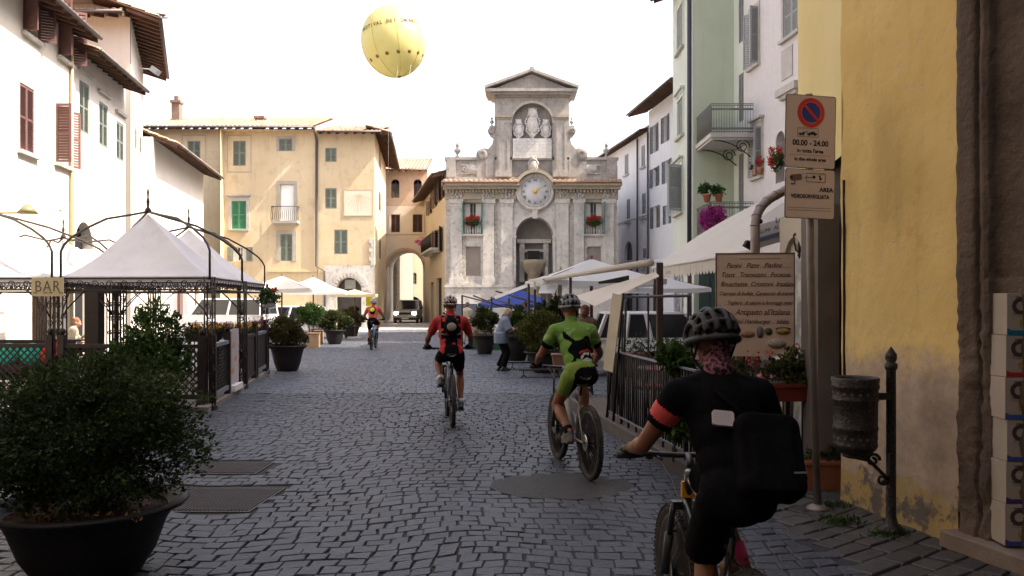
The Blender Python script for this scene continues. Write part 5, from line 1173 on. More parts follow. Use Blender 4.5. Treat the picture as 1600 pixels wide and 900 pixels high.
o = sheet('dark_strip', 'black strip beneath the terrace awning edge', (W(935, 440, 14), W(983, 430, 13), W(983, 440, 13), W(935, 443, 14)), mat('strip_black', (.01, .01, .01), rough=.9), 'cloth', .0)  # plain black strip below the awning edge

# ================================================================ BIG AWNING
FAw = Fr((7.5, 20.9), (7.6, 13.4)); 
t = thing('shop_awning', (3.6, 17, 2.4), 0, 'big cream shop awning with a scalloped edge on the right', 'awning')
q = MB(); q.smooth = True; nx, ny = 30, 16; V = []; A0, A1, B0, B1 = Vector((7.45, 21.2, 4.75)), Vector((7.6, 13.3, 4.75)), Vector((3.5, 20.7, 2.48)), Vector((3.92, 13.3, 2.48))
for off in (0, .01):
    for j in range(ny+1):
        for i in range(nx+1):
            u, s_ = i/nx, j/ny; a = A0.lerp(A1, u); b = B0.lerp(B1, u); p = a.lerp(b, s_); p.z += -.03*abs(math.sin(u*PI*6))*math.sin(PI*s_)+.16*math.sin(PI*s_**1.3)-off; V.append(p)
k = (nx+1)*(ny+1); q.add(V, [f for j in range(ny) for i in range(nx) for e in [j*(nx+1)+i] for f in ((e, e+1, e+nx+2, e+nx+1), (k+e, k+e+nx+1, k+e+nx+2, k+e+1))]); q.build('canvas', ccv, t)
F = Fr((B0.x, B0.y), (B1.x, B1.y)); q = MB(F.T); n = 34; w = F.L/n
for i in range(n):
    a = w*i; P_ = [(a, 2.46)]+[(a+w*k/6, 2.46-.27+.07*(1-math.sin(PI*k/6))) for k in range(7)]+[(a+w, 2.46)]; q.prism(P_, -.004*(i % 2)-.004, -.004*(i % 2))
q.build('scalloped_valance', ccv, t); MB().tube([B0, B1], .035).build('front_bar', mat('pale_bar', (.5, .48, .46), rough=.5), t)
q = MB(); q.text('Giardino', .14, F.T @ Matrix.Translation((1.6, -.014, 2.33)), shear=.3); q.build('valance_lettering', mat('faded_tan_ink', (.4, .33, .25), rough=.9), t)
for p in ((3.55, 20.6), (3.87, 14.2)): q = MB(); q.box(p[0]-.05, p[0]+.05, p[1]-.05, p[1]+.05, 0, 2.46); q.build('post', mat('brown_post', (.075, .045, .04), rough=.6), t)
# second, nearer awning with lettering
FW = Fr((3.25, 11.9), (4.1, 11.2)); t = thing('lettered_awning', (3.3, 11.2, 2.4), 0, 'lower cream awning lettered AL MERCATO behind the bent pipe', 'awning')
pts = [W(1182, 344, 11), W(1262, 290, 12.4), W(1300, 330, 12.2), W(1262, 346, 10.6), W(1184, 368, 10.3)]
q = MB(); q.add([pts[0], pts[1], pts[2], pts[3], pts[4]], [(0, 1, 2, 3, 4)]); q.build('canvas', ccv, t)
a, b = W(1178, 371, 10.3), W(1300, 336, 10.6); F = Fr((a.x, a.y), (b.x, b.y)); sl = (b.z-a.z)/F.L
q = MB(F.T @ Matrix(((1, 0, 0, 0), (0, 1, 0, 0), (sl, 0, 1, a.z), (0, 0, 0, 1)))); q.box(0, F.L, -.01, .01, -.02, .14); q.build('valance', wcv, t)
q = MB(F.T @ Matrix(((1, 0, 0, 0), (0, 1, 0, 0), (sl, 0, 1, a.z), (0, 0, 0, 1)))); q.text('BALLINI · AL MERCATO', .062, Matrix.Translation((.33, -.013, .045)), offset=.0008); q.box(.3, .31, -.013, -.011, .1, .17); q.box(.3, .36, -.013, -.011, .1, .108); q.box(.35, .358, -.013, -.011, .1, .15); q.build('lettering', mat('dark_grey_ink', (.07, .07, .09), rough=.8), t)
q = MB(F.T @ Matrix(((1, 0, 0, 0), (0, 1, 0, 0), (sl, 0, 1, a.z), (0, 0, 0, 1)))); q.box(0, F.L, -.02, .02, -.06, -.021); q.build('blue_trim', mat('blue_grey_trim', (.16, .22, .38), rough=.6), t); q = MB(F.T @ Matrix(((1, 0, 0, 0), (0, 1, 0, 0), (sl, 0, 1, a.z), (0, 0, 0, 1)))); q.box(0, F.L, -.01, .05, -.15, -.061); q.build('front_bar', mat('pale_bar', (0, 0, 0)), t)
# bent pipe
pm = mat('mauve_grey_pipe', (.17, .14, .14), (.24, .2, .2), scale=6, rough=.45, metal=.5); t = thing('bent_pipe', G(1180, 700), 0, 'thick grey metal pipe bending to the right above the menu board', 'pipe')
pp = [W(1180, 560, 9.3), W(1180, 400, 9.3), W(1180, 352, 9.3), W(1182, 338, 9.35), W(1188, 325, 9.4), W(1198, 314, 9.45), W(1212, 305, 9.5), W(1226, 298, 9.6), W(1262, 280, 9.8)]; pp[0].z = 0; t.location = pp[0]
q = MB(); q.tube(pp, .052, 14); q.build('duct', pm, t); q = MB()
for i in range(2, 8): d = (pp[i]-pp[i-1]).normalized()*.008; q.tube([pp[i]-d, pp[i]+d], .057, 14)
q.build('collar', pm, t)
q = MB(); p = W(1170, 383, 9.6); q.cbox(p, (.1, .12, .07), Matrix.Rotation(.5, 4, 'Y')); q.tube([p, W(1183, 355, 9.4)], .012, 6); q.ell(W(1188, 346, 9.3), .028, n=10, m=8); tag(q.build('spotlight', DARK), 'small black spotlight clamped to the bent pipe', 'spotlight')
# lantern
p = W(1250, 372, 8.6); t = thing('lantern', p, 0, 'black wrought iron wall lantern below the video surveillance sign', 'lantern'); q = MB(Matrix.Translation(p))
for i in range(6):
    a = i*PI/3; a2 = a+PI/3; r0, r1 = .045, .07; P0 = Vector((r0*math.cos(a), r0*math.sin(a), -.13)); P1 = Vector((r1*math.cos(a), r1*math.sin(a), .03)); q.tube([P0, P1, (.0, 0, .1)], .006, 4); q.tube([P1, (r1*math.cos(a2), r1*math.sin(a2), .03)], .005, 4); q.tube([P0, (r0*math.cos(a2), r0*math.sin(a2), -.13)], .005, 4)
q.lathe([(.075, .03), (.03, .085), (.015, .1), (.02, .13), (0, .15)], 12); q.lathe([(.045, -.13), (.02, -.16), (.03, -.18), (0, -.22)], 10); q.tube([(0, 0, .14), (-.0, 0, .2), (.1, .02, .22), (.3, .1, .2)], .009, 6); q.tube(spiral((.06, .02, .17), .04, (1, 0, 0), (0, 0, 1)), .005, 4); q.build('cage', IRON, t)
q = MB(Matrix.Translation(p)); q.lathe([(.038, -.12), (.06, .025)], 6); q.build('lantern_glass', mat('pale_lamp_glass', (.35, .33, .28), rough=.3), t)

# ================================================================ TERRACE, FENCE, MENU BOARD
TX = lambda y: 2.74-.137*y
tm = mat('terrace_boards', (.07, .05, .038), (.11, .08, .06), scale=4, rough=.8, bump=.3, aniso=(6, .6, 1))
q = MB(); q.slab([(TX(7.75), 7.75), (3.6, 7.75), (3.9, 13.2), (TX(13.2), 13.2)], -.02, .14); o = q.build('terrace_platform', tm, None, bevel=.008); tag(o, 'low brown platform carrying the fenced restaurant terrace', 'platform')
q = MB(); q.beam((TX(7.7)-.03, 7.7, .075), (TX(13.2)-.03, 13.2, .075), .05, .15); o2 = q.build('kerb_board', mat('grey_kerb_board', (.07, .06, .056), (.1, .09, .08), scale=3, rough=.8), o)
fence = thing('terrace_fence', (TX(9), 9, .14), 0, 'black iron bar fence along the street edge of the terrace', 'fence')
q = MB(); a = Vector((TX(7.8)+.06, 7.8, 0)); b = Vector((TX(11.1)+.06, 11.1, 0)); n = 40
for i in range(n+1): p = a.lerp(b, i/n); q.tube([(p.x, p.y, .14 if i % 4 == 0 else .2), (p.x, p.y, 1.02)], .009 if i % 4 else .013, 5)
q.build('bars', IRON, fence); q = MB(); [q.beam(a+Vector((0, 0, z)), b+Vector((0, 0, z)), .03, .02) for z in (.22, 1.03)]; q.build('rail', mat('grey_rail', (0, 0, 0)), fence)
fence2 = thing('terrace_fence', (2.3, 7.85, .14), 0, 'short near side of the iron terrace fence by the orange planter', 'fence')
q = MB(); a = Vector((TX(7.8)+.06, 7.82, 0)); b = Vector((3.0, 7.82, 0)); n = 14
for i in range(n+1): p = a.lerp(b, i/n); q.tube([(p.x, p.y, .14), (p.x, p.y, .9)], .008, 5)
q.build('bars', IRON, fence2); q = MB(); [q.beam(a+Vector((0, 0, z)), b+Vector((0, 0, z)), .03, .02) for z in (.22, .9)]; q.build('rail', IRON, fence2)
# easel board at fence end
t = thing('easel_board', W(952, 582, 10.4), 0, 'narrow tilted cream board leaning on black posts at the fence end', 'signboard')
P_ = [W(957, 458, 10.4), W(972, 462, 10.2), W(957, 582, 10.2), W(942, 577, 10.4)]
q = MB(); th = Vector((.012, .03, 0)); q.add(P_+[p+th for p in P_], [(0, 3, 2, 1), (4, 5, 6, 7), (0, 1, 5, 4), (1, 2, 6, 5), (2, 3, 7, 6), (3, 0, 4, 7)]); q.build('board', mat('cream_board', (.34, .3, .22), (.42, .37, .28), scale=5, rough=.7), t)
q = MB()
for a_, b_ in ((W(974, 458, 10.3), W(958, 655, 10.6)), (W(966, 470, 10.5), W(948, 650, 11.0)), (W(978, 470, 10.5), W(972, 600, 10.6))): b_ = Vector(b_); b_.z = .14; q = MB(); q.tube([a_, b_], .016, 6); q.build('leg', IRON, t)
# windbreak frame
t = thing('windbreak_frame', (2.3, 12, .14), 0, 'grey metal windbreak frame standing above the terrace fence', 'frame'); q = MB(); q.tube([W(968, 464, 12), W(1080, 462, 12)], .022, 6); q.build('top_bar', mat('blue_grey_metal', (.25, .28, .32), rough=.4, metal=.4), t)
for px in (972, 1013, 1075): p = W(px, 464, 12); MB().tube([p, (p.x, p.y, .14)], .014, 6).build('post', IRON, t)
q = MB(); p = W(1030, 420, 13.5); q.box(p.x-.05, p.x+.05, 13.4, 13.5, 0, p.z+.1); tag(q.build('wooden_post', mat('brown_post', (0, 0, 0)), None, bevel=.01), 'thick brown post in front of the parked white car', 'post')
# menu board
bo = W(1180, 470, 8.3); F = Fr((W(1120, 0, 8.35).x, 8.35), (W(1240, 0, 8.25).x, 8.25)); t = thing('menu_board', F.p0, 0, 'large tan menu board handwritten in looping brown script', 'menu board')
zt = 1.7+(468-397)*8.3/FOC; zb = zt-1.02
q = MB(F.T); q.box(0, F.L, -.01, .02, zb, zt); q.build('panel', mat('tan_menu_paper', (.5, .37, .28), (.55, .42, .33), scale=3, rough=.6), t); q = MB(F.T)
for a_ in ((-.012, 0, -.015, .03, zb, zt), (F.L, F.L+.012, -.015, .03, zb, zt), (-.012, F.L+.012, -.015, .03, zt, zt+.012)): q.box(*a_)
q.build('frame', mat('brown_frame', (.12, .07, .05), rough=.6), t)
q = MB(F.T)
for i, (s_, sz, sh_, xx) in enumerate((('Panini   Pizze   Piadine', .07, .35, .36), ('Toast   Tramezzini   Focacce', .066, .35, .37), ('Bruschette  Crostoni  Insalate', .068, .35, .39), ('Caprese di bufala  Carpaccio di manzo', .054, .35, .385), ('  Tagliere  di salumi e formaggi misti', .052, .35, .40), ('Antipasto all\'Italiana', .082, .35, .44), ('Maxi Hamburger    bibite', .062, .35, .42))):
    q.text(s_, sz, F.T.inverted() @ F.T @ Matrix.Translation((xx, -.0125, zt-.115-i*.093)), depth=.0008, shear=sh_, offset=0, sx=.92 if i != 5 else .85, sp=.95)
q.box(.22, .62, -.012, -.0105, zt-.05, zt-.046)
for i in range(7):      # joining strokes of the handwriting
    z = zt-.135-i*.093; q.tube([(.06+.66*k/30, -.0115, z+.004*math.sin(k*2.3+i)) for k in range(31)], .0007, 3)
q.build('handwriting', mat('brown_ink', (.05, .028, .022), rough=.8), t)
for (x, z, rx, rz_, c, nm) in ((.64, .25, .07, .03, (.4, .22, .05), 'yellow_bowl'), (.64, .275, .075, .02, (.06, .08, .03), 'salad'), (.42, .24, .035, .06, (.16, .14, .13), 'bottle'), (.5, .25, .04, .035, (.1, .16, .04), 'salad'), (.3, .22, .07, .035, (.3, .17, .1), 'bread'), (.58, .13, .09, .05, (.42, .36, .3), 'plate')):
    q = MB(F.T); q.lathe([(0, .002), (1, .002), (1, 0), (0, 0)], 20, (x, -.012-.0006*len(nm), zb+z), Matrix.Rotation(PI/2, 4, 'X') @ Matrix.Diagonal((rx, rz_, 1, 1))); q.build('printed_'+nm, mat('print_'+nm, c, tuple(k*.6 for k in c), scale=60, rough=.6, contrast=.2), t)
for x in (.05, F.L-.05): MB(F.T).box(x-.02, x+.02, .021, .05, .14, zt-.1).build('leg', iron_b, t)
# planters with plants, tables, chairs
def trough(loc, w, d, h, m, lab, nfol, lm, seed, legs=0, fh=.2, name='planter_box', ls=.05):
    t = thing(name, loc, 0, lab, 'planter'); T = Matrix.Translation(loc); q = MB(T); q.add([(-w/2*.94, -d/2*.9, legs), (w/2*.94, -d/2*.9, legs), (w/2*.94, d/2*.9, legs), (-w/2*.94, d/2*.9, legs), (-w/2, -d/2, legs+h), (w/2, -d/2, legs+h), (w/2, d/2, legs+h), (-w/2, d/2, legs+h)], [(0, 3, 2, 1), (4, 5, 6, 7), (0, 1, 5, 4), (1, 2, 6, 5), (2, 3, 7, 6), (3, 0, 4, 7)]); q.build('box', m, t, bevel=.006)
    q = MB(T); q.box(-w/2-.012, w/2+.012, -d/2-.012, d/2+.012, legs+h-.03, legs+h+.004); q.build('rim', m, t, bevel=.004)
    if legs:
        for x, y in ((-w/2+.03, -d/2+.03), (w/2-.03, -d/2+.03), (w/2-.03, d/2-.03), (-w/2+.03, d/2-.03)): MB(T).tube([(x, y, 0), (x*.95, y, legs)], .012, 6).build('leg', iron_b, t)
    P, v = clumps(Vector(loc)+Vector((0, 0, legs+h+fh*.4)), (w/2*1.1, d/2*1.3, fh), nfol, 40, .3, seed, shell=.2); leaves('foliage', t, lm, P, ls, seed, up=.6, var=v); return t
ter = mat('orange_terracotta', (.2, .06, .024), (.25, .085, .035), scale=5, rough=.75, bump=.1); redp2 = mat('red_planter_paint', (.11, .01, .007), (.14, .017, .011), scale=6, rough=.6)
trough((2.98, 7.5, 0), .75, .26, .26, ter, 'orange terracotta trough on the ground behind the sign pole', 900, LG['dark'], 71, fh=.12)
trough((2.78, 7.95, .14), 1.0, .3, .16, redp2, 'red planter on legs full of leafy plants behind the sign pole', 2600, LG['olive'], 72, legs=.6, fh=.26)
trough((1.95, 7.95, .14), .6, .3, .16, redp2, 'red planter on legs hidden behind the cyclist in black', 1500, LG['olive'], 73, legs=.6, fh=.22)
for i, (x, y, z, c_) in enumerate(((2.42, 8.05, 1.2, redfl), (2.95, 8.3, 1.25, redfl))): P, v = clumps((x, y, z-.05), (.18, .1, .1), 60, 6, .5, 80+i); tag(leaves('flowers', None, c_, P, .035, 81, var=v), 'red blossoms %s the menu board' % ('at the foot of' if i == 0 else 'to the right of'), 'flowers')
for i, (px, py, Y, r_, n) in enumerate(((1056, 560, 8.4, (.2, .2, .2), 1500), (1052, 648, 8.0, (.22, .2, .3), 1900))):
    p = W(px, py, Y); t = thing('climbing_plant', (p.x, p.y, .14), 0, ('upper' if i == 0 else 'lower')+' clump of bright leaves at the iron fence beside the cyclist in black', 'plant'); P, v = clumps(p, r_, n, 22, .35, 88+i, shell=.3); leaves('foliage', t, LG['fresh'], P, .07, 89, up=.3, var=v); MB().tube([(p.x, p.y, .14), (p.x+.03, p.y, p.z)], .012, 5).build('stem', bark, t)
for i, (px, Y) in enumerate(((1000, 12.4), (1045, 12.4), (895, 15))):
    p = W(px, 530, Y); trough((p.x, Y, .14 if Y < 13 else 0), .75, .3, .22, mat('brown_trough', (.17, .09, .06), (.22, .13, .09), scale=4, rough=.8), ['brown trough of wispy plants in front of the white car', 'brown trough to the right of the thick brown post', 'brown trough behind the cyclist in green'][i], 260, LG['fresh'], 95+i, legs=.55 if Y < 13 else .5, fh=.2)
c1 = chair('x', iron_b, redfab, 'terrace chairs with red seats')
for i, (x, y, rz, lab) in enumerate(((2.05, 9.4, .3, 'red seated iron chair nearest the middle of the terrace fence'), (1.75, 10.6, 2.5, 'red seated iron chair near the easel board'), (2.7, 10.2, -1.4, 'red seated iron chair behind the menu board'), (2.3, 8.5, 3.0, 'red seated iron chair just behind the cyclist in black'))):
    c = c1 if i == 0 else copy_tree(c1); c.location = (x, y, .14); c.rotation_euler.z = rz; c['label'] = lab
t1 = table('x', mat('red_table_top', (.22, .02, .035), rough=.45), 'red topped terrace tables')
for i, (x, y, lab) in enumerate(((1.85, 9.95, 'red topped round table behind the terrace fence'), (2.35, 11.6, 'red topped round table farther back on the terrace'), (3.0, 8.9, 'red topped round table right of the menu board'))):
    c = t1 if i == 0 else copy_tree(t1); c.location = (x, y, .14); c['label'] = lab
# glass shop door by the pilaster
F = Fr((2.96, 9.2), (2.9, 8.15)); t = thing('shop_door', F.p0, 0, 'cream framed shop door with a pale arched glass behind the sign pole', 'door'); q = MB(F.T); wall_open(q, F.L, 2.6, [(.12, F.L-.12, .3, 2.35, True, .05)]); q.build('frame', mat('cream_door_frame', (.38, .33, .26), rough=.6), t)
q = MB(F.T); q.box(.1, F.L-.1, .05, .07, .3, 2.35); q.build('glass', mat('reflection_painted_glass', (.25, .26, .25), (.5, .5, .47), scale=3.5, rough=.15, contrast=.15), t)  # pale mottled reflection painted into the glass colour

# ================================================================ PARKING SIGN, LITTER BIN, BOXES
PX, PY = 2.47, 6.72
t = thing('parking_sign', (PX, PY, 0), 0, 'leaning grey pole with a no parking plate above a video surveillance plate', 'sign')
galv = mat('galvanised_steel', (.17, .15, .13), (.23, .2, .18), scale=9, rough=.5, metal=.5, bump=.1)
q = MB(); q.tube([(PX, PY, 0), (PX-.06, PY, 2.0), (PX-.07, PY+.01, 3.36)], .03, 16); q.lathe([(.09, 0), (.09, .02), (.04, .05)], 16, (PX, PY, 0)); q.build('pole', galv, t)
plate = mat('tan_sign_face', (.6, .48, .39), (.64, .52, .43), scale=2, rough=.45); edge = mat('sign_edge', (.12, .08, .06), rough=.5); sred = mat('sign_red', (.6, .04, .03), rough=.4); sblue = mat('sign_blue', (.04, .045, .22), rough=.4); sblk = mat('sign_black', (.025, .018, .02), rough=.5)
F = Fr((W(1225.5, 0, 6.62).x, 6.62), (W(1304, 0, 6.7).x, 6.7)); LW = F.L; s1t = 1.7+(468-148)*6.66/FOC; s1b = 1.7+(468-263)*6.66/FOC; s2b = 1.7+(468-341)*6.66/FOC
TT = F.T @ Matrix.Translation((0, 0, s1b)) @ Matrix.Rotation(R(1.2), 4, 'Y')
H1 = s1t-s1b; H2 = s1b-s2b
def rrect(q, x0, x1, z0, z1, y0, y1, r=.02):
    P = []
    for cx_, cz_, a0 in ((x1-r, z0+r, -90), (x1-r, z1-r, 0), (x0+r, z1-r, 90), (x0+r, z0+r, 180)):
        for k in range(5): a = R(a0+90*k/4); P.append((cx_+r*math.cos(a), cz_+r*math.sin(a)))
    q.prism(P, y0, y1)
def disc(q, x, z, r, y0, y1, n=40, r0=0):
    if r0: 
        for i in range(n): a, b = 2*PI*i/n, 2*PI*(i+1)/n; q.prism([(x+r0*math.cos(a), z+r0*math.sin(a)), (x+r*math.cos(a), z+r*math.sin(a)), (x+r*math.cos(b), z+r*math.sin(b)), (x+r0*math.cos(b), z+r0*math.sin(b))], y0, y1)
    else: q.prism([(x+r*math.cos(2*PI*i/n), z+r*math.sin(2*PI*i/n)) for i in range(n)], y0, y1)
q = MB(TT); rrect(q, 0, LW, .003, H1, -.004, .003); p1 = q.build('no_parking_plate', edge, t); q = MB(TT); rrect(q, .006, LW-.006, .009, H1-.006, -.0055, -.0042, .016); q.build('face', plate, p1)
q = MB(TT); cz = H1-.14; disc(q, LW/2, cz, .118, -.0085, -.0056, r0=.085); T0 = q.T; q.T = T0 @ Matrix.Translation((LW/2, 0, cz)) @ Matrix.Rotation(R(45), 4, 'Y'); q.box(-.09, .09, -.0085, -.0058, -.011, .011); q.T = T0; q.build('red_ring', sred, p1)
q = MB(TT); disc(q, LW/2, cz, .081, -.0070, -.0056); q.build('blue_disc', sblue, p1)
q = MB(TT); disc(q, LW/2, cz, .0845, -.0064, -.0057, r0=.0812); q.build('white_ring', mat('sign_white', (.55, .48, .42), rough=.4), p1)
q = MB(TT)
x0, z0 = .105, H1-.335
for b_ in ((x0, x0+.18, z0, z0+.002), (x0, x0+.18, z0+.068, z0+.07), (x0, x0+.002, z0, z0+.07), (x0+.178, x0+.18, z0, z0+.07)): q.box(b_[0], b_[1], -.0075, -.0056, b_[2], b_[3])
P_ = [(.012, .018), (.06, .018), (.06, .04), (.05, .04), (.045, .03), (.012, .03)]; q.prism([(x0+a, z0+b) for a, b in P_], -.0075, -.0057); q.beam((x0+.05, -.0068, z0+.034), (x0+.09, -.0068, z0+.044), .003, .004)
P_ = [(.085, .018), (.17, .018), (.17, .03), (.155, .033), (.145, .043), (.118, .043), (.108, .033), (.085, .03)]; q.prism([(x0+a, z0+b) for a, b in P_], -.0075, -.0057)
for a in (.024, .048, .103, .152): disc(q, x0+a, z0+.017, .008, -.0076, -.0057, 12)
q.text('00.00 - 24.00', .062, Matrix.Translation((LW/2, -.0066, H1-.385)), depth=.0008, offset=.0016, sx=.95); q.text('in tutta l\'area', .041, Matrix.Translation((LW/2, -.0066, H1-.448)), depth=.0008, offset=.001, sx=1.05); q.text('in the whole area', .038, Matrix.Translation((LW/2, -.0066, H1-.515)), depth=.0008, offset=.001, sx=1.02)
q.box(.04, LW-.04, -.0062, -.0056, H1-.481, H1-.4795); q.build('lettering', sblk, p1)
q = MB(TT); rrect(q, .008, LW+.004, -H2, -.002, -.004, .003); p2 = q.build('surveillance_plate', edge, t); q = MB(TT); rrect(q, .014, LW-.002, -H2+.006, -.008, -.0055, -.0042, .016); q.build('face', plate, p2)
q = MB(TT); q.T = TT @ Matrix.Translation((.1, 0, -.075)) @ Matrix.Rotation(R(-8), 4, 'Y'); rrect(q, -.05, .05, -.022, .026, -.0075, -.0057, .014); q.T = TT; q.beam((.085, -.0066, -.09), (.09, -.0066, -.125), .003, .01); q.beam((.055, -.0066, -.125), (.09, -.0066, -.125), .003, .012); q.build('camera_symbol', mat('sign_brown_grey', (.16, .11, .09), rough=.5), p2)
q = MB(TT); x0, z0 = .19, -.105
for b_ in ((x0, x0+.165, z0, z0+.003), (x0, x0+.165, z0+.067, z0+.07), (x0, x0+.003, z0, z0+.07), (x0+.162, x0+.165, z0, z0+.07), (x0-.02, x0+.06, z0+.033, z0+.037)): q.box(b_[0], b_[1], -.0075, -.0056, b_[2], b_[3])
disc(q, x0+.065, z0+.04, .013, -.0078, -.0058, 14); disc(q, x0+.115, z0+.047, .008, -.0078, -.0058, 14); disc(q, x0+.122, z0+.028, .011, -.0078, -.0058, 14); disc(q, .058, -.075, .014, -.0079, -.0058, 14)
q.text('AREA', .048, Matrix.Translation((LW-.015, -.0066, -.165)), depth=.0008, offset=.0016, align='RIGHT'); q.text('VIDEOSORVEGLIATA', .042, Matrix.Translation((LW/2+.005, -.0066, -.222)), depth=.0008, offset=.0014, sx=.85)
for z in (-.315, -.335): q.box(.03, LW-.03, -.0062, -.0056, z, z+.0025)
q.build('lettering', sblk, p2)
q = MB(TT)
for z in (H1-.08, .1, -.1, -H2+.08): q.box(LW/2-.07+.05, LW/2+.03+.05, .0035, .07, z-.015, z+.015)
q.build('clamp', galv, t)
# litter bin
t = thing('litter_bin', (2.77, 6.08, 0), 0, 'ornate black cast iron litter bin hung on a post by the yellow wall', 'litter bin'); bm_ = mat('worn_black_casting', (.012, .01, .01), (.028, .024, .022), scale=14, rough=.45, metal=.4, bump=.4, bscale=40, c3=(.12, .11, .1))
q = MB(Matrix.Translation((2.77, 6.08, 0))); q.lathe([(.1, 0), (.1, .03), (.05, .06), (.035, .12), (.034, 1.18), (.045, 1.2), (.045, 1.23), (.03, 1.24), (.042, 1.27), (.04, 1.3), (.0, 1.36)], 20); q.build('post', bm_, t)
bc = Vector((2.5, 6.06, 0)); zt_ = 1.7-(588-HY)*6.06/FOC; q = MB(Matrix.Translation(bc)); h = zt_-.53
zz = .58
q.lathe([(0, zz), (.1, zz), (.135, zz+.03), (.15, zz+.05), (.155, zz+.07), (.15, zz+.08), (.152, zz+.17), (.158, zz+.18), (.158, zz+.195), (.152, zz+.205), (.155, zz+.38), (.162, zz+.39), (.162, zz+.4), (.156, zz+.41), (.157, zz+.47), (.165, zz+.48), (.165, zz+.5), (.16, zz+.51), (.168, zz+.545), (.16, zz+.555), (.145, zz+.54), (.14, zz+.3), (0, zz+.3)], 40); bb = q.build('bucket', bm_, t)
q = MB(Matrix.Translation(bc))
for i in range(18):
    for zc_, r_ in ((zz+.44, .1575), (zz+.12, .1515)):
        T0 = q.T; q.T = T0 @ Matrix.Rotation(2*PI*i/18, 4, 'Z') @ Matrix.Translation((r_, 0, zc_)) @ Matrix.Rotation(R(45), 4, 'X'); q.box(-.004, .002, -.009, .009, -.009, .009); q.T = T0
q.build('diamond_holes', mat('bin_inside_dark', (.09, .08, .07), rough=.8), bb)
q = MB(Matrix.Translation(bc)); q.lathe([(.07, zz-.03), (.09, zz-.02), (.09, zz-.001)], 20); q.tube([(.0, 0, zz-.03), (.1, 0, zz-.05), (.17, 0, zz-.12), (.25, 0, zz-.2)], .014, 8); q.tube(spiral((.13, 0, zz-.05), .05, (1, 0, 0), (0, 0, 1), 1.3), .012, 6); q.tube(spiral((.2, 0, zz-.19), .04, (1, 0, 0), (0, 0, -1), 1.3), .012, 6); q.box(.15, .25, -.015, .015, zz+.39, zz+.44); q.box(.24, .26, -.03, .03, zz-.25, zz+.0); q.build('bracket', bm_, t)
# wine boxes
stripes = [('blue', (.03, .045, .2)), ('purple', (.07, .02, .1)), ('dark blue', (.03, .05, .22)), ('pale blue', (.04, .07, .28)), ('red', (.3, .02, .02)), ('turquoise', (.0, .13, .22))]
carton = mat('white_carton', (.3, .25, .2), (.33, .28, .23), scale=3, rough=.7); ink = mat('brown_carton_ink', (.045, .028, .025), rough=.7); grape = mat('gold_print', (.28, .19, .06), rough=.6)
pos = ['bottom', 'second from the bottom', 'third from the bottom', 'third from the top', 'second from the top', 'top']
for i, (nm, c) in enumerate(stripes):
    z = .135+i*.268; T = Matrix.Translation((3.135+.006*((i*7) % 3-1), 5.28, z)) @ Matrix.Rotation(R(-3+1.2*((i*5) % 3)), 4, 'Z'); t = thing('wine_carton', T.translation, 0, 'white printed carton with a %s base stripe, %s of the stack' % (nm, pos[i]), 'carton', 'stacked wine cartons at the right edge')
    q = MB(T); q.box(0, .34, 0, .25, 0, .265); q.build('box', carton, t, bevel=.003)
    q = MB(T); q.prism([(0, .002), (.34, .002), (.34, .03), (.03, .03), (.0, .045)], -.0022, -.0006); q.build('stripe', mat('stripe_'+nm.replace(' ', '_'), c, rough=.6), t)
    q = MB(T); q.box(.055, .3, -.002, -.0006, .236, .243)
    q.text('OLIO', .135, Matrix.Translation((.03, -.0015, .178)), depth=.0005, offset=.006, align='LEFT', sx=1.05)
    q.text('VINO BIANCO' if i % 2 else 'VINO ROSSO', .02, Matrix.Translation((.1, -.0015, .135)), depth=.0004); q.box(.04, .26, -.0015, -.0006, .118, .1195); q.build('print', ink, t)
    q = MB(T)
    for a, b in ((.09, .09), (.1, .08), (.082, .078), (.094, .068), (.105, .092), (.11, .072), (.088, .06)): disc(q, a, b, .008, -.0025, -.0006, 10)
    q.build('grape_print', grape, t)

# ================================================================ BALLOON
bp = Vector(((615-800)*39/FOC, 39, 1.7+(HY-65)*39/FOC)); t = thing('balloon', bp, 0, 'large yellow tethered balloon floating in the sky, lettered FESTIVAL DEI 2MONDI', 'balloon')
bym = mat('yellow_balloon_skin', (.64, .58, .24), (.68, .64, .32), scale=.5, rough=.45, trans=.35); T = Matrix.Translation(bp) @ Matrix.Rotation(R(-9), 4, 'Y'); q = MB(T)
prof = [(1.5*math.cos(a), 1.66*math.sin(a)*(1.0 if a > 0 else 1.0)) for a in [R(-90+180*i/40) for i in range(41)]]; prof[0] = (0, -1.66); prof[-1] = (0, 1.66); q.lathe(prof, 64); q.build('envelope', bym, t)
q = MB(T)
for k in range(8):
    a = 2*PI*k/8+.25; q.tube([(1.503*math.cos(e)*math.cos(a), 1.503*math.cos(e)*math.sin(a), 1.663*math.sin(e)) for e in [R(-90+180*i/30) for i in range(31)]], .008, 4)
q.build('seams', mat('seam_ochre', (.4, .27, .03), rough=.6), t)
q = MB(T); s_ = 'FESTIVAL DEI 2MONDI  •  SPOLETO  '; el = R(17); rr = 1.51*math.cos(el)
for i, ch_ in enumerate(s_):
    if ch_ != ' ': a = R(-90-52+i*6.4-5); q.text(ch_, .26, Matrix.Rotation(a+PI/2, 4, 'Z') @ Matrix.Translation((0, -rr-.01, 1.66*math.sin(el))) @ Matrix.Rotation(R(-15), 4, 'X'), depth=.006, offset=.003, sx=.8)
q.build('lettering', mat('balloon_ink', (.1, .08, .04), rough=.7), t)
q = MB(T)
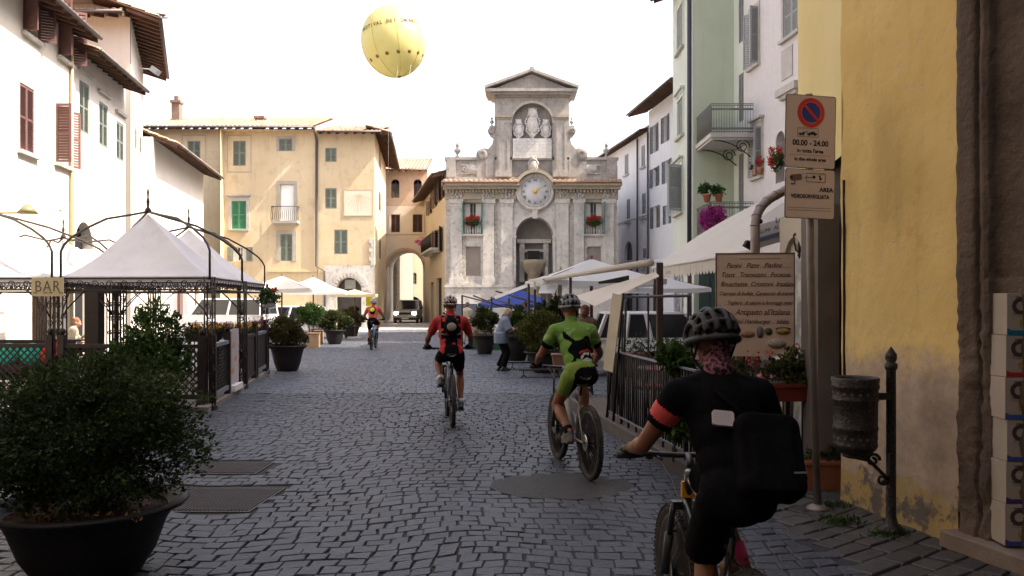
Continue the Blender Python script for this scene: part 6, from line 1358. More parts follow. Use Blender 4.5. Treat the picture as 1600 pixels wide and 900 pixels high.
for i in range(9):
    a = R(-90-60+i*24); e = R(-32); n_ = Vector((math.cos(e)*math.cos(a), math.cos(e)*math.sin(a), math.sin(e))); p = Vector((n_.x*1.5, n_.y*1.5, n_.z*1.66)); M_ = Matrix.Translation(p) @ n_.to_track_quat('Z', 'Y').to_matrix().to_4x4(); T0 = q.T; q.T = T0 @ M_; q.lathe([(0, .01), (.085, .01), (.09, 0)], 14); q.T = T0
q.lathe([(.0, -1.72), (.09, -1.7), (.1, -1.63)], 12); q.build('emblem', mat('brown_patch', (.2, .1, .03), rough=.6), t)
q = MB()
for dx, dy in ((.35, -.9), (.9, -.6), (-.5, .8)): p = bp+Vector((dx, dy, -1.25)); q.tube([p, p+Vector((-dx*.6-.3, 1, -3)), (p.x-.8, 46, 8.7)], .008, 4)
q.build('tether', mat('pale_rope', (.6, .55, .5), rough=.9), t)
# ================================================================ VEHICLES
tyre_m = mat('rubber_tyre', (.018, .017, .017), (.035, .032, .03), scale=10, rough=.85, bump=.2); wcar = mat('white_car_paint', (.62, .62, .64), (.6, .6, .62), scale=1, rough=.35, coat=.5); carglass = mat('car_glass', (.02, .022, .025), rough=.06, spec=.6); chrome = mat('chrome', (.6, .6, .6), rough=.2, metal=1); plastic = mat('black_plastic', (.02, .02, .02), rough=.6)
tail = mat('tail_lamp_red', (.35, .01, .01), rough=.3)
def car(lab, loc, rz, paint, L=3.9, Wd=1.62, H=1.42, kind='wagon', lights=False, name='parked_car', cat='car', grp=None):
    """local y forward; lofted body with tumblehome"""
    t = thing(name, (0, 0, 0), 0, lab, cat, grp); h = L/2; hw = Wd/2; belt = H*.6
    hood = {'wagon': .36, 'van': .2, 'hatch': .33}[kind]
    ys = [-h, -h+.06, -h*.5, 0, h*(1-hood*1.0), h-.25, h-.04, h]; st = []
    def sect(y):
        f = (y+h)/L; fr_ = min(1, max(0, (y-(h-L*hood))/(L*hood))) if y > h-L*hood else 0
        top = belt-.0 - .16*fr_*(1 if kind != 'van' else .6) - .12*max(0, (fr_-.8)/.2); taper = 1-.1*max(0, abs(f-.5)*2-.7)/.3
        w = hw*taper; return [(-w*.92, .24), (-w, .36), (-w, belt*.72), (-w*.97, top), (w*.97, top), (w, belt*.72), (w, .36), (w*.92, .24)]
    q = MB(); q.smooth = False; V = []; n = 8; YS = [-h+L*i/26 for i in range(27)]
    for y in YS: V += [(x, y, z) for x, z in sect(y)]
    F_ = [(i*n+j, i*n+(j+1) % n, (i+1)*n+(j+1) % n, (i+1)*n+j) for i in range(len(YS)-1) for j in range(n)]+[tuple(range(n)), tuple(range(len(V)-1, len(V)-n-1, -1))]; q.add(V, F_); bd = q.build('body', paint, t, bevel=.03)
    # greenhouse
    b0, b1 = -h+.08, h-L*hood+.1; r0, r1 = b0+(.22 if kind != 'van' else .06), b1-(.62 if kind != 'van' else .45); wb, wr = hw*.955, hw*.8
    def cab(q, s=1.0, zo=0):
        q.add([(-wb*s, b0, belt-.02), (wb*s, b0, belt-.02), (wb*s, b1, belt-.02), (-wb*s, b1, belt-.02), (-wr*s, r0, H-.05+zo), (wr*s, r0, H-.05+zo), (wr*s, r1, H-.05+zo), (-wr*s, r1, H-.05+zo)], [(0, 3, 2, 1), (4, 5, 6, 7), (0, 1, 5, 4), (1, 2, 6, 5), (2, 3, 7, 6), (3, 0, 4, 7)])
    q = MB(); cab(q, .985); q.build('windows', carglass, t)
    q = MB(); q.add([(-wr, r0, H-.07), (wr, r0, H-.07), (wr, r1, H-.07), (-wr, r1, H-.07), (-wr*.95, r0+.05, H), (wr*.95, r0+.05, H), (wr*.95, r1-.08, H), (-wr*.95, r1-.08, H)], [(0, 3, 2, 1), (4, 5, 6, 7), (0, 1, 5, 4), (1, 2, 6, 5), (2, 3, 7, 6), (3, 0, 4, 7)]); q.build('roof', paint, t, bevel=.02)
    q = MB()
    for s_ in (-1, 1):
        for yb, yr in ((b0, r0), ((b0+b1)/2-.1, (r0+r1)/2), (b1, r1), (b0+.62*(1 if kind == 'wagon' else 0.01), r0+.5*(1 if kind == 'wagon' else 0.01))): q.beam((s_*wb, yb, belt-.03), (s_*wr, yr, H-.05), .06, .07)
        q.beam((s_*wb, b0, belt-.02), (s_*wb, b1, belt-.02), .03, .05)
    q.build('pillars', paint, t)
    for s_ in (-1, 1):
        for y in (-h+L*.19, h-L*.18):
            q = MB(Matrix.Translation((s_*(hw-.08), y, .29)) @ Matrix.Rotation(PI/2, 4, 'Y')); q.lathe([(.19, -.09), (.27, -.09), (.29, -.06), (.29, .06), (.27, .09), (.19, .09)], 24); w = q.build('wheel', tyre_m, t)
            q = MB(Matrix.Translation((s_*(hw-.08), y, .29)) @ Matrix.Rotation(PI/2, 4, 'Y')); q.lathe([(0, -.07), (.19, -.08), (.2, 0), (.19, .08), (0, .07)], 18); q.build('rim', mat('grey_rim', (.3, .3, .31), rough=.35, metal=.7), w)
        q = MB(); q.box(s_*(hw-.36) if s_ > 0 else -hw*.9, hw*.9 if s_ > 0 else -(hw-.36), h-.09, h+.012, belt*.62, belt*.8)
        q.build('headlight', mat('lit_headlight', (1, .86, .6), emit=14) if lights else mat('headlight_glass', (.5, .5, .5), rough=.1), t)
        q = MB(); x = s_*(hw*.86); q.box(x-.08, x+.08, -h-.012, -h+.05, belt*.6, belt*.9); q.build('tail_light', tail, t)
        q = MB(Matrix.Translation((s_*(hw+.07), b1-.45, belt+.08))); q.ell((0, 0, 0), (.08, .05, .07), n=10, m=8); q.build('mirror', plastic, t)
    q = MB(); q.box(-hw*.93, hw*.93, h-.06, h+.035, .24, .42); q.build('bumper', plastic, t, bevel=.02); q = MB(); q.box(-hw*.93, hw*.93, -h-.035, -h+.06, .24, .42); q.build('bumper', plastic, t, bevel=.02)
    q = MB(); q.box(-.26, .26, h+.036, h+.044, .3, .4); q.build('number_plate', mat('plate_white', (.6, .6, .6), rough=.4), t); q = MB(); q.box(-.45, .45, h-.02, h+.015, belt*.62, belt*.78); q.build('grille', plastic, t)
    t.location = loc; t.rotation_euler = (0, 0, rz); return t
silver = mat('silver_car_paint', (.5, .5, .5), (.48, .48, .48), scale=1, rough=.3, metal=.5, coat=.5)
car('silver off roader driving through the street arch with both headlights lit', ((638.5-800)*61.5/FOC, 61.5, 0), PI, silver, 4.2, 1.75, 1.68, 'hatch', lights=True, name='driving_car')
car('white estate car parked side on behind the terrace on the right', (3.75, 19.0, 0), -PI/2+.04, wcar, 4.0, 1.6, 1.43, 'wagon')
car('white hatchback parked on the left beyond the potted shrubs', (-10.2, 37.5, 0), R(70), wcar, 3.8, 1.6, 1.42, 'hatch')
car('white car parked tail on below the clock facade, right of the cyclist in red', (-2.45, 41, 0), .1, wcar, 3.9, 1.65, 1.55, 'hatch')
car('small white van parked in the sun behind the second bar tent', (-12.3, 36, 0), R(80), wcar, 4.0, 1.7, 1.75, 'van')
# ================================================================ BICYCLES AND PEOPLE
skin_m = mat('tanned_skin', (.17, .065, .033), (.22, .09, .047), scale=6, rough=.55, spec=.35, bump=.05, bscale=80); skin_l = mat('light_skin', (.45, .25, .17), (.5, .29, .2), scale=6, rough=.55)
alu = mat('brushed_aluminium', (.45, .45, .46), rough=.35, metal=.9); blkm = mat('bike_black', (.015, .015, .017), (.03, .03, .032), scale=20, rough=.35, coat=.3); dustt = mat('dusty_tyre', (.02, .017, .015), (.06, .05, .042), scale=9, rough=.9, bump=.3, bscale=90)
RY = Matrix.Rotation(PI/2, 4, 'Y')
def wheel(par, y, R_=.345, near=False, disc=True, tm=None):
    c = Vector((0, y, R_)); q = MB(Matrix.Translation(c) @ RY); n = 64 if near else 40; r1 = R_; w = .023
    prof = [(r1-.05, -.012), (r1-.035, -w), (r1-.015, -w*.95), (r1-.004, -w*.6), (r1-.002, 0), (r1-.004, w*.6), (r1-.015, w*.95), (r1-.035, w), (r1-.05, .012)]; q.lathe(prof+[prof[0]], n)
    k = 84 if near else 54
    for i in range(k):
        a = 2*PI*i/k; T0 = q.T
        for x, da in ((-.013, 0), (.013, 0), (-.023, .5), (.023, .5)):
            aa = a+da*2*PI/k; q.T = T0 @ Matrix.Rotation(aa, 4, 'Z') @ Matrix.Translation((r1-(.001 if abs(x) < .02 else .008), 0, x)); q.box(-.004, .005, -.007, .007, -.005, .005)
        q.T = T0
    w_ = MB(Matrix.Translation(c) @ RY); w_.lathe([(0, -.0)]*0+[(r1-.068, -.012), (r1-.05, -.014), (r1-.047, 0), (r1-.05, .014), (r1-.068, .012), (r1-.068, -.012)], n)
    t = q.build('wheel', tm or dustt, par); w_.build('rim', mat('dark_rim', (.06, .06, .06), rough=.4, metal=.5), t)
    s_ = MB(Matrix.Translation(c) @ RY); m = 28
    for i in range(m): a = 2*PI*i/m; b = a+(.45 if i % 2 else -.45); z = .028 if (i//2) % 2 else -.028; s_.tube([(.022*math.cos(b), .022*math.sin(b), z), ((r1-.066)*math.cos(a), (r1-.066)*math.sin(a), 0)], .0014, 3)
    s_.build('spokes', alu, t); h_ = MB(Matrix.Translation(c) @ RY); h_.lathe([(.0, -.06), (.012, -.06), (.014, -.035), (.03, -.03), (.018, -.02), (.018, .02), (.03, .03), (.014, .035), (.012, .06), (0, .06)], 16); h_.build('hub', blkm, t)
    if disc: d_ = MB(Matrix.Translation(c+Vector((-.045, 0, 0))) @ RY); d_.lathe([(.05, -.001), (.08, -.001), (.08, .001), (.05, .001), (.05, -.001)], 28); d_.build('brake_disc', alu, t)
    return t
def bicycle(lab, fm, crank, near=False, accent=None):
    t = thing('mountain_bike', (0, 0, 0), 0, lab, 'bicycle'); BB = Vector((0, 0, .33)); ra = Vector((0, -.43, .345)); fa = Vector((0, .66, .345)); ht = Vector((0, .43, .9)); hb = Vector((0, .475, .77)); st = Vector((0, -.15, .76))
    q = MB(); q.tube([BB, hb], [.028, .026], 12); q.tube([BB, st], .018, 12); q.tube([st-Vector((0, -.01, .08)), ht-Vector((0, 0, .02))], [.016, .022], 12); q.tube([hb-(ht-hb)*.1, ht+(ht-hb)*.1], .026, 14)
    for s in (-1, 1): q.tube([BB+Vector((s*.02, 0, 0)), BB+Vector((s*.05, -.12, .005)), ra+Vector((s*.062, 0, 0))], .011, 8); q.tube([st-Vector((0, .0, .1)), st+Vector((s*.045, -.08, -.14)), ra+Vector((s*.062, 0, 0))], .009, 8)
    q.tube([BB-Vector((.04, 0, 0)), BB+Vector((.04, 0, 0))], .028, 16); q.build('frame', fm, t)
    q = MB(); q.tube([st, Vector((0, -.2, .93))], .0145, 10); q.build('seat_post', blkm, t)
    q = MB(); q.T = Matrix.Translation((0, -.2, .945))
    V = []; F_ = []; secs = [(-.13, .05, .012), (-.12, .07, .022), (-.06, .072, .026), (0, .045, .022), (.07, .024, .018), (.13, .018, .012), (.14, .008, .0)]
    for y, w, h in secs:
        for k in range(10): a = 2*PI*k/10; V.append((w*math.cos(a), y, .018*math.sin(a)*(1 if math.sin(a) > 0 else 1.4)+h*.3))
    n = 10; F_ = [(i*n+j, i*n+(j+1) % n, (i+1)*n+(j+1) % n, (i+1)*n+j) for i in range(len(secs)-1) for j in range(n)]+[tuple(range(n)), tuple(range(len(V)-1, len(V)-n-1, -1))]; q.smooth = True; q.add(V, F_); q.build('saddle', blkm, t, subd=1)
    fk = MB(); cr = Vector((0, .49, .735)); fk.box(-.075, .075, .465, .515, .715, .755)
    for s in (-1, 1): fk.tube([cr+Vector((s*.065, 0, 0)), cr.lerp(fa, .45)+Vector((s*.065, 0, 0))], .0155, 10)
    f_ = fk.build('fork', blkm if not accent else blkm, t); q = MB()
    for s in (-1, 1): q.tube([cr.lerp(fa, .42)+Vector((s*.065, 0, 0)), fa+Vector((s*.065, 0, 0))], [.024, .019], 10)
    q.tube([cr.lerp(fa, .47)+Vector((-.065, .02, 0)), cr.lerp(fa, .47)+Vector((-.04, .05, .02)), cr.lerp(fa, .47)+Vector((.04, .05, .02)), cr.lerp(fa, .47)+Vector((.065, .02, 0))], .011, 8); q.build('fork_lowers', mat('charcoal_fork', (.05, .048, .046), rough=.4), f_)
    if accent: MB().box(-.036, .036, .44, .462, .78, .86).build('head_badge', accent, t)
    q = MB(); q.tube([ht+Vector((0, -.01, .03)), (0, .425, .955), (0, .465, .985)], .02, 10); q.build('stem', blkm, t)
    q = MB(); q.tube([(-.36, .43, 1.0), (-.2, .45, 1.0), (-.05, .468, .985), (.05, .468, .985), (.2, .45, 1.0), (.36, .43, 1.0)], .0135, 10); hbr = q.build('handlebar', blkm, t)
    for s in (-1, 1):
        q = MB(); q.tube([(s*.235, .447, 1.0), (s*.365, .429, 1.0)], .018, 12); q.build('grip', plastic, hbr)
        q = MB(); q.tube([(s*.21, .45, 1.0), (s*.21, .49, .985), (s*.26, .51, .975), (s*.33, .505, .972)], .006, 6); q.box(s*.2-.018, s*.2+.018, .44, .49, .975, 1.01); q.tube([(s*.17, .45, .99), (s*.14, .42, .975)], .007, 6); q.build('brake_lever', blkm, hbr)
        q = MB(); q.tube([(s*.19, .47, .99), (s*.12, .58, .96), (s*.05, .57, .84), (s*.02, .5, .72), (-.05, .56, .6)], .0028, 5); q.build('brake_hose', plastic if s > 0 else mat('pale_cable', (.4, .38, .36), rough=.6), t)
    wheel(t, fa.y, near=near); wheel(t, ra.y, near=near)
    for s in (-1, 1):
        a = crank+(0 if s > 0 else PI); p = BB+Vector((s*.085, .17*math.cos(a), .17*math.sin(a))); q = MB(); q.tube([BB+Vector((s*.06, 0, 0)), p], [.016, .013], 8); cr_ = q.build('crank', blkm, t)
        q = MB(); q.box(min(s*.095, s*.19), max(s*.095, s*.19), p.y-.05, p.y+.05, p.z-.009, p.z+.009); q.build('pedal', plastic, cr_, bevel=.004)
    q = MB(Matrix.Translation(BB+Vector((.05, 0, 0))) @ RY); q.lathe([(.06, -.002), (.085, -.002), (.088, 0), (.085, .002), (.06, .002), (.06, -.002)], 32); q.build('chainring', blkm, t)
    q = MB(Matrix.Translation(ra+Vector((.045, 0, 0))) @ RY); q.lathe([(.015, -.012), (.062, -.012), (.05, 0), (.035, .012), (.015, .014)], 28); q.build('cassette', alu, t)
    q = MB(); q.tube([BB+Vector((.05, .0, .087)), ra+Vector((.045, 0, .055))], .004, 4); q.tube([BB+Vector((.05, 0, -.087)), ra+Vector((.05, .06, -.13)), ra+Vector((.05, .0, -.06))], .004, 4); q.build('chain', mat('chain_steel', (.1, .09, .08), rough=.5, metal=.7), t)
    q = MB(); q.box(.05, .062, -.43-.0, -.38, .2, .3); q.build('rear_derailleur', blkm, t); return t
def ik(a, b, l1, l2, pole):
    a = Vector(a); b = Vector(b); d = b-a; L = min(d.length, (l1+l2)*.999); d.normalize(); x = (l1*l1-l2*l2+L*L)/(2*L); h = math.sqrt(max(0, l1*l1-x*x)); p = Vector(pole); p = (p-d*p.dot(d)).normalized(); return a+d*x+p*h
def basis(c, side, up):
    s = Vector(side).normalized(); u = Vector(up); u = (u-s*u.dot(s)).normalized(); f = u.cross(s); return Matrix(((s.x, f.x, u.x, c[0]), (s.y, f.y, u.y, c[1]), (s.z, f.z, u.z, c[2]), (0, 0, 0, 1)))
def torso(q, J, k=0.0, wide=1.0, belly=0):
    """pelvis, waist, chest as overlapping ellipsoids, inflated by k"""
    pc, cc = J['pelvis'], J['chest']; sd = (J['shR']-J['shL']); up = cc-pc; hs = J['hipR']-J['hipL']
    def e(c, r, side=sd): T0 = q.T; q.T = T0 @ basis(c, side, up); q.ell((0, 0, 0), (r[0]*wide+k, r[1]+k, r[2]+k), n=24, m=14); q.T = T0
    e(pc, (.15, .115, .13), hs); e(pc.lerp(cc, .3), (.135, .105+belly, .14)); e(pc.lerp(cc, .6), (.15, .11, .16)); e(pc.lerp(cc, .88), (.165, .112, .15))
    for a in ('L', 'R'): q.cap(cc+(J['sh'+a]-cc)*.3-up.normalized()*.03, J['sh'+a], .085+k, .06+k); q.cap(cc+up.normalized()*.06, J['sh'+a]+up.normalized()*.01, .06+k, .05+k)
    q.cap(cc+up.normalized()*.02, J['neck'], .075+k, .052+k)
def headshape(q, J, face=True):
    T0 = q.T; q.T = T0 @ J['headM']; q.ell((0, -.012, .02), (.075, .094, .092), n=24, m=16); q.ell((0, .02, -.03), (.06, .07, .08), n=20, m=12); q.ell((0, .045, -.075), (.036, .04, .034)); q.ell((0, .06, -.03), (.05, .035, .05))
    q.cap((0, .088, .008), (0, .108, -.026), .009, .014); q.ell((0, .088, -.058), (.024, .014, .01)); q.ell((0, .075, .025), (.055, .02, .014))
    for s in (-1, 1): q.ell((s*.076, -.005, -.008), (.011, .02, .033)); q.ell((s*.04, .07, -.02), (.02, .02, .016))
    q.T = T0; q.cap(J['neck']-Vector((0, 0, .03)), (J['headM'] @ Vector((0, -.02, -.05))), .056, .054)
def hand(q, M, s, curl=1.0, sc=1.0, k=0.0, half=False, tips=True):
    """M: palm frame, +y towards the fingers, +z back of the hand; s=+1 right, thumb on the -x*s side"""
    T0 = q.T; q.T = T0 @ M @ Matrix.Diagonal((sc, sc, sc, 1)); q.ell((0, .0, 0), (.042+k, .048+k, .016+k)); q.cap((0, -.06, 0), (0, -.02, 0), .024+k, .026+k); q.cap((s*.028, -.03, -.004), (s*.03, .03, 0), .013+k, .012+k)
    for i, (x, L) in enumerate(((-.03, .036), (-.01, .04), (.01, .037), (.03, .029))):
        x = x*s*1; a = Vector((x, .04, .002)); r = .0085-.0006*i; ang = -.25-.2*curl; b = a+Vector((0, math.cos(ang), math.sin(ang)))*L; ang -= 1.15*curl; c = b+Vector((0, math.cos(ang), math.sin(ang)))*L*.72; ang -= 1.0*curl; d = c+Vector((0, math.cos(ang), math.sin(ang)))*L*.55
        q.cap(a, b, r*1.1+k, r+k, 8)
        if not half: q.cap(b, c, r+k, r*.92+k, 8); q.cap(c, d, r*.92+k, r*.8+k, 8)
    a = Vector((-s*.03, -.018, -.008)); b = a+Vector((-s*.022, .026, -.014)); c = b+Vector((-s*.002, .026, -.012*curl)); q.cap(a, b, .015+k, .0115+k, 8)
    if not half: q.cap(b, c, .011+k, .009+k, 8)
    q.T = T0
def rider_joints(crank, lean=R(33), hz=.97, headp=R(20), tilt=0, twist=0, hy=-.18, kin=.12, pw=.14):
    J = {}; J['pelvis'] = Vector((tilt*.3, hy, hz)); J['hipL'] = J['pelvis']+Vector((-.085, 0, -.04)); J['hipR'] = J['pelvis']+Vector((.085, 0, -.04)); up = Vector((tilt, math.sin(lean), math.cos(lean))); J['chest'] = J['pelvis']+up*.43
    J['shL'] = J['chest']+Vector((-.185, 0, .01)); J['shR'] = J['chest']+Vector((.185, 0, .01)); J['neck'] = J['chest']+Vector((tilt*.1, .045, .11)); J['headM'] = Matrix.Translation(J['neck']+Vector((0, .055, .125))) @ Matrix.Rotation(twist, 4, 'Z') @ Matrix.Rotation(headp, 4, 'X')
    for s, a in ((-1, 'L'), (1, 'R')):
        J['hand'+a] = Vector((s*.3, .43, 1.02)); J['wr'+a] = Vector((s*.31, .355, 1.045)); J['el'+a] = ik(J['sh'+a], J['wr'+a], .285, .255, (s*.55, -.15, -.8))
        an = crank+(0 if s > 0 else PI); p = Vector((s*pw, .17*math.cos(an), .33+.17*math.sin(an))); J['ped'+a] = p; J['an'+a] = p+Vector((0, -.075, .115)); J['toe'+a] = p+Vector((0, .1, .03)); J['kn'+a] = ik(J['hip'+a], J['an'+a], .43, .42, (s*kin, 1, .2))
    return J
def person(J, lab, spec, voxel=.009, name='person', cat='person'):
    t = thing(name, (0, 0, 0), 0, lab, cat); sk = spec.get('skin', skin_m); q = MB(); torso(q, J, -.006, spec.get('wide', 1)); headshape(q, J)
    for a, s in (('L', -1), ('R', 1)):
        q.limb(J['sh'+a], J['el'+a], [(0, .052), (.35, .05), (.8, .04), (1, .037)]); q.limb(J['el'+a], J['wr'+a], [(0, .038), (.25, .042), (.7, .031), (1, .026)])
        M = J.get('handM'+a)
        if M is None: d = (J['hand'+a]-J['wr'+a]); M = basis(J['hand'+a]-d.normalized()*.015+Vector((0, 0, .012)), Vector((1, 0, 0)), Vector((0, 0, 1))) ; M = M @ Matrix.Rotation(R(-12), 4, 'X')
        hand(q, M, s, spec.get('curl', 1.0)); J['_hm'+a] = M; q.cap(J['wr'+a], M @ Vector((0, -.05, 0)), .026, .025)
        q.limb(J['hip'+a], J['kn'+a], [(0, .085), (.3, .082), (.75, .058), (1, .054)]); q.limb(J['kn'+a], J['an'+a], [(0, .053), (.15, .05), (.35, .058), (.7, .04), (1, .034)]); q.cap(J['an'+a]-Vector((0, 0, .03)), J['toe'+a], .035, .028)
    remeshed(q, 'body', sk, t, voxel, 2)
    # upper garment
    u = spec['top']; q = MB(); k = u.get('k', .012); torso(q, J, k, spec.get('wide', 1), u.get('belly', 0)); f = u.get('sleeve', .6)
    for a in 'LR':
        e = J['sh'+a].lerp(J['el'+a], f) if f <= 1 else J['el'+a]; q.limb(J['sh'+a], J['sh'+a].lerp(e, .6), [(0, .058+k), (1, .054+k)]); q.tube([J['sh'+a], e], [.056+k, .046+k+u.get('flare', 0)], 18)
        if f > 1: q.tube([J['el'+a], J['el'+a].lerp(J['wr'+a], f-1)], [.046+k, .036+k], 18)
    if u.get('hem'):
        pc = J['pelvis']; q.lathe([(1, -u['hem']), (1.0, .0), (.95, .1)], 28, pc, Matrix.Diagonal((.165+k+.015, .13+k+.015, 1, 1)))
    o = remeshed(q, u.get('name', 'jersey'), u['mats'], t, voxel, 2, colorfn=u.get('fn'))
    b = spec['bottom']; q = MB(); k = b.get('k', .01); f = b.get('len', .7); pc = J['pelvis']; T0 = q.T; q.T = basis(pc, J['hipR']-J['hipL'], J['chest']-pc); hw_ = b.get('hw', 1); q.ell((0, 0, 0), ((.155+k)*hw_, .122+k, .125+k), n=24, m=14); q.ell((0, -.04, -.04), ((.12+k)*hw_, .08+k, .1+k)); q.T = T0
    for a in 'LR':
        h, kn, an = J['hip'+a], J['kn'+a], J['an'+a]
        if f <= 1: tr = b.get('tr', .09); q.limb(h, h.lerp(kn, f*.8), [(0, tr+k), (.4, tr+k), (1, .07+k+b.get('loose', 0))]); q.tube([h, h.lerp(kn, f)], [tr+k, .066+k+b.get('loose', 0)], 22)
        else: q.limb(h, kn, [(0, .09+k), (.4, .088+k), (1, .062+k)]); q.tube([kn, kn.lerp(an, f-1)], [.062+k, .05+k+b.get('loose', 0)], 20)
    remeshed(q, b.get('name', 'shorts'), b['mats'], t, voxel, 2, colorfn=b.get('fn'))
    for a, s in (('L', -1), ('R', 1)):
        an, toe = J['an'+a], J['toe'+a]; q = MB(); d = (toe-an); d.z = 0; d.normalize(); hl = an+Vector((0, 0, -.075))-d*.03; q.cap(hl+Vector((0, 0, .01)), toe-Vector((0, 0, .0)), .04, .036); q.cap(an-Vector((0, 0, .03)), toe.lerp(an, .45)+Vector((0, 0, .005)), .046, .04); q.ell(hl, (.042, .042, .035)); q.beam(hl-Vector((0, 0, .03)), toe-Vector((0, 0, .03)), .075, .018)
        remeshed(q, 'shoe', spec.get('shoe', blkm), t, max(voxel, .008), 2)
        if spec.get('sock'): q = MB(); q.tube([an-Vector((0, 0, .02)), an.lerp(J['kn'+a], spec.get('sockl', .25))], [.042, .046], 18); q.build('sock', spec['sock'], t)
        if spec.get('glove'): q = MB(); hand(q, J['_hm'+a], s, spec.get('curl', 1.0), k=.0035, half=True); remeshed(q, 'glove', spec['glove'], t, .006, 1)
    return t
def helmet(t, J, mats, name='helmet', sc=1.0):
    M = J['headM'] @ Matrix.Translation((0, -.01, .03)) @ Matrix.Diagonal((sc, sc, sc, 1)); q = MB(M); a, b, c = .095, .135, .108
    def P(ph, th, g=1.0): return Vector((a*math.sin(ph)*g, b*math.cos(ph)*math.cos(th)*g, c*math.cos(ph)*math.sin(th)*g+.0))
    q2 = MB(M); q2.lathe([(1.0, -.25), (1.0, 0), (.93, .35), (.75, .66), (.45, .89), (0, 1)], 24, (0, 0, 0), Matrix.Diagonal((a*.93, b*.93, c*.93, 1)))
    for ph in (-62, -38, -15, 15, 38, 62):
        ph = R(ph); q.tube([P(ph, R(th)) for th in range(-6, 192, 9)], [.013 if 20 < th < 165 else .016 for th in range(-6, 192, 9)], 8)
    for th in (35, 80, 125, 160): q.tube([P(R(p), R(th)) for p in range(-62, 63, 8)], .011, 8)
    q.tube([(a*1.0*math.cos(x), b*math.sin(x), -.012-.02*(1-math.sin(x))*.5) for x in [2*PI*i/32 for i in range(32)]], .016, 8, closed=True)
    o = remeshed(q, name, mats, t, .006, 1, colorfn=lambda p: 0)
    q2.build('helmet_liner', DARK, o)
    q = MB(M)
    for s in (-1, 1): q.tube([(s*.085, .02, -.02), (s*.078, .015, -.09), (s*.03, .03, -.155), (0, .035, -.16)], .005, 5); q.tube([(s*.08, -.07, -.02), (s*.078, .01, -.085)], .005, 5)
    q.build('strap', DARK, o); return o
def hair(t, J, m, long=0, big=1.0):
    q = MB(J['headM']); q.ell((0, -.022, .035), (.084*big, .1*big, .088*big), n=20, m=14); q.ell((0, -.05, -.01), (.076*big, .065*big, .08+long), n=16, m=12)
    rs = random.Random(4)
    for i in range(26): a = rs.uniform(0, 2*PI); z = rs.uniform(.0, .09); q.ell((.07*math.cos(a), -.03+.07*math.sin(a)*(1 if math.sin(a) < .3 else .6), z), .022, n=8, m=6)
    remeshed(q, 'hair', m, t, .008, 1)
def place(objs, loc, rz, sc=1):
    for o in objs: o.location = loc; o.scale = (sc, sc, sc); o.rotation_euler = (0, 0, rz)
blackfab = mat('black_jersey_cloth', (.0035, .0035, .004), (.006, .006, .007), scale=20, rough=1, spec=.08, bump=.5, bscale=9); redfabr = mat('red_jersey_cloth', (.28, .01, .01), (.36, .018, .015), scale=15, rough=.8, bump=.6, bscale=11); greenf = mat('green_jersey_cloth', (.1, .21, .025), (.14, .27, .04), scale=12, rough=.8, bump=.6, bscale=11); limef = mat('lime_shorts_cloth', (.13, .2, .025), (.16, .25, .035), scale=12, rough=.8, bump=.5, bscale=11)
greyf = mat('grey_print_cloth', (.1, .1, .11), rough=.8); purplef = mat('dark_maroon_cloth', (.05, .012, .02), rough=.8); whitef = mat('white_cloth', (.5, .5, .5), (.42, .42, .43), scale=8, rough=.85)
# --- near cyclist, in black
hd_n = R(5.5); pn = Vector((.88, 3.52, .012)); cr_n = R(75)
bk = bicycle('black and yellow mountain bike under the nearest cyclist, mostly out of the bottom edge', mat('dark_frame_paint', (.02, .02, .022), rough=.3, coat=.4), cr_n, near=True, accent=mat('yellow_orange_paint', (.75, .33, .01), rough=.35, coat=.4))
J = rider_joints(cr_n, lean=R(30), hz=.955, headp=R(-14), twist=R(3), hy=-.2, kin=-.2, pw=.085); coral = mat('coral_band', (.55, .065, .055), rough=.7); pinks = mat('pink_sock', (.85, .09, .25), rough=.85)
Jn = J
def nearfn(p):
    d = (J['elL']-J['shL']); L = d.length; k = (p-J['shL']).dot(d)/L/L; off = (p-J['shL']-d*k).length
    return 1 if .24 < k < .46 and off < .09 and p.x < -.1 else 0
pr = person(J, 'person in black cycling clothes with coral sleeve band, closest to the camera', dict(top=dict(mats=[blackfab, coral], fn=nearfn, sleeve=.58, k=.014), bottom=dict(mats=blackfab, len=.97, loose=.022, k=.006, hw=.86, tr=.082), sock=pinks, sockl=.2, glove=mat('grey_yellow_glove', (.02, .02, .02), (.16, .14, .06), scale=30, rough=.8, contrast=.3), shoe=mat('orange_black_shoe', (.4, .16, .02), (.03, .03, .03), scale=12, rough=.6), wide=.96), voxel=.008)
camo_h = mat('checked_helmet_shell', (.004, .004, .0045), (.022, .019, .017), scale=55, rough=.6, coat=0, contrast=.15)
helmet(pr, J, camo_h, sc=1.12)
q = MB(J['headM']); q.cap((0, -.03, -.075), (0, -.05, -.13), .062, .067); q.ell((0.015, -.06, -.03), (.06, .05, .04)); remeshed(q, 'bandana', mat('patterned_bandana', (.018, .008, .012), (.3, .12, .17), scale=60, rough=.9, contrast=.1, c3=(.01, .006, .008)), pr, .007, 1)
# race number on the back, hip bag
def on_back(J, u, v, off):                                  # u across, v up from the pelvis, off outwards
    up = (J['chest']-J['pelvis']).normalized(); out = Vector((0, -up.z, up.y)); return J['pelvis']+up*v+Vector((u, 0, 0))+out*off, up, out
p, up, out = on_back(J, -.055, .27, .15)
q = MB(basis(p, Vector((1, 0, 0)), up) @ Matrix.Rotation(R(7), 4, 'Y')); rrect(q, -.045, .045, -.033, .033, -.004, .012, .01); nb = q.build('back_patch', mat('white_patch', (.5, .43, .43), rough=.7), pr)
q = MB(basis(p, Vector((1, 0, 0)), up) @ Matrix.Rotation(R(7), 4, 'Y'))
for i in range(9): q.box(-.036+i*.008, -.0345+i*.008, -.0046, -.0041, -.022, .024)
q.build('printed_lines', mat('patch_lines', (.35, .28, .3), rough=.8), nb)
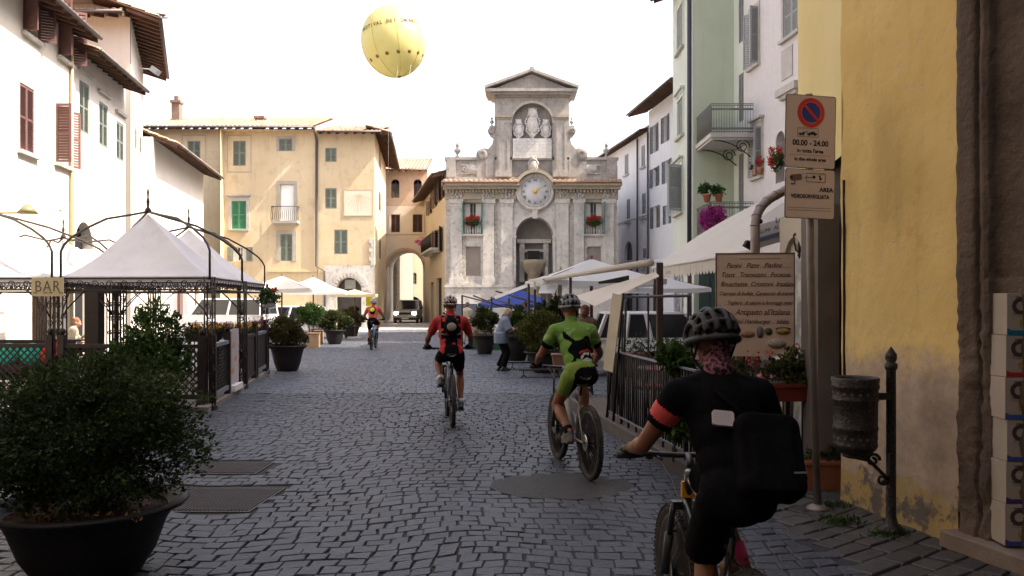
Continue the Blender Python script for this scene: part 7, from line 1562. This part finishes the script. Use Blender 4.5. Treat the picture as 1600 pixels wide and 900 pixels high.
# shoulder strap and a big black bag slung on the right hip
t = thing('sling_bag', (0, 0, 0), 0, 'big soft black bag hanging low on the back of the nearest cyclist', 'bag'); q = MB(); pb, up, out = on_back(J, .1, .1, .155); c = pb; q.T = basis(pb, Vector((1, 0, 0)), up) @ Matrix.Rotation(R(5), 4, 'Y')
for sx in (-.085, .085):
    for sz in (-.13, .12): q.cap((sx, -.03, sz), (sx, .05, sz), .05, .05)
q.box(-.085, .085, -.08, .09, -.17, .16); q.box(-.13, .13, -.06, .08, -.12, .11); q.T = Matrix(); remeshed(q, 'bag', blackfab, t, .01, 3)
q = MB(); q.tube([on_back(J, .06, .24, .14)[0], on_back(J, .0, .33, .14)[0], on_back(J, -.06, .4, .13)[0]], .009, 6); q.build('strap', blackfab, t)
q = MB(); q.T = basis(pb, Vector((1, 0, 0)), up); q.cbox((.08, -.088, -.1), (.05, .004, .008)); q.build('reflective_tag', mat('grey_reflective', (.12, .12, .13), rough=.4), t)
place([bk, pr, t], pn, hd_n, .96)
# --- green cyclist
cr_g = R(8); bk = bicycle('dusty mountain bike ridden by the cyclist in green', mat('dusty_white_frame', (.3, .27, .24), (.18, .16, .14), scale=10, rough=.5), cr_g, near=True)
J = rider_joints(cr_g, lean=R(28), hz=.99, headp=R(-8), tilt=-.04); Jg = J
def greenfn(p, J=J):
    v = (p-J['pelvis']).dot((J['chest']-J['pelvis']).normalized()); x = p.x; back = (p.y < J['pelvis'].y+.1+v*.5)
    for a in 'LR':
        d = J['el'+a]-J['sh'+a]; k = (p-J['sh'+a]).dot(d)/d.length_squared
        if k > .48 and abs(x) > .2: return 1
    if back and v < .43:
        n_ = noise.noise(Vector((x*14, v*14, 2)))*.05
        if .07+n_ < v < .29+n_+.04*math.sin(x*20) and -.11-.02*math.sin(v*40) < x < .14: return 2 if (v < .15+n_ and x > -.02 and noise.noise(Vector((x*30, v*30, 7))) > .05) else (3 if abs(v-.17-n_) < .012 and x > -.03 else 1)
        if -.16 < x < -.02 and abs(v-(.24-(x+.05)*1.3)) < .035+n_*.3: return 1
        if v > .33 and abs(n_) > .016: return 4
    return 0
pr = person(J, 'person in green and black cycling jersey riding away on the right of the street', dict(top=dict(mats=[greenf, blackfab, whitef, redfabr, mat('pale_green_cloth', (.2, .34, .1), rough=.7)], fn=greenfn, sleeve=.66, k=.01), bottom=dict(mats=[limef, blackfab], len=.55, k=.008, fn=lambda p, J=J: 1 if (p.z < J['pelvis'].z+.055-max(0, -p.x-.02)**2*9 and p.x > -.105) else 0), sock=blackfab, sockl=.16, glove=blackfab, shoe=mat('dusty_grey_shoe', (.06, .055, .05), (.14, .12, .1), scale=20, rough=.8)), voxel=.009)
helmet(pr, J, mat('black_white_helmet', (.015, .015, .017), (.16, .16, .17), scale=16, rough=.5, coat=0, contrast=.1)); place([bk, pr], (.635, 8.24, .01), R(12.5))
# --- red cyclist
cr_r = R(-78); bk = bicycle('dark mountain bike ridden by the cyclist in red down the middle of the street', mat('grey_blue_frame', (.08, .09, .12), rough=.35), cr_r)
J = rider_joints(cr_r, lean=R(24), hz=.985, headp=R(-5))
def redfn(p, J=J):
    v = (p-J['pelvis']).dot((J['chest']-J['pelvis']).normalized()); 
    if abs(p.x) < .135-.05*(v < .15) and p.y < J['pelvis'].y+.12+v*.4 and v < .5: return 2 if noise.noise(Vector((p.x*16, v*16, 4))) > .22 else 1
    return 0
pr = person(J, 'person in red and black jersey with small backpack riding away in mid street', dict(top=dict(mats=[redfabr, blackfab, redfabr], fn=redfn, sleeve=.72, k=.012), bottom=dict(mats=[blackfab, redfabr], len=.7, k=.008, fn=lambda p: 1 if p.z < .70 and p.x > 0 else 0), sock=whitef, sockl=.12, glove=blackfab, wide=1.05), voxel=.01)
helmet(pr, J, mat('striped_helmet', (.45, .4, .34), (.05, .03, .03), scale=22, rough=.3, coat=.4, contrast=.14))
t = thing('backpack', (0, 0, 0), 0, 'small black backpack with a beige pocket worn by the cyclist in red', 'backpack'); p, up, out = on_back(J, 0, .3, .15); q = MB(basis(p, Vector((1, 0, 0)), up)); q.ell((0, -.03, 0), (.1, .055, .14)); remeshed(q, 'bag', blackfab, t, .01, 2); q = MB(basis(p, Vector((1, 0, 0)), up)); q.ell((0, -.075, -.03), (.065, .03, .06)); q.build('pocket', mat('beige_pocket', (.2, .16, .12), rough=.8), t)
q = MB()
for s in (-1, 1): q.tube([p+up*.12+Vector((s*.05, 0, 0)), J['chest']+Vector((s*.08, -.07, .1)), J['chest']+Vector((s*.09, .06, .1)), J['chest']+Vector((s*.1, .13, -.05)), p-up*.1+Vector((s*.15, .12, 0)), p-up*.12+Vector((s*.08, 0, 0))], .013, 6)
q.build('strap', blkm, t); place([bk, pr, t], (-.85, 11.47, .01), R(8))
# --- far cyclist
bk = bicycle('blue mountain bike ridden by the farthest cyclist', mat('blue_frame', (.05, .15, .3), rough=.4), R(100)); J = rider_joints(R(100), lean=R(28), hz=.98, headp=0)
pr = person(J, 'person in faded red jersey riding toward the street arch, farthest cyclist', dict(top=dict(mats=[mat('faded_red_cloth', (.4, .07, .05), rough=.8)], sleeve=.7), bottom=dict(mats=blackfab, len=.8), sock=blackfab, glove=blackfab), voxel=.016)
helmet(pr, J, mat('silver_helmet', (.3, .3, .3), rough=.3)); t = thing('backpack', (0, 0, 0), 0, 'yellow and dark backpack on the farthest cyclist', 'backpack'); p, up, out = on_back(J, 0, .3, .15); q = MB(basis(p, Vector((1, 0, 0)), up)); q.ell((0, -.02, 0), (.11, .06, .15)); remeshed(q, 'bag', blackfab, t, .012, 2); q = MB(basis(p, Vector((1, 0, 0)), up)); q.ell((0, -.07, .0), (.08, .03, .08)); q.build('pocket', mat('yellow_pocket', (.5, .45, .03), rough=.8), t); place([bk, pr, t], (-4.72, 28.3, .01), R(2))
# --- standing and bending people
def stand_joints(h=1.6, stoop=0, handL=None, handR=None, armd=.0, headp=0, step=0, knee=0):
    k = h/1.72; J = {}; J['pelvis'] = Vector((0, 0, .93*k)); J['hipL'] = Vector((-.08*k, 0, .9*k)); J['hipR'] = Vector((.08*k, 0, .9*k)); up = Vector((0, math.sin(stoop), math.cos(stoop))); J['chest'] = J['pelvis']+up*.43*k; J['shL'] = J['chest']+Vector((-.165*k, 0, 0)); J['shR'] = J['chest']+Vector((.165*k, 0, 0)); J['neck'] = J['chest']+up*.1*k+Vector((0, .02, 0))
    J['headM'] = Matrix.Translation(J['neck']+Vector((0, .03+.05*math.sin(stoop), .115*k))) @ Matrix.Rotation(-headp, 4, 'X')
    for s, a, hd_ in ((-1, 'L', handL), (1, 'R', handR)):
        hd_ = Vector(hd_) if hd_ else J['sh'+a]+Vector((s*.05, .05, -.62*k)); J['hand'+a] = hd_; d = (hd_-J['sh'+a]).normalized(); J['wr'+a] = hd_-d*.07; J['el'+a] = ik(J['sh'+a], J['wr'+a], .28*k, .25*k, (s*.5, -1, -.2)); fd = (J['wr'+a]-J['el'+a]).normalized(); sd = Vector((0, 0, 1)).cross(fd) if abs(fd.z) < .9 else Vector((0, 1, 0)); 
        z = sd.cross(fd)*-1 if abs(fd.z) < .9 else Vector((s, 0, 0)); x = fd.cross(z); J['handM'+a] = Matrix(((x.x, fd.x, z.x, hd_.x), (x.y, fd.y, z.y, hd_.y), (x.z, fd.z, z.z, hd_.z), (0, 0, 0, 1)))
        J['an'+a] = Vector((s*.085*k, s*step, .09)); J['toe'+a] = J['an'+a]+Vector((s*.02, .14, -.055)); J['kn'+a] = ik(J['hip'+a], J['an'+a], .43*k, .42*k, (0, 1, 0))
    return J
J = stand_joints(1.5, R(14), handL=(-.12, .48, .98), handR=(.1, .42, .95), headp=R(25), step=.04)
pr = person(J, 'elderly person in loose blue grey shirt and black trousers standing at the planters', dict(top=dict(mats=[mat('blue_grey_shirt', (.13, .165, .22), (.17, .2, .27), scale=6, rough=.85, bump=.2)], sleeve=.95, k=.028, flare=.02, hem=.16, belly=.03, name='shirt'), bottom=dict(mats=blackfab, len=1.97, loose=.015, k=.012, name='trousers'), skin=skin_l, curl=.3), voxel=.012)
hair(pr, J, mat('pale_blond_hair', (.34, .26, .17), (.42, .34, .25), scale=30, rough=.9, bump=.5)); q = MB(J['headM'])
for s in (-1, 1): q.lathe([(.0, 0), (.022, 0), (.024, .004), (0, .004)], 12, (s*.032, .098, -.004), Matrix.Rotation(-PI/2, 4, 'X')); q.tube([(s*.055, .095, 0), (s*.078, .0, 0)], .003, 4)
q.build('dark_glasses', blkm, pr); place([pr], (-.26, 19.75, .01), R(-82))
J = stand_joints(1.62, R(6), headp=R(15), step=.1); pr = person(J, 'person in pale beige clothes standing beyond the cyclist in red', dict(top=dict(mats=[mat('pale_beige_cloth', (.42, .36, .28), rough=.9)], sleeve=.8, hem=.25, name='blouse'), bottom=dict(mats=mat('pale_khaki_cloth', (.35, .3, .22), rough=.9), len=1.9, name='trousers'), skin=skin_l), voxel=.016); hair(pr, J, mat('reddish_brown_hair', (.2, .1, .06), rough=.9)); place([pr], (-1.75, 32, 0), R(-20))
J = stand_joints(1.6, R(62), handL=(-.1, .5, .62), handR=(.15, .5, .6), headp=R(30), step=.1); pr = person(J, 'person in striped pale dress bending over the plant crates of the stall', dict(top=dict(mats=[mat('pinkish_pale_cloth', (.38, .3, .25), (.2, .14, .13), scale=18, rough=.9)], sleeve=.6, hem=.3, k=.02, name='dress'), bottom=dict(mats=mat('ochre_cloth', (.3, .22, .12), rough=.9), len=1.3, name='skirt', k=.02), skin=skin_l), voxel=.016); hair(pr, J, mat('dark_hair', (.03, .02, .018), rough=.9)); place([pr], (-1.35, 30.2, 0), R(-75))
J = stand_joints(1.68, R(4), headp=R(10)); pr = person(J, 'person in dark blue top in the shade under the blue parasol', dict(top=dict(mats=[mat('navy_cloth', (.03, .05, .1), rough=.9)], sleeve=.6), bottom=dict(mats=blackfab, len=1.9, name='trousers')), voxel=.016); hair(pr, J, mat('dark_hair', (0, 0, 0))); place([pr], (.5, 25.4, 0), R(60))
J = stand_joints(1.62, R(5), headp=R(10)); pr = person(J, 'person with brown hair half hidden behind the cyclist in green', dict(top=dict(mats=[mat('brown_cloth', (.1, .06, .04), rough=.9)], sleeve=.9), bottom=dict(mats=blackfab, len=1.9, name='trousers')), voxel=.016); hair(pr, J, mat('brown_hair', (.1, .05, .03), rough=.9), .03); place([pr], (1.4, 15.6, 0), R(150))
# seated person at the left bar
J = stand_joints(1.6, R(8), handL=(-.12, .35, 1.12), handR=(.14, .3, 1.0), headp=R(10))
for a, s in (('L', -1), ('R', 1)): J['kn'+a] = J['hip'+a]+Vector((s*.03, .42, .0)); J['an'+a] = J['kn'+a]+Vector((0, .02, -.4)); J['toe'+a] = J['an'+a]+Vector((0, .14, -.05))
pr = person(J, 'person in olive top seated in the sun at the bar, chin on hand', dict(top=dict(mats=[mat('olive_top', (.22, .17, .08), (.5, .48, .42), scale=7, rough=.9)], sleeve=1.5, name='top'), bottom=dict(mats=blackfab, len=1.9, name='trousers'), skin=skin_l), voxel=.014); hair(pr, J, mat('reddish_brown_hair', (0, 0, 0)), .03); place([pr], (-10.4, 19.6, -.3), R(-70))
c = copy_tree(c0); c.location = (-10.42, 19.5, .09); c.rotation_euler.z = R(-70+180); c['label'] = 'iron cafe chair under the seated person in olive'; c['group'] = 'iron cafe chairs under the tents'
# ================================================================ RIGHT SIDE PLANTERS AND CLUTTER
gr = 'potted shrubs along the right side of the street'
planter((.12, 23.2, 0), .48, .72, (.45, .42, .42), 1.1, 8000, .06, LG['fresh'], 'shrub in a dark pot under the elderly person\'s hands', 25, gr, 36)
planter((.78, 19.3, 0), .5, .5, (.74, .62, .52), .92, 17000, .05, LG['yellow'], 'large yellow green spreading shrub between the elderly person and the cyclist in green', 26, gr, 60)
planter((-.85, 26.0, 0), .4, .6, (.42, .4, .42), 1.05, 6500, .06, LG['olive'], 'round olive shrub left of the blue parasol', 27, gr, 34)
planter((1.25, 21.2, 0), .4, .6, (.55, .5, .6), 1.2, 9000, .06, LG['dark'], 'dark shrub behind the head of the cyclist in green', 29, gr, 34)
q = MB(); q.box(.28, .62, 20.1, 20.4, .78, .98); o = q.build('white_trough', mat('white_trough_paint', (.5, .48, .44), rough=.7), None, bevel=.01); tag(o, 'small white trough held out before the elderly person', 'trough')
for i, (x, y) in enumerate(((-1.15, 28.6), (-.65, 28.2))):
    t = trough((x, y, 0), .6, .4, .3, mat('green_crate_plastic', (.02, .08, .04), rough=.6), ('left' if i == 0 else 'right')+' green crate of seedlings on the ground of the plant stall', 500, LG['fresh'], 130+i, fh=.2, name='plant_crate')
for i, (px, py, w) in enumerate(((818, 577, .75), (845, 590, .95))):
    p = G(px, py); t = thing('low_bench', p, 0, ('farther' if i == 0 else 'nearer')+' low black bench rack between the pots and the cyclist in green', 'bench'); T = Matrix.Translation(p); q = MB(T); q.box(-w/2, w/2, -.15, .15, .16, .19); q.build('top', iron_b, t)
    for x in (-w/2+.1, w/2-.1): q = MB(T); q.tube([(x, 0, .16), (x, 0, .06), (x-.06, -.05, 0)], .012, 6); q.tube([(x, 0, .06), (x+.06, .05, 0)], .012, 6); q.build('leg', iron_b, t)
for i, (x, lean) in enumerate(((.98, -.12), (1.3, .1))):
    t = thing('slim_tree', (x, 22.6, 0), 0, ('left' if i == 0 else 'right')+' pale slim trunk standing under the large white parasol', 'tree'); q = MB(); q.tube([(x-lean, 22.6, 0), (x-lean*.4, 22.6, 1.1), (x, 22.6, 2.0), (x+lean*.3, 22.7, 2.6)], [.09, .075, .06, .03], 10); q.build('trunk', mat('pale_bark', (.22, .2, .16), (.3, .27, .22), scale=8, rough=.9, bump=.4), t); P, v = clumps((x, 22.9, 1.35), (.4, .4, .35), 1400, 16, .4, 140+i); leaves('crown', t, LG['dark'], P, .08, 141, var=v)
q = MB()
rs = np.random.RandomState(3)
for i, (x, y, n) in enumerate(((2.62, 6.78, 120), (2.5, 6.3, 160), (2.7, 5.95, 70))):
    P = np.stack([x+rs.randn(n)*.07, y+rs.randn(n)*.05, .0+rs.rand(n)*.015], 1); t = leaves('weeds', None, LG['fresh'], P, .05, 150+i, up=.9, asp=.25); tag(t, ['weeds at the foot of the sign pole', 'weeds between the sign pole and the litter bin', 'weeds at the base of the litter bin post', 'weeds by the big planter'][i], 'weeds', kind='stuff')
# shop front clutter seen under the awning
dg = mat('dark_green_shop_door', (.05, .085, .075), rough=.5); t = thing('shop_shutter', (6.0, 26.9, 0), 0, 'tall dark green shop shutter under the big awning', 'shutter'); F = Fr((6.05, 26.93), (6.75, 26.93))
for i in range(2): q = MB(F.T); q.box(i*.36, i*.36+.34, -.05, 0, .1, 2.75); [q.box(i*.36+.05, i*.36+.29, -.065, -.051, z, z+.75) for z in (.25, 1.1, 1.95)]; q.build('leaf', dg, t)
q = MB(); q.box(5.5, 5.62, 26.0, 26.1, 0, 2.9); tag(q.build('wooden_post', MC['brown_post']), 'brown post beside the dark green shop shutter', 'post')
t = awning('awning', 'dark red awning far down the right side lane', FJ, FJ.L-6.5, FJ.L-3.0, 3.6, 3.0, 1.2, mat('dark_red_canvas', (.25, .02, .03), rough=.9, trans=.2))
t = thing('shop_window', (5.9, 29, 0), 0, 'shop window at street level of the green house', 'shop window'); F = Fr((5.93, 30.6), (5.88, 27.4)); q = MB(F.T); wall_open(q, F.L, 2.9, [(.15, 1.4, .5, 2.6, False, .06), (1.6, F.L-.15, .1, 2.6, False, .06)]); q.build('frame', mat('pale_shop_frame', (.45, .47, .47), rough=.6), t); q = MB(F.T); q.box(.1, F.L-.1, .035, .06, .1, 2.65); q.build('pane', mat('shop_glass_display', (.03, .05, .09), (.35, .35, .33), scale=3, rough=.15, contrast=.2), t)  # blurred display mottled into the pane colour
